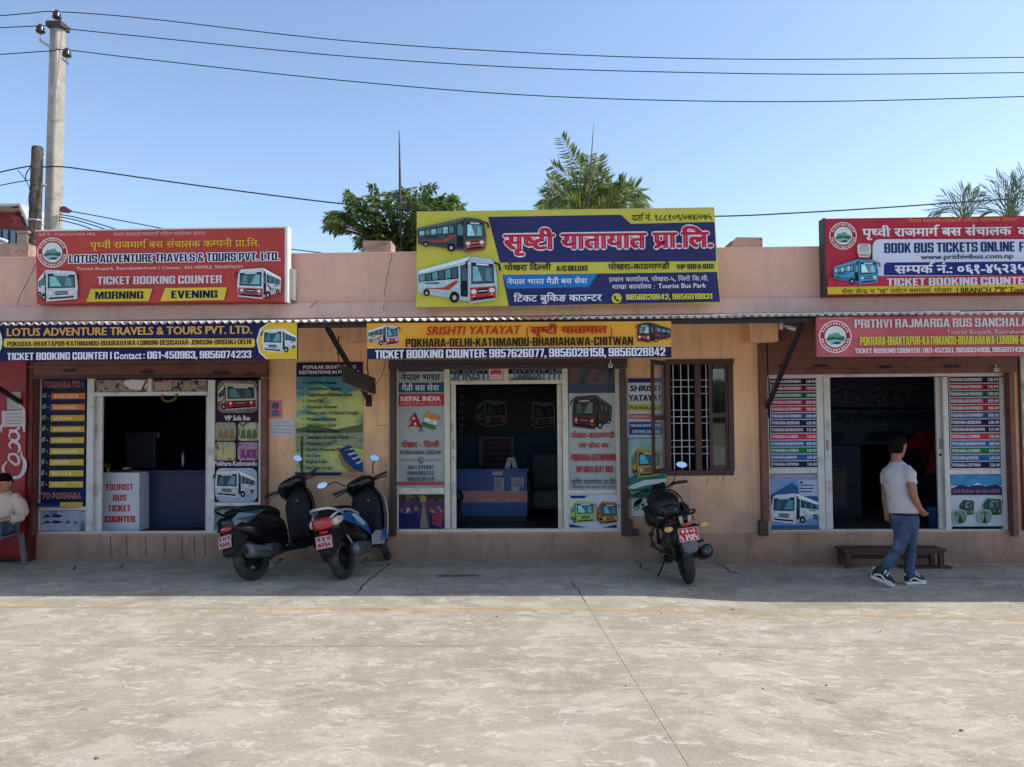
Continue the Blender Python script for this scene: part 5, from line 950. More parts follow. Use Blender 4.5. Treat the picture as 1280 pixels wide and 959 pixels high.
# middle shop: blue counter with papers, picture wall, door frame, dark sofa
x0, x1, z0, z1 = rect(569, 586, 659, 655, 1.1); t = room('blue service counter with pink band inside the middle shop', 'counter', 'counter', 612, 1.3)
zb0, zb1 = P(612, 628, 1.1).z, P(612, 613.5, 1.1).z
bx('front_panel', M_blue, t, x0-.2, x1, 1.1, 1.6, FZ+.08, zb0-.002, bevel=.003); bx('pink_band', M_pinkb, t, x0-.2, x1, 1.097, 1.6, zb0, zb1); bx('upper_panel', M_blue, t, x0-.2, x1, 1.1, 1.6, zb1+.002, z1-.032, bevel=.003); bx('counter_top', M_blue, t, x0-.22, x1+.03, 1.06, 1.64, z1-.03, z1, bevel=.004); bx('base', M_blackm, t, x0-.2, x1-.02, 1.13, 1.6, FZ, FZ+.078)
for k, (q, lab) in enumerate(((((615.5, 587.5), (628, 587.5), (628, 594.5), (615.5, 594)), 'small white and red card at the top of the blue counter'), (((617.5, 597), (629.5, 597.5), (630, 613.5), (618, 613)), 'narrow printed paper taped on the blue counter'), (((639, 596.5), (655, 597), (654, 615), (639.5, 614.5)), 'wide printed paper with a blue corner taped on the blue counter'))):
    t, pr = board('notice', lab, 'notice', 1.09, list(q), .003, (170, 172, 176)); x_, y_ = q[0]; X_ = q[1][0]
    if k == 0: pr.rect(x_+1, y_+.3, X_-1, y_+2, (170, 60, 60), 'stripe')
    else:
        for j in range(6 if k == 1 else 5): pr.rect(x_+1.2, y_+1.6+2.2*j, X_-1.5-(j % 3), y_+2.6+2.2*j, (96, 98, 106), 'text_line', up=False)
    if k == 2: pr.rect(649, 608.5, 654, 614, (60, 110, 160), 'corner')
p = P(639, 580, 1.25); t = thing('desk_calendar', 'tent shaped desk calendar standing on the blue counter', 'calendar', p); zz = P(640, 586, 1.25).z
q = [(p.x-.13, zz), (p.x-.05, zz+.17), (p.x+.05, zz+.17), (p.x+.13, zz)]
m = MB(); m.add([(p.x-.10, 1.18, zz), (p.x-.02, 1.18, zz), (p.x+.01, 1.24, zz+.17), (p.x-.05, 1.24, zz+.17)], [(0, 1, 2, 3)]); m.add([(p.x+.02, 1.18, zz), (p.x+.1, 1.18, zz), (p.x+.05, 1.24, zz+.17), (p.x+.0, 1.24, zz+.17)], [(0, 1, 2, 3)]); m.build('sheet', mat('paper_grey', rgb(160, 164, 172), .8), t); MB().tube([(p.x-.06, 1.243, zz+.172), (p.x+.06, 1.243, zz+.172)], .006, 6).build('binding', M_blackm, t)
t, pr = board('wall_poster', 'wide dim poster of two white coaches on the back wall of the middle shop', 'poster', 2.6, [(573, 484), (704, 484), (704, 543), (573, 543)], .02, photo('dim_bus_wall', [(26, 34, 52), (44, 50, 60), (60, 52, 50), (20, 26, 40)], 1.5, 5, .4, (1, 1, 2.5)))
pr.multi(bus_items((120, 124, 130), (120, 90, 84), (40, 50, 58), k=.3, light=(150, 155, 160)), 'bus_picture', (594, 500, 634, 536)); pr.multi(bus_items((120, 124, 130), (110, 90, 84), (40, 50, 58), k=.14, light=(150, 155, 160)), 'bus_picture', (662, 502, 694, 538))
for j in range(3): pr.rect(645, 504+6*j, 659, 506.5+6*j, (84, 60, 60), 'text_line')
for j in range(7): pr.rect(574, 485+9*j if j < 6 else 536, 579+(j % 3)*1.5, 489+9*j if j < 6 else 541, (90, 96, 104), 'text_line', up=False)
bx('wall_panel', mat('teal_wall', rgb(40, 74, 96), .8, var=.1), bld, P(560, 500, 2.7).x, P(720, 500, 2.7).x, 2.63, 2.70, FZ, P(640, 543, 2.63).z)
t = thing('price_board', 'dark red slatted price board in a grey frame behind the blue counter', 'board', (P(622, 590, 2.5).x, 2.5, P(620, 590, 2.5).z))
prect(t, 'frame', mat('grey_door_frame', rgb(96, 96, 104), .6), 598, 546, 604, 592, 2.5, 2.56); prect(t, 'frame', mat('grey_door_frame'  , rgb(96, 96, 104)), 638, 546, 643, 592, 2.5, 2.56); prect(t, 'frame', mat('grey_door_frame', rgb(96, 96, 104)), 604.2, 546, 637.8, 549, 2.5, 2.56)
for j in range(6): prect(t, 'slat', mat('dull_red_slat', rgb(84, 44, 50), .6), 604.5, 550+7*j, 637.5, 555.5+7*j, 2.52, 2.54, 0)
t = room('black high backed sofa behind the middle shop counter', 'sofa', 'sofa', 684, 1.7); x0, x1, z0, z1 = rect(664, 567, 706, 652, 1.7)
bx('backrest', M_chair, t, x0, x1+.3, 1.95, 2.15, FZ+.3, z1, bevel=.04); bx('seat', M_chair, t, x0, x1+.3, 1.45, 1.945, FZ+.12, FZ+.42, bevel=.05); bx('armrest', M_chair, t, x0-.1, x0-.002, 1.45, 2.1, FZ+.1, FZ+.6, bevel=.04)
t = room('round black helmet on the left end of the blue counter', 'helmet', 'helmet', 571, .95); c = P(572, 621, 1.0); MB().blob(c, (.09, .09, .10), 14, 10).build('shell', M_blackm, t); bx('stand', M_blackm, t, c.x-.05, c.x+.05, .95, 1.04, FZ, c.z-.09)
# right shop: poster wall, red umbrella, blue bin, chair
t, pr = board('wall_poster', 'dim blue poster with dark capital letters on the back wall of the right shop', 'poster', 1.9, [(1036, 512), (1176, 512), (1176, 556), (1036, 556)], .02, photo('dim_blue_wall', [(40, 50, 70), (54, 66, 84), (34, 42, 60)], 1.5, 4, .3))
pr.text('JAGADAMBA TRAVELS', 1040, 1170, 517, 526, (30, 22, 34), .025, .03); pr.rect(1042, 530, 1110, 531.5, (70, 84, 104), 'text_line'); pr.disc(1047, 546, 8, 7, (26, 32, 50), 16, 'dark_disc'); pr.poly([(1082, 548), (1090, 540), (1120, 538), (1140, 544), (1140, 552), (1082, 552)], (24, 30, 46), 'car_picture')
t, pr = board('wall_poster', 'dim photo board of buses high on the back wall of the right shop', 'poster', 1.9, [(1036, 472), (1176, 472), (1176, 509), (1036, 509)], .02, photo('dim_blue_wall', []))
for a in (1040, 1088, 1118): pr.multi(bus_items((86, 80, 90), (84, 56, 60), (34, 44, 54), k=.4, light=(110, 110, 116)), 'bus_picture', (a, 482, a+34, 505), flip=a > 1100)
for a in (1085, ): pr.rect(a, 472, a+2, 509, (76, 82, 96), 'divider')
M_red = mat('umbrella_red', rgb(120, 18, 16), .6, var=.15); t = thing('red_umbrella', 'half open red umbrella leaning inside the right shop door', 'umbrella', P(1160, 640, .9)); apx = P(1171, 536, .95); mb = MB(); ring = [P(a, b_, .8+.1*(k % 2)) for k, (a, b_) in enumerate(((1131, 560), (1139, 548), (1151, 539), (1170, 534), (1186, 545), (1190, 580), (1173, 590), (1157, 594), (1154, 578), (1149, 562)))]
for k in range(len(ring)-1): mb.add([ring[k], ring[k+1], P(1164, 556, 1.1)], [(0, 1, 2)])
mb.add([ring[-1], ring[0], P(1164, 556, 1.1)], [(0, 1, 2)]); mb.build('canopy', M_red, t); MB().tube([P(1164, 556, 1.1), P(1161, 645, .8)], .008, 6).build('shaft', M_blackm, t)
for k in (1, 3, 6, 8): MB().tube([ring[k]+Vector((0, -.004, 0)), P(1164, 556, 1.09)], .005, 5).build('rib', M_blackm, t)
p = P(1169, 645, .4); t = thing('blue_bin', 'small blue plastic bin just inside the right shop door', 'bin', (p.x, .4, FZ)); MB().lathe([(.085, 0), (.10, .25), (.107, .255), (.107, .27), (.09, .268), (.075, .02)], (p.x, .4, FZ), n=20).build('body', mat('blue_plastic', rgb(40, 90, 140), .4), t)
t, pr = board('wall_notice', 'pale torn paper sheet on the dark left wall inside the right shop', 'notice', 1.6, [(1040, 566), (1057, 566), (1061, 615), (1054, 634), (1040, 634)][:4], .003, (110, 104, 100)) if False else board('wall_notice', 'tall pale paper sheet on the back wall inside the right shop', 'notice', 1.6, [(1038, 586), (1058, 586), (1058, 634), (1038, 634)], .003, (84, 80, 80))
pr.rect(1040, 589, 1056, 591, (60, 56, 60), 'text_line')
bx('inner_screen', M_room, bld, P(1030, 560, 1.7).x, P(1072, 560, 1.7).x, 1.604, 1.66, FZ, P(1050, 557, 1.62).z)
# step bench outside the right shop
bn0 = G(1052, 713); by = -.36; bz = gz(3.8); x0, x1, z0, z1 = rect(1055, 687, 1184, 709, by)
t = thing('step_bench', 'low dark wooden step bench at the foot of the right shop', 'bench', ((x0+x1)/2, by, bz)); M_bw = mat('old_bench_wood', rgb(80, 60, 54), .85, var=.3, scale=14, bump=.3)
tz = P(1116, 687, by).z
for k in range(3): bx('plank', M_bw, t, x0, x1, by+.10*k, by+.10*k+.096, tz-.03, tz, bevel=.003)
for a in (x0+.03, x1-.09):
    for y in (by+.01, by+.235): bx('leg', M_bw, t, a, a+.06, y, y+.055, bz+.005, tz-.0305, bevel=.003)
bx('rail', M_bw, t, x0+.092, x1-.092, by+.25, by+.27, bz+.08, bz+.12); bx('rail', M_bw, t, x0+.092, x1-.092, by+.012, by+.03, tz-.065, tz-.031)
a = G(1128, 711); t2 = tag(bx('board', mat('dark_plank', rgb(70, 58, 56), .85, var=.25), None, 0, 1, 0, 1, 0, 1), 'thin dark board lying on the ground under the step bench', 'board')
t2.scale = (.62, .16, .014); t2.location = (a.x, a.y-.02, gz(a.x)+.006)
# ================================================================ BEHIND THE BUILDING
YP = 7.6
M_pc = mat('pole_concrete', rgb(172, 168, 158), .9, var=.2, scale=3, dirt=(rgb(120, 116, 110), 5, .52, .7), bump=.4, bscale=14)
M_ins = mat('brown_porcelain', rgb(48, 38, 38), .3); M_gal = mat('galvanised_steel', rgb(176, 176, 176), .5, .5)
b = P(66, 285, YP); tpt = P(72.5, 37, YP); t = thing('electricity_pole', 'tall pale concrete electricity pole with three insulators behind the left billboard', 'pole', (b.x, YP, -.12))
def sqpole(x, y, z0, z1, r0, r1, rot, m, name, par, dx=0):
    mb = MB(); rings = []
    for k in range(7):
        u = k/6; r = r0+(r1-r0)*u; rings.append([Vector((x+dx*u+r*math.cos(rot+a), y+r*math.sin(rot+a), z0+(z1-z0)*u)) for a in [math.pi/4+j*math.pi/2+s_ for j in range(4) for s_ in (-.12, .12)]])
    mb.loft(rings, smooth=False); return mb.build(name, m, par)
dxp = (tpt.x-b.x)
sqpole(b.x-.05, YP, -.12, tpt.z, .23, .165, R(68), M_pc, 'post', t, dx=dxp+.05)
tx = tpt.x; tz = tpt.z
m = MB(); m.box(tx-.19, tx+.19, YP-.19, YP+.19, tz, tz+.13); m.build('cap', mat('rusty_cap', rgb(74, 70, 66), .8, var=.3), t, bevel=.01)
def insul(px, py, Y):
    c = P(px, py, Y); MB().lathe([(.02, -.10), (.085, -.09), (.11, -.05), (.075, -.02), (.095, .03), (.06, .06), (.05, .10), (.03, .12)], c, n=14).build('insulator', M_ins, t); MB().cyl(c+Vector((0, 0, -.26)), c+Vector((0, 0, -.09)), .014, 6).build('pin', M_gal, t); return c
i1 = insul(71, 19, YP); i2 = insul(50.5, 36.5, YP-.25); i3 = insul(83.5, 66.5, YP-.3)
a_, c_ = P(49, 50.5, YP-.26), P(66, 61.5, YP-.23); m = MB(); m.hexa([a_+Vector((0, 0, -.03)), c_+Vector((0, 0, -.03)), c_+Vector((0, 0, .05)), a_+Vector((0, 0, .05))], (0, .02, 0)); m.build('crossarm', M_gal, t)
a_, c_ = P(77, 73, YP-.26), P(86, 81, YP-.3); m = MB(); m.hexa([a_+Vector((0, 0, -.03)), c_+Vector((0, 0, -.03)), c_+Vector((0, 0, .04)), a_+Vector((0, 0, .04))], (0, .02, 0)); m.build('crossarm', M_gal, t)
MB().tube([P(62, 60.5, YP-.27), P(70, 60, YP-.29), P(79, 66, YP-.26)], .014, 6).build('band', M_gal, t)
M_wd = mat('weathered_pole_wood', rgb(92, 84, 78), .95, var=.4, scale=5, dirt=(rgb(54, 48, 44), 8, .45, .6), bump=.6, bscale=18)
b2 = P(41, 300, YP-.5); t2_ = P(47, 186, YP-.5); t = thing('wooden_pole', 'shorter weathered dark wooden pole beside the concrete electricity pole', 'pole', (b2.x, YP-.5, -.12))
MB().tube([(b2.x-.12, YP-.5, -.12), (b2.x, YP-.5, 4), (t2_.x, YP-.5, t2_.z), (t2_.x, YP-.5, t2_.z+.05)], [.16, .15, .125, .10], 12).build('post', M_wd, t)
for px, py in ((46.5, 276), (42, 298)): c = P(px-3, py, YP-.5); MB().lathe([(.145, -.02), (.15, 0), (.145, .02)], c, n=14).build('strap', M_gal, t)
for q in (((55, 196), (53, 200), (52, 204)), ((52, 234), (55, 232), (58, 231))): MB().tube([P(a, b_, YP-.45) for a, b_ in q], .02, 6).build('hook', M_gal, t)
c = P(80, 261, YP-.1); t = thing('street_lamp', 'small brown street lamp head sticking out right of the concrete pole', 'lamp', c); m = MB(); m.prism([P(74, 264, YP-.2), P(74.5, 259, YP-.2), P(80, 257.5, YP-.2), (P(85.5, 261.5, YP-.2)), P(82, 264.5, YP-.2)], (0, .16, 0)); m.build('housing', mat('lamp_brown', rgb(110, 74, 66), .6), t)
M_wire = mat('black_wire', rgb(24, 26, 34), .6, var=0)
def wire(pts, r, label, Y=YP, Y2=None, grp='overhead wires'):
    n = len(pts); q = [P(a, b_, Y+(0 if Y2 is None else (Y2-Y)*i/(n-1))) for i, (a, b_) in enumerate(pts)]; o = MB().tube(spline(q, 8), r, 5).build('overhead_wire', M_wire, org=q[0]); tag(o, label, 'wire', grp)
wire([(-60, 23), (0, 19.8), (40, 16.4), (71, 14.8), (180, 23), (420, 50), (640, 65), (850, 73), (1060, 74), (1340, 71)], .012, 'topmost overhead wire crossing the whole sky')
wire([(-60, 38), (0, 34.8), (50, 32.6), (62, 33.2), (83, 36), (180, 46), (420, 69.5), (640, 84), (850, 90.5), (1060, 93), (1340, 90)], .012, 'second overhead wire from the top, running past the insulator on the left arm', YP-.25)
wire([(-60, 72), (0, 68.2), (62, 63.8), (84, 62.6), (180, 74), (420, 100), (640, 118), (850, 126), (1060, 126.5), (1340, 119)], .012, 'third overhead wire from the top, tied to the insulator right of the pole', YP-.3)
wire([(-60, 232), (0, 215.5), (40, 207.5), (55, 208.8), (78, 208.6), (120, 214), (240, 231), (420, 254), (540, 264), (700, 271), (893, 270.5), (1000, 266), (1100, 260), (1200, 253), (1340, 243)], .016, 'thick low wire passing behind the trees and the yellow billboard', YP-.5)
wire([(75, 262.5), (110, 268), (200, 285), (300, 303), (400, 316), (470, 325)], .012, 'thin lower cable sloping down behind the red billboard')
wire([(0, 232), (20, 228), (40, 225)], .012, 'short thin wire left of the wooden pole', YP-.5)
for k, dy in enumerate((0, 3, 7)): wire([(74, 268+dy), (100, 273+dy*1.2), (140, 285+dy*1.4), (190, 300+dy)], .013, ['upper of the three bundled cables right of the concrete pole', 'middle of the three bundled cables right of the concrete pole', 'lowest of the three bundled cables right of the concrete pole'][k], YP-.1)
wire([(22, 213), (30, 222), (37, 236), (36, 248), (38, 262), (48, 275), (56, 285)], .009, 'loose twisted wire end dangling beside the wooden pole', YP-.55)
wire([(39, 208), (33, 217), (32, 226)], .012, 'short wire loop hanging left of the wooden pole top', YP-.55)
# red gabled house at the far left
YH = 13.0; hs = thing('red_house', 'red gabled house with metal roof and blue windows behind the left poles', 'house', (P(0, 300, YH).x, YH+2, -.12))
M_rh = mat('house_red_sheet', rgb(150, 54, 58), .7, var=.3, scale=2, dirt=(rgb(190, 120, 120), 3, .55, .7)); M_hw = mat('house_grey_wall', rgb(140, 146, 150), .8, var=.15)
gx = [P(-120, 318, YH), P(31, 318, YH), P(31, 283, YH), P(22, 268, YH), P(11, 256, YH), P(-120, 256, YH)]
g0 = P(-120, 318, YH); g1 = P(33, 283, YH)
bx('wall', M_hw, hs, g0.x, P(32, 300, YH).x, YH, YH+1.0, -.12, P(0, 282, YH).z)
m = MB(); m.prism([P(-120, 282, YH-.05), P(33, 291, YH-.05), P(26, 274, YH-.05), P(14, 262, YH-.05), P(-5, 255.5, YH-.05), P(-120, 255, YH-.05)], (0, .3, 0)); m.build('gable', M_rh, hs)
q = [P(-120, 254, YH-.8), P(25, 254.5, YH-.8), P(38, 284, YH-.8), P(36, 286, YH-.8), P(23, 257.5, YH-.8), P(-120, 256.5, YH-.8)]
m = MB(); m.prism(q, (0, 1.6, 0)); m.build('roof', M_sheet, hs)
for k in range(4): a = P(14+5.2*k, 260+6*k, YH-.75); b_ = P(27+3*k, 260+6.6*k, YH-.75); m = MB(); m.hexa([a, b_, b_+Vector((0, 0, .05)), a+Vector((0, 0, .05))], (0, .04, 0)); m.build('rafter', mat('dark_rafter', rgb(70, 50, 50), .8), hs)
for k, px in enumerate((-6, 3, 12.5, 21)):
    w_ = thing('x', 'x', 'x') if False else None; f = prect(hs, 'window', mat('house_window_frame', rgb(70, 80, 96), .6), px, 285+k*.6, px+7.5, 306, YH-.06, YH-.005); p_ = prect(hs, 'pane', mat('house_pane', rgb(110, 150, 180), .15, var=.1), px+1, 286.5+k*.6, px+6.5, 305, YH-.07, YH-.061, 0); p_.parent = f
for k in range(4): a = P(-8, 296+k*5, YH-1.2); b_ = P(9, 302+k*5.2, YH-1.2); MB().tube([a, b_], .045, 6).build('stair_rail', mat('white_rail', rgb(220, 222, 224), .6), hs)
t = thing('rooftop_tank', 'small stained cream box left of the wooden pole above the parapet', 'box', (P(28, 300, 6.9).x, 6.9, P(28, 310, 6.9).z)); prect(t, 'body', mat('stained_cream', rgb(170, 156, 140), .9, var=.5, scale=2), 21, 291, 34, 318, 6.9, 7.3); prect(t, 'lid', mat('stained_cream', rgb(170, 156, 140)), 20, 288.5, 35, 291, 6.85, 7.35)
# thin poles
for (a, b_, c_, d_, r, lab) in ((499, 163, 501.5, 330, .035, 'thin bare metal mast rising out of the left tree'), (742, 153, 731, 330, .018, 'thin slanted rod rising beside the middle tree')):
    p0, p1 = P(a, b_, 8.3), P(c_, d_, 8.3); k = p1+(p1-p0)*((-.12-p1.z)/(p1.z-p0.z)); o = MB().tube([k, p1, p0.lerp(p1, .4), p0.lerp(p1, .12), p0], [r*1.2, r, r*.9, r*.55, r*.3], 8).build('mast', mat('mast_steel', rgb(84, 76, 78), .6, .3), org=k); tag(o, lab, 'pole')
# -------- trees
def leafmat(name, c1, c2, rough=.45):
    m = bpy.data.materials.new(name); m.use_nodes = True; t = m.node_tree; b = t.nodes['Principled BSDF']; b.inputs['Roughness'].default_value = rough
    oi = t.nodes.new('ShaderNodeNewGeometry'); r = t.nodes.new('ShaderNodeValToRGB'); r.color_ramp.elements[0].color = rgb(*c1); r.color_ramp.elements[1].color = rgb(*c2)
    t.links.new(oi.outputs['Random Per Island'], r.inputs[0]); t.links.new(r.outputs[0], b.inputs['Base Color'])
    tr = t.nodes.new('ShaderNodeBsdfTranslucent'); t.links.new(r.outputs[0], tr.inputs[0]); mx = t.nodes.new('ShaderNodeMixShader'); mx.inputs[0].default_value = .42; o = t.nodes['Material Output']
    t.links.new(b.outputs[0], mx.inputs[1]); t.links.new(tr.outputs[0], mx.inputs[2]); t.links.new(mx.outputs[0], o.inputs[0]); return m
def leaf_(mb, p, d, n, L, w_):
    s_ = d.cross(n).normalized()*w_; k = n*(-L*.06); mb.add([p, p+d*L*.35+s_+k, p+d*L*.7+s_*.7+k*2.2-n*0, p+d*L-n*L*.16, p+d*L*.7-s_*.7+k*2.2, p+d*L*.35-s_+k], [(0, 1, 2, 3), (0, 3, 4, 5)])
M_bark = mat('grey_bark', rgb(108, 92, 78), .95, var=.3, scale=4, bump=.6, bscale=20)
# left broad tree: drooping sprays of long leaves
YT = 9.0; rr = random.Random(21); base = P(497, 318, YT); t = thing('leafy_tree', 'dark green drooping leafy tree behind the parapet left of the yellow billboard', 'tree', (base.x, YT, -.12))
hub = P(497, 335, YT); MB().tube([(base.x, YT, -.12), (base.x+.1, YT, 2.5), (base.x-.03, YT, hub.z-.4), hub], [.2, .17, .13, .1], 10).build('trunk', M_bark, t)
sil = [(403, 290), (408, 264), (432, 262), (425, 245), (434, 238), (444, 252), (458, 240), (459, 229), (470, 229), (482, 240), (497, 240), (508, 230), (520, 232), (532, 228), (545, 230), (556, 241), (570, 243), (580, 258), (578, 266), (522, 266), (560, 340), (455, 340), (448, 312), (442, 296), (456, 290), (450, 281), (436, 282), (418, 292)]
def inside(x, y, pl):
    c = False; j = len(pl)-1
    for i in range(len(pl)):
        if (pl[i][1] > y) != (pl[j][1] > y) and x < (pl[j][0]-pl[i][0])*(y-pl[i][1])/(pl[j][1]-pl[i][1])+pl[i][0]: c = not c
        j = i
    return c
crown = MB(); limbs = MB(); tips = []
while len(tips) < 300:
    x, y = rr.uniform(400, 582), rr.uniform(228, 340)
    if inside(x, y, sil): tips.append((x, y, rr.uniform(-1.1, 1.1)))
tips += [(x, y, 0) for x, y in ((407, 276), (412, 268), (433, 243), (437, 241), (463, 233), (469, 233), (537, 232), (545, 236), (572, 248), (578, 258), (448, 256), (425, 272), (452, 305), (446, 298))]
for k, (x, y, dz) in enumerate(tips):
    tip = P(x, y, YT+dz); out = (tip-hub); out.normalize(); st = tip-out*.45+Vector((0, 0, .12)); mid = (st+tip)/2+Vector((0, 0, .08)); pts = spline([st, mid, tip], 5)
    if k % 3 == 0: limbs.tube(spline([hub, hub.lerp(st, .5)+Vector((0, 0, .25)), st], 4), [.04-.003*i for i in range(9)], 5)
    limbs.tube(pts, .008, 3)
    for i, p in enumerate(pts):
        for sgn in (-1, 1):
            side = out.cross(Vector((0, 0, 1))); side.normalize(); d = (out*.5+side*sgn*rr.uniform(.35, .9)+Vector((rr.uniform(-.25, .25), rr.uniform(-.3, .3), rr.uniform(-.9, -.05)))).normalized(); n = Vector((rr.uniform(-.5, .5), rr.uniform(-.6, .3), 1)).normalized()
            leaf_(crown, p, d, n, rr.uniform(.15, .28), rr.uniform(.024, .040))
tag(crown.build('crown', leafmat('mango_leaf', (52, 84, 38), (124, 146, 70), .35), t), kind='stuff'); limbs.build('limbs', M_bark, t)
# feathered fronds
def frond(mb, rb, pts, n, L, w_, rr, droop=.4, fwd=.7):
    q = spline(pts, 6); N = len(q)
    rb.tube(q, [.022*(1-.8*i/(N-1)) for i in range(N)], 4)
    for k in range(n):
        u = .12+.88*k/n; i = min(int(u*(N-1)), N-2); f = u*(N-1)-i; p = q[i].lerp(q[i+1], f); d0 = (q[i+1]-q[i]).normalized(); sd = d0.cross(Vector((0, 1, .25))).normalized(); LL = L*(.55+.9*u*(1-u)*2)*rr.uniform(.8, 1.15)
        for sg in (-1, 1): d = (d0*fwd+sd*sg*rr.uniform(.5, .8)+Vector((0, rr.uniform(-.35, .35), -droop*rr.uniform(.5, 1.3)))).normalized(); leaf_(mb, p, d, Vector((rr.uniform(-.3, .3), -.7, .6)).normalized(), LL, w_*rr.uniform(.8, 1.2))
def palm(name, label, Y, basepx, fronds, n, L, w_, mt, seed, droop, fwd=.7, tw=.12):
    rr = random.Random(seed); b_ = P(*basepx, Y); t = thing(name, label, 'tree', (b_.x, Y, -.12)); MB().tube([(b_.x, Y, -.12), (b_.x+.05, Y, 2), b_], [tw*1.4, tw*1.1, tw], 10).build('trunk', M_bark, t); cr = MB(); rb = MB()
    for f in fronds: frond(cr, rb, [P(x, y, Y+(f[-1] if isinstance(f[-1], (int, float)) else 0)*i/3) for i, (x, y) in enumerate([g for g in f if not isinstance(g, (int, float))])], n, L, w_, rr, droop, fwd)
    tag(cr.build('crown', mt, t), kind='stuff'); rb.build('midribs', mat('frond_rib', rgb(110, 112, 64), .7), t)
B0 = (738, 285)
palm('feather_leaved_tree', 'spiky feather leaved tree rising behind the yellow billboard', 9.0, B0,
     [[B0, (734, 245), (722, 212), (702, 171)], [B0, (737, 240), (730, 215), (713, 188), .5], [B0, (732, 245), (715, 225), (690, 206), -.5], [B0, (731, 250), (708, 235), (686, 224), .6], [B0, (728, 258), (700, 243), (678, 254)], [B0, (722, 262), (690, 250), (676, 262), -.7], [B0, (726, 255), (695, 238), (683, 240), .4],
      [B0, (739, 245), (739, 215), (737, 194), .3], [B0, (742, 245), (748, 220), (748, 196), -.3], [B0, (745, 250), (755, 230), (745, 212)], [B0, (750, 255), (765, 238), (757, 228), .4], [B0, (755, 258), (778, 236), (774, 226), -.4], [B0, (760, 262), (785, 240), (795, 246)], [B0, (765, 262), (795, 236), (808, 258), .5], [B0, (765, 265), (790, 250), (800, 262), -.6], [B0, (770, 268), (785, 245), (775, 226)],
      [B0, (722, 270), (700, 258), (684, 266), .5], [B0, (716, 272), (700, 262), (690, 272)], [B0, (750, 268), (765, 256), (778, 268), -.5], [B0, (745, 268), (752, 250), (762, 262), .8], [B0, (730, 265), (715, 252), (706, 262), -.8]],
     34, .44, .030, leafmat('feather_leaf', (58, 86, 36), (150, 164, 74)), 5, .30)
B1, B2 = (1206, 290), (1262, 292)
palm('fan_palm', 'pale thin fronded palm top left of the two behind the red billboard', 10.5, B1, [[B1, (1200, 265), (1185, 258), (1164, 264)], [B1, (1200, 262), (1192, 252), (1180, 243)], [B1, (1204, 258), (1203, 245), (1205, 236)], [B1, (1207, 260), (1211, 248), (1215, 238)], [B1, (1210, 262), (1218, 250), (1223, 243)], [B1, (1196, 268), (1180, 262), (1172, 272)], [B1, (1212, 266), (1222, 258), (1232, 256)]], 17, .48, .013, leafmat('palm_leaf', (92, 114, 96), (160, 174, 144)), 8, .05, 1.3)
palm('fan_palm', 'larger thin fronded palm at the right edge behind the red billboard', 10.5, B2, [[B2, (1258, 265), (1248, 248), (1234, 238)], [B2, (1262, 262), (1264, 240), (1262, 220)], [B2, (1266, 262), (1275, 235), (1279, 212)], [B2, (1268, 262), (1282, 245), (1296, 232)], [B2, (1254, 268), (1240, 262), (1228, 266)], [B2, (1260, 258), (1256, 238), (1246, 222)], [B2, (1270, 266), (1285, 258), (1300, 262)], [B2, (1262, 255), (1270, 238), (1272, 226)]], 20, .58, .014, leafmat('palm_leaf_b', (92, 114, 96), (160, 174, 144)), 9, .05, 1.3)
# distant low ground cover so that the horizon is never bare beyond the yard
rr = random.Random(11); mb = MB()
for k in range(260):
    a = R(rr.uniform(0, 360)); r = rr.uniform(90, 160); x, y = r*math.cos(a), r*math.sin(a); h_ = rr.uniform(2, 5); mb.blob((x, y, h_*.4), (rr.uniform(3, 7), rr.uniform(3, 7), h_), 8, 5)
tag(mb.build('distant_bushes', mat('distant_green', rgb(72, 88, 60), .9, var=.5, scale=.8, bump=1, bscale=3)), 'distant low belt of bushes and trees round the open yard', 'bushes', kind='stuff')
# ================================================================ RED CABINET AND SEATED MAN AT THE LEFT EDGE
YC = -.16; q = rect(-46, 440, 31.5, 697, YC); t = thing('drinks_cabinet', 'tall red drinks cabinet with white script lettering at the left edge', 'cabinet', ((q[0]+q[1])/2, -.08, 0))
M_cr = mat('cabinet_red', rgb(148, 16, 28), .4, var=.12, scale=3); M_crd = mat('cabinet_dark_red', rgb(96, 18, 24), .5, var=.2)
MB().box(q[0], q[1]+.07, YC+.03, -.002, .02, q[3]).build('body', M_crd, t, bevel=.01); MB().box(q[0]+.01, q[1], YC, YC+.028, .07, q[3]-.09).build('door', M_cr, t, bevel=.008); MB().box(q[0]+.01, q[1], YC-.006, YC+.028, q[3]-.085, q[3]).build('header', M_crd, t)
pr = Print(t, YC); wh = (214, 196, 200)
def ribbon(pts, name='script'):
    pr.k += 1; q = spline([Vector((a, b_, w_)) for a, b_, w_ in pts], 6); vs = []; fs = []
    for i, p in enumerate(q):
        d = q[min(i+1, len(q)-1)]-q[max(i-1, 0)]; n = Vector((-d.y, d.x, 0)); n.z = 0; n = n.normalized()*p.z*.5
        vs += [pr.pt(p.x+n.x, p.y+n.y), pr.pt(p.x-n.x, p.y-n.y)]
    for i in range(len(q)-1): fs.append((2*i, 2*i+1, 2*i+3, 2*i+2))
    MB().add(vs, fs).build(name, ink(*wh), t)
ribbon([(9, 577, 1.5), (4, 584, 3), (6, 593, 3.5), (14, 597, 3.6), (24, 596, 4), (30, 588, 5), (31, 577, 4.5), (27, 570, 2.5), (27, 564, 1.2)])      # C and its swash
ribbon([(13, 576, 2.5), (20, 581, 3), (24, 577, 3.4), (21, 569, 3), (13, 568, 2.8), (11, 573, 2.4), (13, 577, 2)])                                   # o
ribbon([(14, 561, 1.5), (12, 556, 2.5), (16, 552, 3), (23, 555, 3.4), (25, 562, 3), (22, 566, 1.5)])                                                 # c
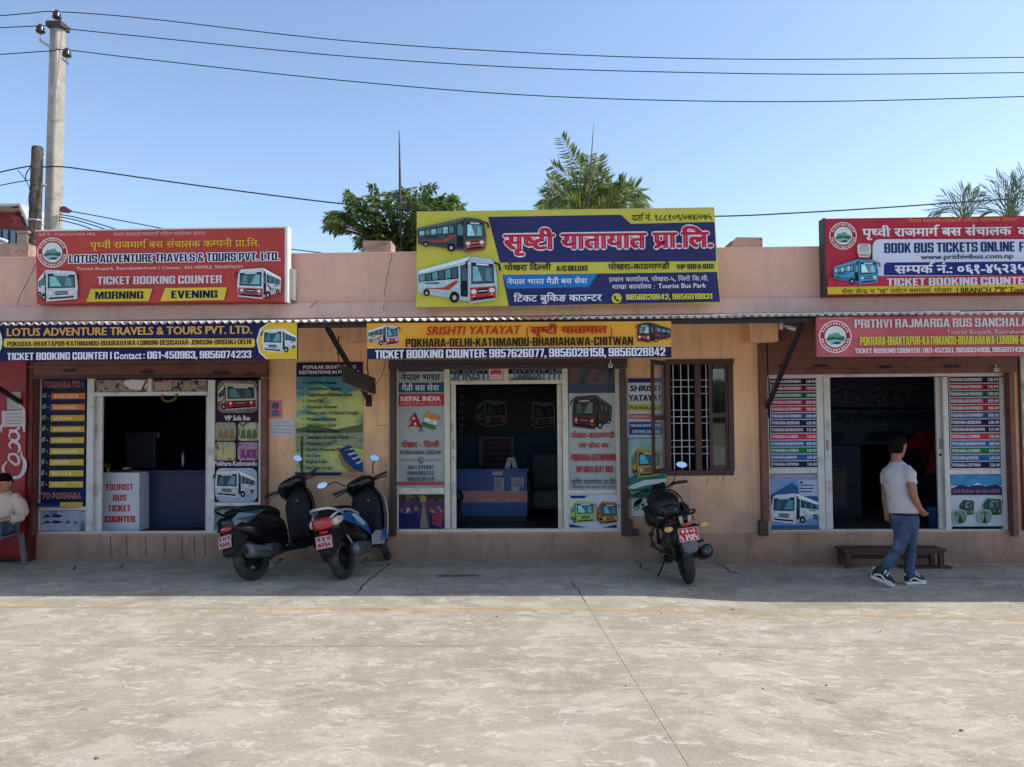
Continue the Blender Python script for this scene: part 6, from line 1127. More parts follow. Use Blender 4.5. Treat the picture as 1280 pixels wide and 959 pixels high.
ribbon([(13, 548, 2), (19, 551, 3), (24, 547, 3.4), (21, 540, 3), (14, 540, 2.6), (12, 545, 2), (14, 549, 1.6)]); ribbon([(12, 538, 2), (20, 538, 3), (25, 534, 2.5)])   # a
ribbon([(17, 531, 2.5), (18, 526, 2.5)], 'hyphen')
ribbon([(3, 541, 1.5), (2, 534, 3), (8, 528, 3.5), (20, 527, 3.2), (29, 531, 3.4), (31, 540, 2)]); ribbon([(28, 521, 2), (30, 512, 3), (24, 506, 2)])
t3, p3 = board('paper_notice', 'white printed paper label stuck on the red cabinet door', 'notice', YC-.01, [(2, 514), (31.5, 512.5), (32, 533), (2.5, 534)], .003, (200, 192, 196))
for k in range(4): p3.rect(7, 517+4*k, 27, 518+4*k, (140, 132, 140), 'text_line', up=False)
t3, p3 = board('paper_notice', 'faded square paper sheet above the label on the red cabinet door', 'notice', YC-.01, [(9, 491), (26, 489.5), (26, 512), (9, 512)], .003, (176, 168, 170))
pr.text('LOCAL', -30, -4, 455, 464, (190, 60, 66), .01) if False else None
for a in (0, 7): pr.k += 1; pr.ring(3+a, 462, 3, 4.5, .8, (200, 120, 126), 4, 'header_mark')
# ================================================================ TWO WHEELERS  (local frame: x forward, y to the rider's left, z up, origin under the rear axle)
M_blk = mat('gloss_black_plastic', rgb(15, 15, 19), .25, var=.15, scale=4, spec=.35, coat=.3, dirt=(rgb(60, 58, 56), 9, .6, .85)); M_mblk = mat('matt_black_plastic', rgb(26, 27, 31), .6, spec=.25, var=.25, scale=7)
M_rub = mat('tyre_rubber', rgb(44, 43, 43), .85, var=.35, scale=12, dirt=(rgb(96, 90, 84), 9, .5, .75), bump=.5, bscale=60); M_seat = mat('seat_vinyl', rgb(20, 20, 23), .55, spec=.25, bump=.3, bscale=120)
M_chr = mat('mirror_glass', rgb(235, 238, 242), .03, 1.0, var=0); M_eng = mat('engine_alloy', rgb(96, 96, 100), .5, .6, var=.3, scale=9, dirt=(rgb(50, 46, 42), 9, .45, .7)); M_exh = mat('exhaust_cover', rgb(92, 96, 104), .4, .5, var=.25, scale=6)
M_redl = mat('red_lens', rgb(170, 14, 20), .15, var=.05, coat=.8); M_clr = mat('clear_lens', rgb(186, 176, 160), .15, var=.1, coat=.8); M_steel = mat('dull_steel', rgb(120, 118, 116), .4, .8, var=.2)
def sup(c, ax, ay, p=2.6, n=20, tilt=0.0, plane='yz'):
    """superellipse ring across the x direction at centre c, half width ax (y) and half height ay (z)"""
    out = []
    for k in range(n):
        a = 2*math.pi*k/n; u = math.copysign(abs(math.cos(a))**(2/p), math.cos(a))*ax; v = math.copysign(abs(math.sin(a))**(2/p), math.sin(a))*ay
        out.append(Vector((c[0]+v*tilt, c[1]+u, c[2]+v)) if plane == 'yz' else Vector((c[0]+v, c[1]+u, c[2])))
    return out
def lofty(S, p=2.6, tilt=0.0, n=20): return [sup((a[0], a[4] if len(a) > 4 else 0, a[1]), a[2], a[3], p, n, tilt) for a in S]
def tyre(par, c, r, tr, mt=M_rub, tread=True, name='tyre', rimr=.6, spokes=5, f=None):
    f = f or (lambda v: v); w_ = MB(); N = 40; K = 12; vs = []; fs = []
    for i in range(N):
        a = 2*math.pi*i/N
        for k in range(K):
            b = 2*math.pi*k/K; rr_ = r-tr+tr*math.cos(b)*(1.0); g_ = .004 if (tread and (i+k) % 2 and abs(b-math.pi) > 1.9) else 0; rr_ -= g_
            vs.append(f(Vector((c[0]+rr_*math.cos(a), c[1]+tr*.95*math.sin(b), c[2]+rr_*math.sin(a)))))
    for i in range(N):
        for k in range(K): fs.append((i*K+k, ((i+1) % N)*K+k, ((i+1) % N)*K+(k+1) % K, i*K+(k+1) % K))
    w_.add(vs, fs, False); wh = w_.build(name, mt, par)
    m = MB(); R0 = r-tr*1.75
    L = lambda prof: [[f(Vector((c[0]+q[0]*math.cos(2*math.pi*k/28), c[1]+q[1], c[2]+q[0]*math.sin(2*math.pi*k/28)))) for k in range(28)] for q in prof]
    m.loft(L([(R0, -tr*.6), (R0+.012, -tr*.6), (R0+.012, tr*.6), (R0, tr*.6), (R0-.014, tr*.4), (R0-.014, -tr*.4), (R0, -tr*.6)]), False)
    m.loft(L([(.001, -.05), (.05, -.05), (.05, .05), (.001, .05)]), False)
    for s_ in range(spokes):
        a = 2*math.pi*s_/spokes+.3; d = Vector((math.cos(a), 0, math.sin(a))); e = Vector((-math.sin(a), 0, math.cos(a))); cc = Vector(c)
        q = [cc+d*.045+e*.022+Vector((0, -.02, 0)), cc+d*(R0-.005)+e*.014+Vector((0, -.02, 0)), cc+d*(R0-.005)-e*.014+Vector((0, -.02, 0)), cc+d*.045-e*.022+Vector((0, -.02, 0))]
        n = len(m.v); v8 = [f(p) for p in q]+[f(p+Vector((0, .04, 0))) for p in q]; m.add(v8, [(0, 1, 2, 3), (7, 6, 5, 4), (0, 4, 5, 1), (1, 5, 6, 2), (2, 6, 7, 3), (3, 7, 4, 0)])
    rim = m.build('rim', M_mblk, par); rim.parent = wh; return wh
def lathe_f(m, prof, c, ax, f, n=16):
    k0 = len(m.v); m.lathe(prof, c, ax, n); m.v[k0:] = [tuple(f(Vector(v))) for v in m.v[k0:]]; return m
def plate(par, c, w_, h_, up, right, nrm, base, fg, lines, border=None):
    c, up, right, nrm = map(Vector, (c, up, right, nrm)); up.normalize(); right.normalize(); nrm.normalize()
    q = [c-right*w_/2-up*h_/2, c+right*w_/2-up*h_/2, c+right*w_/2+up*h_/2, c-right*w_/2+up*h_/2]; pl = MB().hexa([a+nrm*.0 for a in q], -nrm*.004).build('number_plate', ink(*base), par)
    if border:
        mb = MB(); t_ = .006
        for a0, a1, b0, b1 in ((-.5, .5, -.5, -.5+t_/h_), (-.5, .5, .5-t_/h_, .5), (-.5, -.5+t_/w_, -.5, .5), (.5-t_/w_, .5, -.5, .5)): mb.add([c+right*w_*a+up*h_*b+nrm*.001 for a, b in ((a0, b0), (a1, b0), (a1, b1), (a0, b1))], [(0, 1, 2, 3)])
        o = mb.build('plate_border', ink(*border), par); o.parent = pl
    for s_, font, y0, hh, x0, ww in lines:
        V, F = text_geom(s_, .03, .02 if font == 'L' else .02, 0, font, 0); mn = min(a[0] for a in V); mx = max(a[0] for a in V)
        o = MB().add([c+right*w_*(x0+ww*(a[0]-mn)/(mx-mn))+up*h_*(y0+hh*a[1]/CAPH[font])+nrm*(.002+.0004*a[2]) for a in V], F).build('lettering', ink(*fg), par); o.parent = pl
    return pl
def rotf(o, ax, ang):
    M = Matrix.Rotation(ang, 3, Vector(ax)); o = Vector(o); return lambda v: M @ (Vector(v)-o)+o
def sqz(v, x0, k): v = Vector(v); return Vector((v.x*.66 if v.x < 0 else v.x if v.x < x0 else x0+(v.x-x0)*k, v.y, v.z))
def squeeze(t, x0, k, wheel):
    for o in COL.objects:
        p = o.parent
        if o.type != 'MESH' or not (p == t or (p is not None and p.parent == t)): continue
        if o.name.split('.')[0] in ('tyre', 'rim'):
            if sum(v.co.x for v in o.data.vertices)/len(o.data.vertices) > .8:
                for v in o.data.vertices: v.co.x -= wheel[1]
        else:
            for v in o.data.vertices: v.co = sqz(v.co, x0, k)
def place(t, c, head, lean, sc):
    t.location = c; t.rotation_mode = 'QUATERNION'; t.rotation_quaternion = (Matrix.Rotation(head, 3, 'Z') @ Matrix.Rotation(-lean, 3, 'X')).to_quaternion(); t.scale = (sc, sc, sc)
def mirror(par, f, stem, c, rx, rz, tilt=0.0, nx=(-1, 0, 0)):
    m = MB(); m.tube([f(Vector(p)) for p in spline(stem, 4)], .007, 6); st = m.build('mirror', M_mblk, par); n = Vector(nx).normalized(); a = n.cross(Vector((0, 0, 1))).normalized(); b = a.cross(n); a, b = a*math.cos(tilt)+b*math.sin(tilt), b*math.cos(tilt)-a*math.sin(tilt)
    E_ = lambda k_, off: [f(Vector(c)+a*rx*k_*math.cos(2*math.pi*i/20)+b*rz*k_*math.sin(2*math.pi*i/20)+n*off) for i in range(20)]
    m = MB(); m.loft([E_(.3, -.04), E_(.8, -.03), E_(1.06, -.008), E_(1.06, .003), E_(.98, .004)]); h_ = m.build('mirror_shell', M_mblk, par); h_.parent = st
    m = MB(); m.add(E_(.97, .006), [tuple(range(20))]); g_ = m.build('mirror_glass', M_chr, par); g_.parent = st; return st
def scooter(label, c, head, lean, sc, steer, accent, style):
    t = thing('scooter', label, 'scooter', (0, 0, 0), local=True, group='two wheelers parked in front of the shops')
    f = rotf((1.02, 0, .62), (-.45, 0, 1), steer) if False else rotf((1.02, 0, .62), Vector((-.42, 0, 1)).normalized(), steer)
    tyre(t, (0, 0, .24), .24, .060, spokes=5); tyre(t, (1.24, 0, .235), .235, .046, spokes=5, f=f)
    # rear body shell
    m = MB(); m.loft(lofty([(-.44, .66, .02, .03), (-.40, .655, .09, .07), (-.30, .64, .14, .105), (-.12, .61, .17, .15), (.06, .565, .185, .19), (.25, .52, .18, .22), (.42, .47, .165, .22), (.52, .42, .13, .18)], 3.0)); m.build('rear_body', M_blk, t, sub=1)
    if style == 1:
        for s_ in (-1, 1):
            m = MB(); q = [(-.42, .70), (-.30, .755), (.16, .75), (.04, .70), (-.16, .635), (-.40, .62)]; m.prism([Vector((a, s_*(.125+.05*max(0, min(1, (a+.4)/.3))), b_)) for a, b_ in q], (0, s_*.018, 0)); fixn(m.build('side_panel', accent, t, bevel=.006))
            m = MB(); q = [(-.42, .60), (-.1, .585), (.1, .56), (.36, .42), (.44, .46), (.15, .64), (-.1, .66), (-.3, .65)]; m.prism([Vector((a, s_*(.15+.028*max(0, min(1, (a+.3)/.3))), b_)) for a, b_ in q], (0, s_*.016, 0)); fixn(m.build('side_trim', M_blk, t, bevel=.008))
    else:
        for s_ in (-1, 1):
            m = MB(); q = [(-.18, .73), (.0, .745), (.2, .70), (.40, .55), (.47, .40), (.36, .46), (.18, .56), (-.02, .63), (-.14, .67)]; m.prism([Vector((a, s_*(.160+.012*(a > 0)), b_)) for a, b_ in q], (0, s_*.024, 0)); fixn(m.build('side_panel', accent, t, bevel=.008))
            m = MB(); q = [(.05, .705), (.16, .70), (.30, .60), (.36, .55), (.28, .545), (.16, .61)]; m.prism([Vector((a, s_*.197, b_)) for a, b_ in q], (0, s_*.002, 0)); m.build('white_graphic', mat('white_graphic', rgb(170, 184, 200), .4, var=.4, scale=30), t)
            m = MB(); m.tube(spline([(-.42, s_*.07, .70), (-.36, s_*.13, .745), (-.2, s_*.165, .775), (.0, s_*.178, .77), (.16, s_*.178, .73), (.26, s_*.176, .68)], 5), .014, 6); m.build('silver_trim', mat('silver_trim', rgb(190, 192, 196), .3, .4), t)
            m = MB(); q = [(.44, .29), (.80, .25), (.86, .30), (.80, .42), (.62, .44), (.48, .40)]; m.prism([Vector((a, s_*.175, b_)) for a, b_ in q], (0, s_*.014, 0)); fixn(m.build('floor_side', mat('silver_side', rgb(168, 168, 170), .4, .3, var=.15), t, bevel=.006))
            m = MB(); q = [(.70, .30), (.92, .30), (.95, .40), (.84, .44)]; m.prism([Vector((a, s_*.19, b_)) for a, b_ in q], (0, s_*.008, 0)); m.build('blue_side', accent, t)
    # seat and grab rail
    m = MB(); m.loft(lofty([(-.34, .765, .05, .02), (-.26, .775, .12, .045), (-.05, .785, .14, .055), (.15, .765, .135, .06), (.34, .74, .12, .055), (.48, .70, .08, .04), (.52, .67, .03, .02)], 3.2)); m.build('seat', M_seat, t, sub=1)
    m = MB(); m.tube(spline([(-.08, .15, .74), (-.26, .155, .79), (-.42, .11, .83), (-.50, 0, .84), (-.42, -.11, .83), (-.26, -.155, .79), (-.08, -.15, .74)], 6), .016, 8); m.build('grab_rail', M_blk if style == 1 else mat('silver_trim', rgb(190, 192, 196)), t)
    # tail light, mudguard, plate
    if style == 1:
        m = MB(); m.loft(lofty([(-.455, .60, .06, .02), (-.43, .605, .085, .032), (-.36, .61, .09, .035)], 3)); m.build('tail_light', M_redl, t)
    else:
        m = MB(); m.loft(lofty([(-.47, .665, .07, .045), (-.44, .67, .125, .07), (-.34, .675, .15, .075)], 2.6)); m.build('tail_light', M_redl, t)
        for s_ in (-1, 1): m = MB(); m.loft([sup((a, s_*yy, z), w_, h_, 2.4, 14) for a, yy, z, w_, h_ in ((-.42, .135, .67, .03, .035), (-.34, .158, .68, .028, .05), (-.22, .172, .69, .02, .035), (-.14, .175, .69, .006, .01))]); m.build('indicator', M_clr, t)
        m = MB(); m.loft(lofty([(-.45, .575, .05, .018), (-.40, .575, .055, .02)], 3)); m.build('reflector', M_redl, t)
    m = MB(); m.prism([(-.40, -.085, .58), (-.40, .085, .58), (-.47, .075, .34), (-.43, .05, .30), (-.43, -.05, .30), (-.47, -.075, .34)], (.03, 0, .01)); fixn(m.build('rear_mudguard', M_mblk, t, bevel=.006))
    m = MB()
    for s_ in (-1, 1): m.prism([(-.42, s_*.09, .60), (-.10, s_*.10, .50), (-.22, s_*.09, .42), (-.44, s_*.08, .32)], (0, s_*.012, 0))
    fixn(m.build('mudguard_side', M_mblk, t))
    up = Vector((-.12, 0, 1)); rt_ = Vector((0, -1, 0)); plate(t, (-.475, 0, .475), .21, .145, (.22, 0, 1), (0, -1, 0), (-1, 0, .2), (186, 168, 172), (150, 34, 50), [('ग १२ प', 'D', .08, .28, -.42, .84), ('९२०९', 'D', -.38, .32, -.38, .76)] if style == 1 else [('ग ४ प', 'D', .08, .28, -.42, .84), ('७२९०', 'D', -.38, .32, -.38, .76)], (170, 40, 56))
    # engine, exhaust, swing arm, stands
    m = MB(); m.loft([sup((a, .09, z), w_, h_, 3, 14) for a, z, w_, h_ in ((-.12, .26, .05, .08), (.05, .25, .055, .085), (.32, .27, .055, .09), (.42, .28, .04, .06))]); m.build('drive_case', M_eng, t)
    m = MB(); m.loft([sup((a, 0, z), w_, h_, 3, 14) for a, z, w_, h_ in ((.14, .33, .12, .09), (.25, .33, .15, .12), (.42, .33, .12, .11))]); m.build('engine', M_eng, t)
    if style == 1:
        m = MB(); m.loft([sup((a, y, z), w_, h_, 3.2, 16) for a, y, z, w_, h_ in ((.30, -.14, .26, .02, .02), (.22, -.16, .27, .045, .05), (.05, -.175, .285, .055, .065), (-.16, -.19, .31, .06, .075), (-.30, -.195, .33, .062, .08), (-.315, -.195, .332, .052, .068))]); e_ = m.build('exhaust', M_exh, t)
        m = MB(); m.loft([sup((a, -.195, .335), w_, h_, 2, 12) for a, w_, h_ in ((-.300, .03, .04), (-.322, .028, .036))]); h = m.build('exhaust_tip', M_blackm, t); h.parent = e_; m = MB(); m.prism([(.12, -.232, .27), (-.24, -.255, .32), (-.26, -.255, .37), (.10, -.232, .33)], (0, -.006, 0)); h = m.build('heat_shield', mat('heat_shield', rgb(110, 122, 130), .35, .5, var=.3, scale=20), t); h.parent = e_
    else:
        m = MB(); m.loft([sup((a, y, z), w_, h_, 2.6, 16) for a, y, z, w_, h_ in ((.44, -.13, .28, .03, .03), (.36, -.155, .29, .06, .07), (.20, -.17, .30, .065, .08), (.02, -.18, .31, .065, .085), (-.04, -.18, .31, .05, .07))]); m.build('exhaust', M_exh, t)
        MB().tube(spline([(-.02, -.17, .38), (-.05, -.15, .46), (-.08, -.12, .52)], 4), .016, 7).build('shock_absorber', M_steel, t)
    MB().tube([(0, .07, .235), (.25, .08, .26)], .03, 8).build('swing_arm', M_eng, t); MB().tube([(-.03, .11, .27), (.02, .10, .55)], .022, 8).build('shock_absorber', M_blackm, t)
    MB().tube([(.35, .14, .22), (.30, .30, .02), (.34, .33, .015)], .011, 6).build('side_stand', M_steel, t); MB().tube([(.30, -.15, .16), (.12, -.16, .10), (.08, -.10, .10)], .012, 6).build('centre_stand', M_steel, t); MB().tube([(.40, -.14, .30), (.33, -.24, .30)], .012, 6).build('kick_lever', M_steel, t)
    # floor and leg shield
    m = MB(); m.loft(lofty([(.42, .31, .13, .05), (.55, .275, .16, .035), (.82, .27, .175, .035), (.90, .29, .17, .05)], 4)); m.build('floorboard', M_mblk, t)
    m = MB(); m.loft([[Vector((x+dx*k_, w_*u, z)) for u, k_ in ((-1, 0), (-.6, 1), (0, 1.3), (.6, 1), (1, 0), (.95, -.35), (.5, .2), (0, .35), (-.5, .2), (-.95, -.35))] for x, dx, w_, z in ((.90, .05, .15, .22), (.88, .08, .21, .34), (.91, .12, .235, .50), (.95, .13, .245, .66), (.97, .12, .235, .80), (.97, .10, .17, .93), (.96, .06, .09, .99))]); fixn(m.build('leg_shield', M_blk, t, sub=1))
    m = MB(); m.loft([sup((x, 0, z), w_, .06, 3, 14) if False else [Vector((x+.08*math.cos(a), math.copysign(abs(math.sin(a))**.6, math.sin(a))*w_, z)) for a in [2*math.pi*k/14 for k in range(14)]] for x, w_, z in ((.84, .17, .28), (.86, .175, .45), (.88, .19, .62), (.90, .20, .76), (.93, .15, .88), (.94, .09, .96))]); m.build('inner_column', M_mblk, t)
    if style == 2:
        m = MB()
        for s_ in (-1, 1): m.tube(spline([(.93, s_*.19, .34), (.985, s_*.214, .5), (1.02, s_*.22, .68), (1.03, s_*.205, .82), (1.01, s_*.12, .92)], 4), .009, 5)
        m.build('white_edge', mat('silver_trim', rgb(190, 192, 196)), t)
    MB().cyl((.83, -.07, .80), (.808, -.07, .803), .024, 12).build('ignition_lock', M_steel, t)
    # steering: fork, fender, handlebar head, grips, levers, mirrors
    for s_ in (-1, 1): MB().tube([f(Vector(p)) for p in ((1.24, s_*.065, .235), (1.16, s_*.06, .42), (1.08, s_*.05, .58))], .018, 8).build('fork_leg', M_mblk, t)
    m = MB(); m.loft([[f(Vector((1.24+(.285+.02*math.cos(b))*math.cos(a), .065*math.sin(b), .235+(.275+.022*math.cos(b))*math.sin(a)))) for b in [2*math.pi*k/12 for k in range(12)]] for a in [R(d) for d in range(10, 171, 16)]]); m.build('front_fender', accent if style == 2 else M_blk, t)
    m = MB(); m.loft([[f(Vector(p)) for p in sup((x, 0, z), w_, h_, 2.6, 18, -.25)] for x, z, w_, h_ in ((.76, 1.02, .07, .03), (.80, 1.02, .15, .07), (.90, 1.01, .20, .105), (1.02, .99, .19, .13), (1.12, .96, .14, .11), (1.17, .94, .06, .06))]); m.build('handlebar_cowl', M_blk, t, sub=1)
    MB().tube([f(Vector((1.0, 0, .70))), f(Vector((.95, 0, .97)))], .075, 12).build('steering_neck', M_mblk, t); m = MB(); m.loft([[f(Vector(p)) for p in sup((x, 0, .965), w_, h_, 2.4, 16, -.3)] for x, w_, h_ in ((1.11, .085, .06), (1.155, .06, .045))]); m.build('headlight', M_clr, t)
    m = MB(); m.loft([[f(Vector(p)) for p in sup((.855, 0, 1.045), w_, h_, 2.2, 16, -1.5)] for w_, h_ in ((.085, .022), (.08, .02))]); m.build('instrument_rim', mat('grey_instrument', rgb(110, 106, 96), .3), t)
    for s_ in (-1, 1):
        gr = MB().tube([f(Vector(p)) for p in ((.93, s_*.15, 1.02), (.90, s_*.23, 1.03), (.86, s_*.36, 1.03), (.859, s_*.365, 1.03))], [.018, .019, .020, .016], 10).build('handle_grip', M_rub, t); lv = MB().tube([f(Vector(p)) for p in spline([(.97, s_*.17, 1.01), (.96, s_*.26, 1.0), (.93, s_*.36, .99)], 3)], .008, 6).build('brake_lever', M_steel if style == 1 and s_ > 0 else M_mblk, t)
    squeeze(t, .42, .86, (1.24, .115))
    return t, (lambda v: sqz(f(v), .42, .86))
tea = mat('teal_paint', rgb(30, 74, 88), .3, var=.25, scale=30, coat=.6); blu = mat('blue_paint', rgb(26, 84, 150), .25, var=.15, coat=.7)
def vec_to_local(c, head, lean, sc, w_):
    M = Matrix.Rotation(head, 3, 'Z') @ Matrix.Rotation(-lean, 3, 'X'); return (M.transposed() @ (Vector(w_)-Vector(c)))/sc
IDF = lambda v: v
# dark scooter
def mir(t, f, base, px, py, rx, rz, tilt, nrm=(0, -1, .25), bow=(0, 0, .05)):
    """mirror whose stem starts on the handlebar at local point base"""
    bpy.context.view_layer.update(); M = t.matrix_world; Mi = M.inverted(); b0 = f(Vector(base)); wb = M @ b0; wm = P(px, py, wb.y); loc = Mi @ wm; n = (Mi.to_3x3() @ Vector(nrm)).normalized()
    low = loc+(b0-loc).normalized()*rx*.75; mirror(t, IDF, [b0, (b0+low)/2+Vector(bow), low, loc-n*.012], loc, rx, rz, tilt, n)
c1 = G(319, 725.5); t1, f1 = scooter('black scooter with teal flank stickers and grey exhaust parked left', c1, 0, 0, 1, R(44), tea, 1); place(t1, c1, R(62), R(15), 1.05)
mir(t1, f1, (.86, -.19, 1.07), 372, 573, .060, .037, R(32), (-.1, -1, .25))
c2 = G(432, 724); t2s, f2 = scooter('blue and black scooter with big red tail light parked nearest the middle shop front', c2, 0, 0, 1, R(30), blu, 2); place(t2s, c2, R(76), R(12), 1.03)
mir(t2s, f2, (.86, -.19, 1.07), 468.5, 572.5, .064, .038, R(28), (-.05, -1, .25)); mir(t2s, f2, (.86, .19, 1.07), 403, 607, .068, .037, R(-5), (0, -1, .22))
# ---- motorcycle
def motorcycle(label, steer):
    t = thing('motorcycle', label, 'motorcycle', (0, 0, 0), local=True, group='two wheelers parked in front of the shops'); f = rotf((1.05, 0, .75), Vector((-.45, 0, 1)).normalized(), steer); X = lambda m, n, mt, **k: m.build(n, mt, t, **k)
    tyre(t, (0, 0, .305), .305, .068, spokes=3); tyre(t, (1.33, 0, .295), .295, .05, spokes=3, f=f)
    X(MB().tube([(0, .10, .305), (.25, .11, .34), (.46, .09, .38)], .026, 8), 'swing_arm', M_mblk); X(MB().tube([(0, -.10, .305), (.25, -.11, .34), (.46, -.09, .38)], .026, 8), 'swing_arm', M_mblk)
    X(MB().tube([(0, .07, .42), (.15, .075, .42), (.42, .08, .46)], .03, 8), 'chain_guard', M_mblk)
    m = MB(); m.loft(lofty([(.34, .42, .10, .10), (.45, .42, .15, .15), (.62, .40, .15, .17), (.75, .42, .12, .15), (.80, .45, .07, .10)], 3.4)); X(m, 'engine', M_eng); m = MB(); m.loft([sup((a, 0, z), w_, h_, 3, 14) for a, z, w_, h_ in ((.66, .52, .09, .07), (.74, .60, .09, .09), (.80, .66, .07, .06))]); X(m, 'cylinder_head', M_eng)
    for s_ in (-1, 1): m = MB(); m.lathe([(.085, 0), (.09, .02), (.07, .035), (.02, .04)], (.50, s_*.14, .40), Vector((0, s_, 0)), 18); X(m, 'engine_cover', M_eng)
    m = MB(); m.loft(lofty([(.46, .80, .08, .06), (.56, .86, .15, .12), (.72, .88, .175, .15), (.88, .88, .16, .14), (.98, .86, .09, .08)], 2.8)); X(m, 'fuel_tank', M_blk, sub=1)
    m = MB(); m.loft(lofty([(-.36, .90, .06, .02), (-.28, .905, .10, .035), (-.05, .875, .13, .045), (.10, .82, .135, .04), (.30, .79, .13, .04), (.48, .80, .07, .04)], 3.2)); X(m, 'seat', M_seat, sub=1)
    m = MB(); m.loft(lofty([(-.42, .87, .05, .025), (-.36, .86, .10, .05), (-.15, .82, .14, .075), (.10, .74, .15, .09), (.28, .70, .12, .09)], 3)); X(m, 'tail_cowl', M_blk, sub=1)
    for s_ in (-1, 1): m = MB(); m.hexa([(-.395, s_*.045-.018, .80), (-.395, s_*.045+.018, .80), (-.405, s_*.055+.022, .895), (-.405, s_*.055-.022, .895)], (-.02, 0, .01)); X(m, 'grey_stripe', mat('grey_stripe', rgb(150, 150, 150), .4)); m = MB(); m.tube(spline([(-.38, s_*.11, .82), (-.15, s_*.15, .84), (.05, s_*.155, .78)], 4), .007, 5); X(m, 'red_stripe', mat('red_stripe', rgb(140, 26, 36), .4))
    for s_ in (-1, 1): X(MB().tube(spline([(.0, s_*.145, .84), (-.2, s_*.165, .90), (-.36, s_*.13, .95), (-.40, s_*.06, .96)], 4), .014, 7), 'grab_rail', M_blackm)
    m = MB(); m.loft(lofty([(-.44, .80, .05, .02), (-.41, .80, .07, .028)], 3)); X(m, 'tail_light', M_redl); X(MB().box(-.44, -.36, -.13, .13, .755, .79), 'tail_bracket', M_mblk, bevel=.01)
    m = MB(); m.loft([[Vector((x-.0, w_*math.sin(a)*1.0, z+.0)) if False else Vector((x+.02*math.cos(a), w_*math.sin(a), z)) for a in [2*math.pi*k/16 for k in range(16)]] for x, w_, z in ((-.36, .07, .78), (-.42, .085, .66), (-.46, .095, .56), (-.47, .08, .50), (-.46, .04, .465))]); X(m, 'rear_mudguard', mat('grey_mudguard', rgb(92, 96, 106), .5, var=.25))
    plate(t, (-.475, .0, .69), .23, .155, (.16, 0, 1), (0, -1, 0), (-1, 0, .15), (184, 34, 46), (226, 210, 212), [('ब प्र ०३', 'D', .12, .24, -.36, .72), ('५ ३९४५', 'D', -.40, .38, -.44, .88)], (214, 190, 194))
    for s_ in (-1, 1): X(MB().tube([(-.38, s_*.08, .77), (-.385, s_*.17, .765)], .012, 7), 'indicator_stem', M_mblk); m = MB(); m.loft([sup((-.385+a, s_*.21, .765), w_, h_, 2.2, 12) for a, w_, h_ in ((-.035, .03, .022), (-.02, .055, .034), (.02, .05, .03))]); X(m, 'indicator', mat('pale_amber_lens', rgb(206, 150, 130) if s_ > 0 else rgb(206, 160, 96), .2, coat=.6))
    for s_ in (-1, 1):                                       # leg guards with rubber rollers, foot pegs
        X(MB().tube(spline([(.62, s_*.12, .30), (.66, s_*.24, .36), (.68, s_*.28, .50), (.70, s_*.22, .62), (.72, s_*.10, .66)], 5), .014, 7), 'leg_guard', M_blackm)
        for z, y in ((.40, .27), (.55, .27)): X(MB().cyl((.67, s_*y-.03*s_, z), (.67, s_*(y+.035), z), .028, 10), 'guard_roller', M_rub)
        X(MB().tube([(.30, s_*.13, .36), (.30, s_*.26, .37)], .016, 7), 'foot_peg', M_rub); X(MB().tube([(-.02, s_*.14, .50), (-.03, s_*.26, .51)], .02, 8), 'foot_peg', M_rub); X(MB().tube([(.10, s_*.10, .66), (-.02, s_*.15, .52), (.12, s_*.12, .40)], .012, 6), 'peg_bracket', M_blackm)
        X(MB().tube([(-.02, s_*.12, .33), (.12, s_*.125, .72)], .028, 9), 'shock_absorber', mat('spring_grey', rgb(60, 58, 60), .5, .4))
    X(MB().tube([(.60, -.10, .26), (.36, -.17, .24), (.18, -.20, .28)], .022, 8), 'exhaust_pipe', M_steel); m = MB(); m.loft([sup((a, -.235, z), w_, h_, 2.3, 16) for a, z, w_, h_ in ((.20, .29, .03, .03), (.14, .30, .065, .07), (-.06, .36, .075, .085), (-.24, .42, .075, .085), (-.26, .425, .05, .06))]); e_ = X(m, 'exhaust', mat('dark_exhaust', rgb(46, 47, 52), .35, .5, var=.2)); m = MB(); m.lathe([(.03, 0), (.036, .02), (.028, .021), (.022, -.01)], (-.26, -.235, .425), Vector((-1, 0, .25)), 14); h = m.build('exhaust_tip', M_steel, t); h.parent = e_
    X(MB().tube([(.42, .14, .30), (.34, .34, .03), (.36, .37, .01)], .013, 6), 'side_stand', M_blackm)
    for s_ in (-1, 1): X(MB().tube([f(Vector(p)) for p in ((1.33, s_*.085, .295), (1.20, s_*.085, .58), (1.06, s_*.08, .88))], .024, 8), 'fork_leg', M_steel)
    m = MB(); m.loft([[f(Vector((1.33+(.33+.012*math.cos(b))*math.cos(a), .06*math.sin(b), .295+(.33+.012*math.cos(b))*math.sin(a)))) for b in [2*math.pi*k/10 for k in range(10)]] for a in [R(d) for d in range(20, 161, 14)]]); X(m, 'front_fender', M_blk)
    m = MB(); m.loft([[f(Vector(p)) for p in sup((x, 0, z), w_, h_, 2.6, 16)] for x, z, w_, h_ in ((1.02, .93, .08, .08), (1.10, .93, .13, .13), (1.20, .92, .13, .12), (1.26, .90, .08, .07))]); X(m, 'headlight_cowl', M_blk); m = MB(); m.prism([f(Vector(p)) for p in ((1.05, -.11, 1.04), (1.05, .11, 1.04), (1.00, .09, 1.16), (1.00, -.09, 1.16))], (.02, 0, 0)); X(m, 'windscreen', M_mblk)
    X(MB().tube([f(Vector(p)) for p in spline([(.92, -.38, 1.10), (.95, -.22, 1.12), (.99, -.08, 1.08), (.99, .08, 1.08), (.95, .22, 1.12), (.92, .38, 1.10)], 4)], .013, 8), 'handlebar', M_blackm)
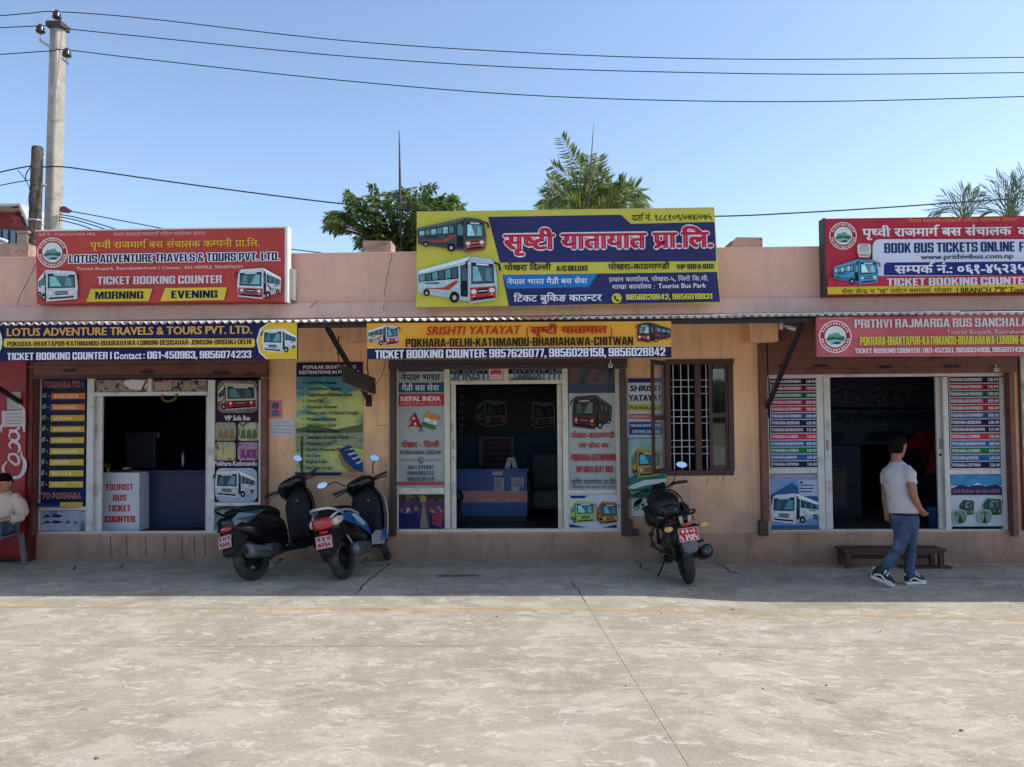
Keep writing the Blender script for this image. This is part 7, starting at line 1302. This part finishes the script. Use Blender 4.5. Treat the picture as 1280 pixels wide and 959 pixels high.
    for s_ in (-1, 1): X(MB().tube([f(Vector(p)) for p in ((.945, s_*.25, 1.118), (.92, s_*.39, 1.10))], .020, 10), 'handle_grip', M_rub); X(MB().tube([f(Vector(p)) for p in spline([(1.0, s_*.22, 1.10), (1.02, s_*.28, 1.09), (1.0, s_*.37, 1.075)], 3)], .007, 6), 'hand_lever', M_blackm); X(MB().box(0, 0, 0, 0, 0, 0) if False else MB().blob(f(Vector((.955, s_*.2, 1.12))), (.03, .035, .025), 8, 6), 'switch_box', M_mblk)
    MB().tube([f(Vector((.98, -.05, 1.07))), f(Vector((1.1, -.12, .9))), f(Vector((1.12, .02, .7)))], .006, 5).build('cable', M_blackm, t); MB().tube([f(Vector((.96, -.2, 1.10))), f(Vector((1.12, -.10, 1.0))), f(Vector((1.05, .0, .8)))], .006, 5).build('cable', M_blackm, t)
    # soft cover bag strapped over tank side
    rr = random.Random(2); m = MB(); m.loft(lofty([(.52, .88, .13, .09, .02), (.60, .90, .18, .13, .03), (.78, .91, .20, .14, .04), (.96, .92, .18, .12, .04), (1.06, .93, .12, .07, .03)], 4.0, .15)); M_nyl = mat('nylon_black', rgb(24, 25, 30), .5, var=.3, scale=20, bump=1.0, bscale=25); X(m, 'tank_bag', M_nyl, bevel=.02)
    for s_ in (-1, 1): m = MB(); m.loft(lofty([(.62, .74, .03, .05, s_*.22), (.70, .75, .055, .11, s_*.235), (.92, .76, .055, .12, s_*.235), (1.02, .78, .03, .06, s_*.22)], 3.6)); X(m, 'side_pouch', M_nyl, bevel=.015); X(MB().tube(spline([(.60, s_*.18, .98), (.56, s_*.20, .84), (.52, s_*.17, .68)], 4), .010, 5), 'strap', M_blackm)
    for x_ in (.66, .86): X(MB().tube(spline([(x_, -.20, .95), (x_, -.12, 1.065), (x_, .04, 1.075), (x_, .16, 1.06), (x_, .24, .95)], 4), .009, 5), 'strap', M_blackm)
    return t, f

c3 = G(861, 729.5); t3m, f3 = motorcycle('black motorcycle with red number plate leaning on its stand by the barred window', R(12)); place(t3m, c3, R(91), R(8), .92)
mir(t3m, f3, (.95, -.2, 1.12), 852, 581, .075, .042, R(14), (0, -1, .25)); mir(t3m, f3, (.95, .2, 1.12), 798, 628, .070, .034, R(-25), (.6, -1, -.25))
# ================================================================ PEOPLE
def bake(o, name, mt, parent):
    dg = bpy.context.evaluated_depsgraph_get(); me = bpy.data.meshes.new_from_object(o.evaluated_get(dg)); me.name = name; me.materials.clear(); me.materials.append(mt)
    for p in me.polygons: p.use_smooth = True; p.material_index = 0
    bpy.data.objects.remove(o); n = bpy.data.objects.new(name, me); COL.objects.link(n); n.parent = parent; ORG[n.name] = ORG.get(parent.name, Vector((0, 0, 0))); return n
def organic(m, name, mt, parent, vox=.009, smooth=6):
    """close-fitting single skin over the overlapping limbs and trunk"""
    o = fixn(m.build(name+'_base', mt, None)); 
    o0 = ORG.get(parent.name, Vector((0, 0, 0))); o.data.transform(Matrix.Translation(-o0))
    r = o.modifiers.new('r', 'REMESH'); r.mode = 'VOXEL'; r.voxel_size = vox; r.use_smooth_shade = True
    s_ = o.modifiers.new('s', 'SMOOTH'); s_.iterations = smooth; s_.factor = .5
    if name in ('tshirt', 'jeans', 'sweater'):
        for sz, st in ((.16, .024), (.07, .011)):
            tx_ = bpy.data.textures.new('folds', 'CLOUDS'); tx_.noise_scale = sz; tx_.noise_depth = 1; d_ = o.modifiers.new('folds', 'DISPLACE'); d_.texture = tx_; d_.strength = st*(1.0 if name != 'jeans' else .8); d_.mid_level = .5; d_.texture_coords = 'LOCAL'
    return bake(o, name, mt, parent)
def ering(c, a, b, ra, rb, n=20): return [Vector(c)+a*ra*math.cos(2*math.pi*k/n)+b*rb*math.sin(2*math.pi*k/n) for k in range(n)]
def limb(m, pts, rs, n=14): q = [Vector(p) for p in pts]; return m.tube(q, rs, n)
def endball(m, c, r): m.blob(c, r, 12, 8)
def hand(m, wrist, d, palmn, size=.095, curl=.5, thumbside=1):
    """palm, four fingers of different lengths with bends, thumb leaving the side of the palm"""
    d = d.normalized(); pn = (palmn-d*palmn.dot(d)).normalized(); s_ = d.cross(pn); k0 = wrist+d*size*.95
    m.loft([ering(wrist+d*size*t, s_, pn, w_, h_, 12) for t, w_, h_ in ((-.15, .026, .020), (.15, .032, .018), (.55, .040, .017), (.95, .040, .014), (1.03, .034, .010))])
    for i, (off, L) in enumerate(((-.030, .062), (-.010, .072), (.010, .068), (.029, .052))):
        p = k0+s_*off; a = curl*(1+.12*i); pts = [p-d*.01]
        for j, seg in enumerate((.45, .32, .25)): a_ = a*(j*.9+.35); pts.append(pts[-1]+(d*math.cos(a_)+pn*math.sin(a_)+s_*off*.6).normalized()*L*seg*1.25)
        m.tube(pts, [.0095, .0092, .0085, .0065], 8)
    b = wrist+d*size*.25+s_*thumbside*.030; dd = (d*.75+s_*thumbside*.6+pn*.35).normalized(); m.tube([b-dd*.01, b+dd*.028, b+dd*.028+(dd+pn*.4).normalized()*.026, b+dd*.03+(dd+pn*.6).normalized()*.045], [.013, .0115, .010, .0075], 8)
M_skin = mat('skin_brown', rgb(150, 100, 80), .55, var=.12, scale=14, bump=.15, bscale=90); M_skin2 = mat('skin_tan', rgb(176, 122, 96), .55, var=.1, scale=14, bump=.15, bscale=90)
M_hair = mat('black_hair', rgb(14, 13, 14), .8, spec=.12, var=.3, scale=40, bump=.8, bscale=150)
def head(t, c, face, up, sk, r=.078, hair_len=.0, cap=False, neck=None):
    """skull, jaw, nose, mouth, eyes and ears; face = direction the person looks"""
    face = face.normalized(); up = (up-face*up.dot(face)).normalized(); side = up.cross(face); m = MB(); A = lambda f_, s_, u_: c+face*f_*r+side*s_*r+up*u_*r
    m.loft([ering(A(f_, 0, u_), face, side, a*r, b*r, 18) for f_, u_, a, b in ((.30, -1.35, .25, .25), (.22, -1.22, .58, .50), (.10, -.85, .86, .74), (.03, -.4, 1.0, .88), (0, 0, 1.1, .96), (-.03, .45, 1.12, .97), (-.05, .85, .95, .84), (-.06, 1.15, .58, .52), (-.06, 1.27, .15, .15))])
    m.tube([A(1.0, 0, .12), A(1.22, 0, -.22), A(1.30, 0, -.38), A(1.02, 0, -.45)], [.10*r, .15*r, .20*r, .13*r], 8); endball(m, A(1.14, .12, -.42), .11*r); endball(m, A(1.14, -.12, -.42), .11*r)
    m.tube([A(.82, -.62, .22), A(1.08, -.3, .26), A(1.10, 0, .20), A(1.08, .3, .26), A(.82, .62, .22)], [.10*r, .12*r, .10*r, .12*r, .10*r], 7)
    m.tube([A(.95, -.26, -.74), A(1.09, 0, -.70), A(.95, .26, -.74)], [.07*r, .11*r, .07*r], 7); m.tube([A(.92, -.22, -.88), A(1.05, 0, -.86), A(.92, .22, -.88)], [.07*r, .12*r, .07*r], 7); endball(m, A(.85, 0, -1.16), .26*r)
    for s_ in (-1, 1): m.tube([A(-.05, s_*.93, -.42), A(-.16, s_*1.07, -.12), A(-.14, s_*1.08, .14), A(.0, s_*.98, .16)], [.10*r, .13*r, .13*r, .09*r], 7)
    if neck: m.tube([c-up*r*.55-face*.2*r, neck], [r*.60, r*.66], 14)
    hd = organic(m, 'head', sk, t, .0055, 3)
    for s_ in (-1, 1): e = MB(); e.blob(A(.93, s_*.36, .03), r*.13, 8, 6); o = e.build('eye', mat('eye_dark', rgb(50, 44, 44), .2, var=0), t); o.parent = hd
    m = MB(); hl = hair_len
    m.loft([ering(A(f_, 0, u_), face, side, a*r, b*r, 18) for f_, u_, a, b in ((-.42, -.55-hl, .72, .82), (-.30, -.1, .90, 1.02), (-.18, .35, 1.02, 1.05), (-.05, .72, 1.12, 1.02), (-.05, 1.02, .98, .92), (-.05, 1.22, .76, .72), (-.06, 1.36, .48, .46), (-.06, 1.43, .2, .2))]); m.tube([A(.45, -.75, .85), A(.88, -.3, 1.0), A(.88, .3, 1.0), A(.45, .75, .85)], [.25*r, .2*r, .2*r, .25*r], 8)
    h_ = organic(m, 'hair', M_hair, t, .0075, 3)
    if cap:
        m = MB(); m.loft([ering(A(f_, 0, u_), face, side, a*r, b*r, 18) for f_, u_, a, b in ((-.08, .42, 1.20, 1.08), (-.08, .75, 1.18, 1.05), (-.08, 1.12, .98, .88), (-.08, 1.38, .5, .45), (-.08, 1.45, .1, .1))]); m.prism([A(.9, -.8, .52), A(1.5, -.62, .45), A(1.75, 0, .42), A(1.5, .62, .45), A(.9, .8, .52)], up*.06*r); organic(m, 'cap', mat('dark_cap', rgb(26, 27, 34), .8, bump=.4), t, .007, 2)
    return hd
# ---------------- man walking
foot = G(1134, 731); t = thing('person', 'man in white t-shirt, blue jeans and sneakers walking right, looking away', 'person', (foot.x, foot.y, gz(foot.x)))
YW = foot.y; Z0 = gz(foot.x)
Pw = lambda px, py, dy=0.0: P(px, py, YW+dy)
fd = Vector((.80, .60, 0)); lr = Vector((.60, -.80, 0)); up = Vector((0, 0, 1))          # facing, his right hand side
hipc = Pw(1129, 652); shc = Pw(1122, 590); nk = Pw(1120, 577)
hc = Pw(1122, 558.2)
M_tee = mat('white_tshirt', rgb(178, 175, 180), .85, var=.06, scale=4, bump=.5, bscale=9); M_jean = mat('blue_denim', rgb(50, 70, 100), .85, var=.28, scale=5, bump=.5, bscale=14, dirt=(rgb(92, 114, 144), 4, .50, .66))
head(t, hc, Vector((.93, .50, -.04)), up, M_skin, .090, .30, False, nk+Vector((0, 0, -.03)))
# shirt: trunk and sleeves
def ringxy(px0, px1, py, ra_scale=.5, dy=0):
    a = Pw(px0, py, dy); b = Pw(px1, py, dy); return (a+b)/2, (b-a).length/2
m = MB(); rings = []
for px0, px1, py, dep in ((1114, 1127, 576.5, .055), (1111, 1132, 580.5, .095), (1105.5, 1138.5, 587, .125), (1105, 1141.5, 598, .135), (1106.5, 1144, 612, .14), (1109, 1148, 626, .145), (1110.5, 1149, 636, .145), (1111.5, 1147, 641.5, .14)):
    c_, hw = ringxy(px0, px1, py); rings.append(ering(c_, Vector((1, 0, 0)), Vector((0, 1, 0)), hw, dep*1.1, 24))
m.loft(rings)
sR = Pw(1136, 587, -.12); sL = Pw(1111, 588, .12)
limb(m, [sR+Vector((-.03, .02, 0)), Pw(1137.5, 592, -.155), Pw(1139, 602, -.165), Pw(1139, 605, -.165)], [.066, .068, .066, .064]); limb(m, [sL, Pw(1107, 596, .14), Pw(1107, 604, .16)], [.062, .064, .060])
organic(m, 'tshirt', M_tee, t, .010, 5)
# arms
elR = Pw(1141.5, 619, -.19); wrR = Pw(1150, 636, -.14); m = MB(); limb(m, [Pw(1138, 597, -.165), Pw(1139.5, 608, -.18), elR, Pw(1145, 627, -.17), wrR, wrR+(wrR-elR).normalized()*.02], [.054, .052, .044, .041, .029, .026]); hand(m, wrR, Vector((.62, .2, -.72)), Vector((.5, .6, .3)), .085, .55, -1); organic(m, 'right_arm', M_skin, t, .0055, 3)
elL = Pw(1107, 620, .17); wrL = Pw(1108, 637, .10); m = MB(); limb(m, [Pw(1107, 598, .15), Pw(1107, 608, .17), elL, Pw(1107.5, 629, .14), wrL, wrL+(wrL-elL).normalized()*.02], [.052, .05, .043, .040, .028, .026]); hand(m, wrL, Vector((-.04, -.1, -1)), Vector((.7, .2, 0)), .085, .5, 1); organic(m, 'left_arm', M_skin, t, .0055, 3)
# trousers: far leg upright carrying the weight, near leg trailing with lifted heel
m = MB(); c_, hw = ringxy(1112.5, 1146.5, 640); rg = [ering(c_, Vector((1, 0, 0)), Vector((0, 1, 0)), hw*.97, .155, 22)]
for px0, px1, py, dep in ((1112.5, 1147, 648, .165), (1114.5, 1147, 657, .165), (1118, 1146, 664, .15), (1123, 1143, 668, .11)): c_, hw = ringxy(px0, px1, py); rg.append(ering(c_, Vector((1, 0, 0)), Vector((0, 1, 0)), hw, dep, 22))
m.loft(rg)
limb(m, [Pw(1135.5, 656, .05), Pw(1138, 672, .05), Pw(1138.5, 689, .04), Pw(1137, 705, .03), Pw(1136.5, 716, .0), Pw(1136.5, 721.5, .0)], [.090, .080, .060, .058, .053, .060])
limb(m, [Pw(1126.5, 656, -.07), Pw(1127.5, 670, -.09), Pw(1124, 686, -.10), Pw(1113.5, 700, -.06), Pw(1104, 712, -.03), Pw(1100, 717.5, -.02)], [.092, .086, .066, .062, .052, .058])
organic(m, 'jeans', M_jean, t, .010, 4)
m = MB(); c_, hw = ringxy(1112.5, 1146.5, 641.5); m.loft([ering(c_+Vector((0, 0, z)), Vector((1, 0, 0)), Vector((0, 1, 0)), hw*.975, .16, 22) for z in (-.012, .012)]); m.build('belt', M_mblk, t)
M_sw = mat('sneaker_white', rgb(214, 212, 206), .6, var=.1); M_sb = mat('sneaker_black', rgb(26, 28, 34), .6)
def shoe(heel, toe, w_=.043, lift=0.0):
    d = (toe-heel).normalized(); L = (toe-heel).length; s_ = d.cross(up).normalized(); u = s_.cross(d); A = lambda x, y, z: heel+d*x*L+s_*y*w_+u*z
    so = MB(); so.loft([[A(x, math.sin(a)*wy if False else y*wy, z) for y, z in ((-1, 0), (1, 0), (1, .034), (-1, .034))] for x, wy in ((-.03, .5), (.0, .85), (.15, .95), (.45, .9), (.72, 1.1), (.9, .9), (1.0, .45))], smooth=False); sole = so.build('sneaker', M_sw, t, bevel=.006)
    m = MB(); m.loft([ering(A(x, 0, .034+h_*.5), s_, u, w_*wy, h_*.55, 14) for x, wy, h_ in ((.0, .6, .07), (.08, .85, .11), (.28, .9, .125), (.45, .86, .10), (.62, .92, .075), (.85, .8, .055), (.97, .4, .03))]); a_ = m.build('upper', M_sb, t); a_.parent = sole
    m = MB(); m.tube(spline([A(.10, 1.02, .05), A(.35, .98, .075), A(.60, 1.0, .045), A(.9, .75, .04)], 4), .011, 6); m.tube(spline([A(.10, -1.02, .05), A(.35, -.98, .075), A(.60, -1.0, .045), A(.9, -.75, .04)], 4), .011, 6); m.tube(spline([A(.60, -.75, .085), A(.60, 0, .115), A(.60, .75, .085)], 3), .010, 6); m.tube(spline([A(.48, -.75, .10), A(.48, 0, .135), A(.48, .75, .10)], 3), .010, 6); m.tube(spline([A(-.01, -.4, .10), A(-.03, 0, .12), A(-.01, .4, .10)], 3), .012, 6); b_ = m.build('white_trim', M_sw, t); b_.parent = sole
g0 = G(1128.5, 729.5); g1 = G(1160.5, 731.5); shoe(Vector((g0.x, YW+.0, gz(g0.x)+.006)), Vector((g1.x-.005, YW+.03, gz(g1.x)+.006)))
g2 = Pw(1089, 721.5, -.02); g3 = G(1117.5, 735); shoe(g2, Vector((g3.x, g3.y, gz(g3.x)+.012)))
# ---------------- man seated on a plastic chair at the left edge
YS2 = -.62; ch = thing('plastic_chair', 'grey moulded plastic armchair at the left edge under the seated man', 'chair', (P(-6, 700, YS2).x, YS2, 0)); M_pl = mat('grey_plastic', rgb(112, 114, 118), .5, var=.12, scale=6)
cx = P(-13, 665, YS2).x; zs = .43; hwc = .27
bx('seat', M_pl, ch, cx-.23, cx+.23, YS2-.18, YS2+.26, zs-.03, zs, bevel=.012)
for sx in (-1, 1):
    for fy, sp in ((-.20, -.03), (.27, .04)):
        m = MB(); a = Vector((cx+sx*.225, YS2+fy, zs-.02)); b_ = Vector((cx+sx*.25, YS2+fy+sp, .0)); m.loft([[p+Vector((u*.028, v*.022, 0)) for u, v in ((-1, -1), (1, -1), (1, 1), (-1, 1))] for p in (b_, a.lerp(b_, .5), a)], smooth=False); m.build('leg', M_pl, ch, bevel=.005)
    m = MB(); m.loft([[Vector((cx+sx*.262, y, z))+Vector((u*.026, 0, v*.012)) for u, v in ((-1, -1), (1, -1), (1, 1), (-1, 1))] for y, z in ((YS2-.22, zs+.20), (YS2-.1, zs+.225), (YS2+.1, zs+.225), (YS2+.27, zs+.24))], smooth=False); m.build('armrest', M_pl, ch, bevel=.005)
    m = MB(); m.loft([[p+Vector((u*.02, v*.02, 0)) for u, v in ((-1, -1), (1, -1), (1, 1), (-1, 1))] for p in (Vector((cx+sx*.25, YS2-.18, zs-.03)), Vector((cx+sx*.262, YS2-.21, zs+.20)))], smooth=False); m.build('arm_post', M_pl, ch)
m = MB(); m.loft([[Vector((cx+u*.19, YS2+.26+dy+(.03 if abs(u) < .5 else 0), z)) for u in (-1, -.5, 0, .5, 1)]+[Vector((cx+u*.19, YS2+.285+dy+(.03 if abs(u) < .5 else 0), z)) for u in (1, .5, 0, -.5, -1)] for dy, z in ((0, zs-.02), (.03, zs+.2), (.07, zs+.42))]); fixn(m.build('backrest', M_pl, ch))
t = thing('person', 'man in cream sweater and blue jeans seated at the left edge looking down', 'person', (cx+.08, YS2, 0))
Q = lambda px, py, dy=0.0: P(px, py, YS2+dy)
M_sw2 = mat('cream_sweater', rgb(202, 178, 160), .9, var=.1, scale=5, bump=.7, bscale=12)
hc2 = Q(5.5, 603, .0); nk2 = Q(3, 617, .08); head(t, hc2, Vector((-.18, -.93, -.38)), Vector((0, -.25, 1)), M_skin2, .084, 0, False, nk2+Vector((0, 0, -.02)))
m = MB()
for nm in (0,):
    m.loft([ering(c_, Vector((1, 0, 0)), Vector((0, 1, 0)), a, b_, 24) for c_, a, b_ in ((Q(2, 612.5, .08), .075, .075), (Q(1, 616, .08), .14, .10), (Q(0, 622, .09), .225, .125), (Q(-1, 633, .08), .235, .15), (Q(-2, 648, .06), .225, .165), (Q(-3, 657, .06), .20, .15))])
    limb(m, [Q(16, 622, .08), Q(25, 630, .06), Q(28.5, 641, .0), Q(25, 647, -.08), Q(17, 648.5, -.17), Q(13, 648.5, -.2)], [.078, .078, .070, .062, .052, .044])
    limb(m, [Q(-18, 622, .08), Q(-27, 632, .06), Q(-31, 646, .0), Q(-22, 652, -.10), Q(-12, 652, -.18)], [.078, .076, .068, .06, .05])
organic(m, 'sweater', M_sw2, t, .010, 5)
m = MB(); wr = Q(12.5, 648.5, -.2); hand(m, wr, Vector((-.95, -.25, -.12)), Vector((0, .2, -1)), .085, .45, -1); organic(m, 'left_hand', M_skin2, t, .0055, 3); m = MB(); wr = Q(-11, 652, -.18); hand(m, wr, Vector((.9, -.35, -.1)), Vector((0, .2, -1)), .085, .45, 1); organic(m, 'right_hand', M_skin2, t, .0055, 3)
m = MB(); m.loft([ering(c_, Vector((1, 0, 0)), Vector((0, 0, 1)), a, b_, 20) for c_, a, b_ in ((Q(-2, 660, .2), .19, .10), (Q(-2, 660, .05), .20, .10), (Q(-2, 660, -.06), .19, .095))])
for sx in (-1, 1): limb(m, [(cx+.05+sx*.10, YS2+.05, zs+.085), (cx+.04+sx*.12, YS2-.22, zs+.09), (cx+.02+sx*.13, YS2-.44, zs+.07), (cx+.02+sx*.13, YS2-.47, zs-.02), (cx+.02+sx*.13, YS2-.45, .25), (cx+.02+sx*.13, YS2-.44, .10)], [.095, .085, .072, .068, .058, .055])
organic(m, 'jeans', M_jean, t, .010, 4)
for sx in (-1, 1):
    m = MB(); x = cx+.02+sx*.13; m.loft([[Vector((x+u*w_, y, z)) for u, z in ((-1, .0), (1, .0), (1, h_*.7), (.5, h_), (-.5, h_), (-1, h_*.7))] for y, w_, h_ in ((YS2-.38, .035, .09), (YS2-.44, .042, .11), (YS2-.52, .045, .08), (YS2-.60, .046, .055), (YS2-.655, .030, .03))]); m.build('shoe', mat('brown_shoe', rgb(74, 54, 44), .5), t, bevel=.006)
print('objects', len(bpy.data.objects), 'polys', sum(len(o.data.polygons) for o in bpy.data.objects if o.type=='MESH'))
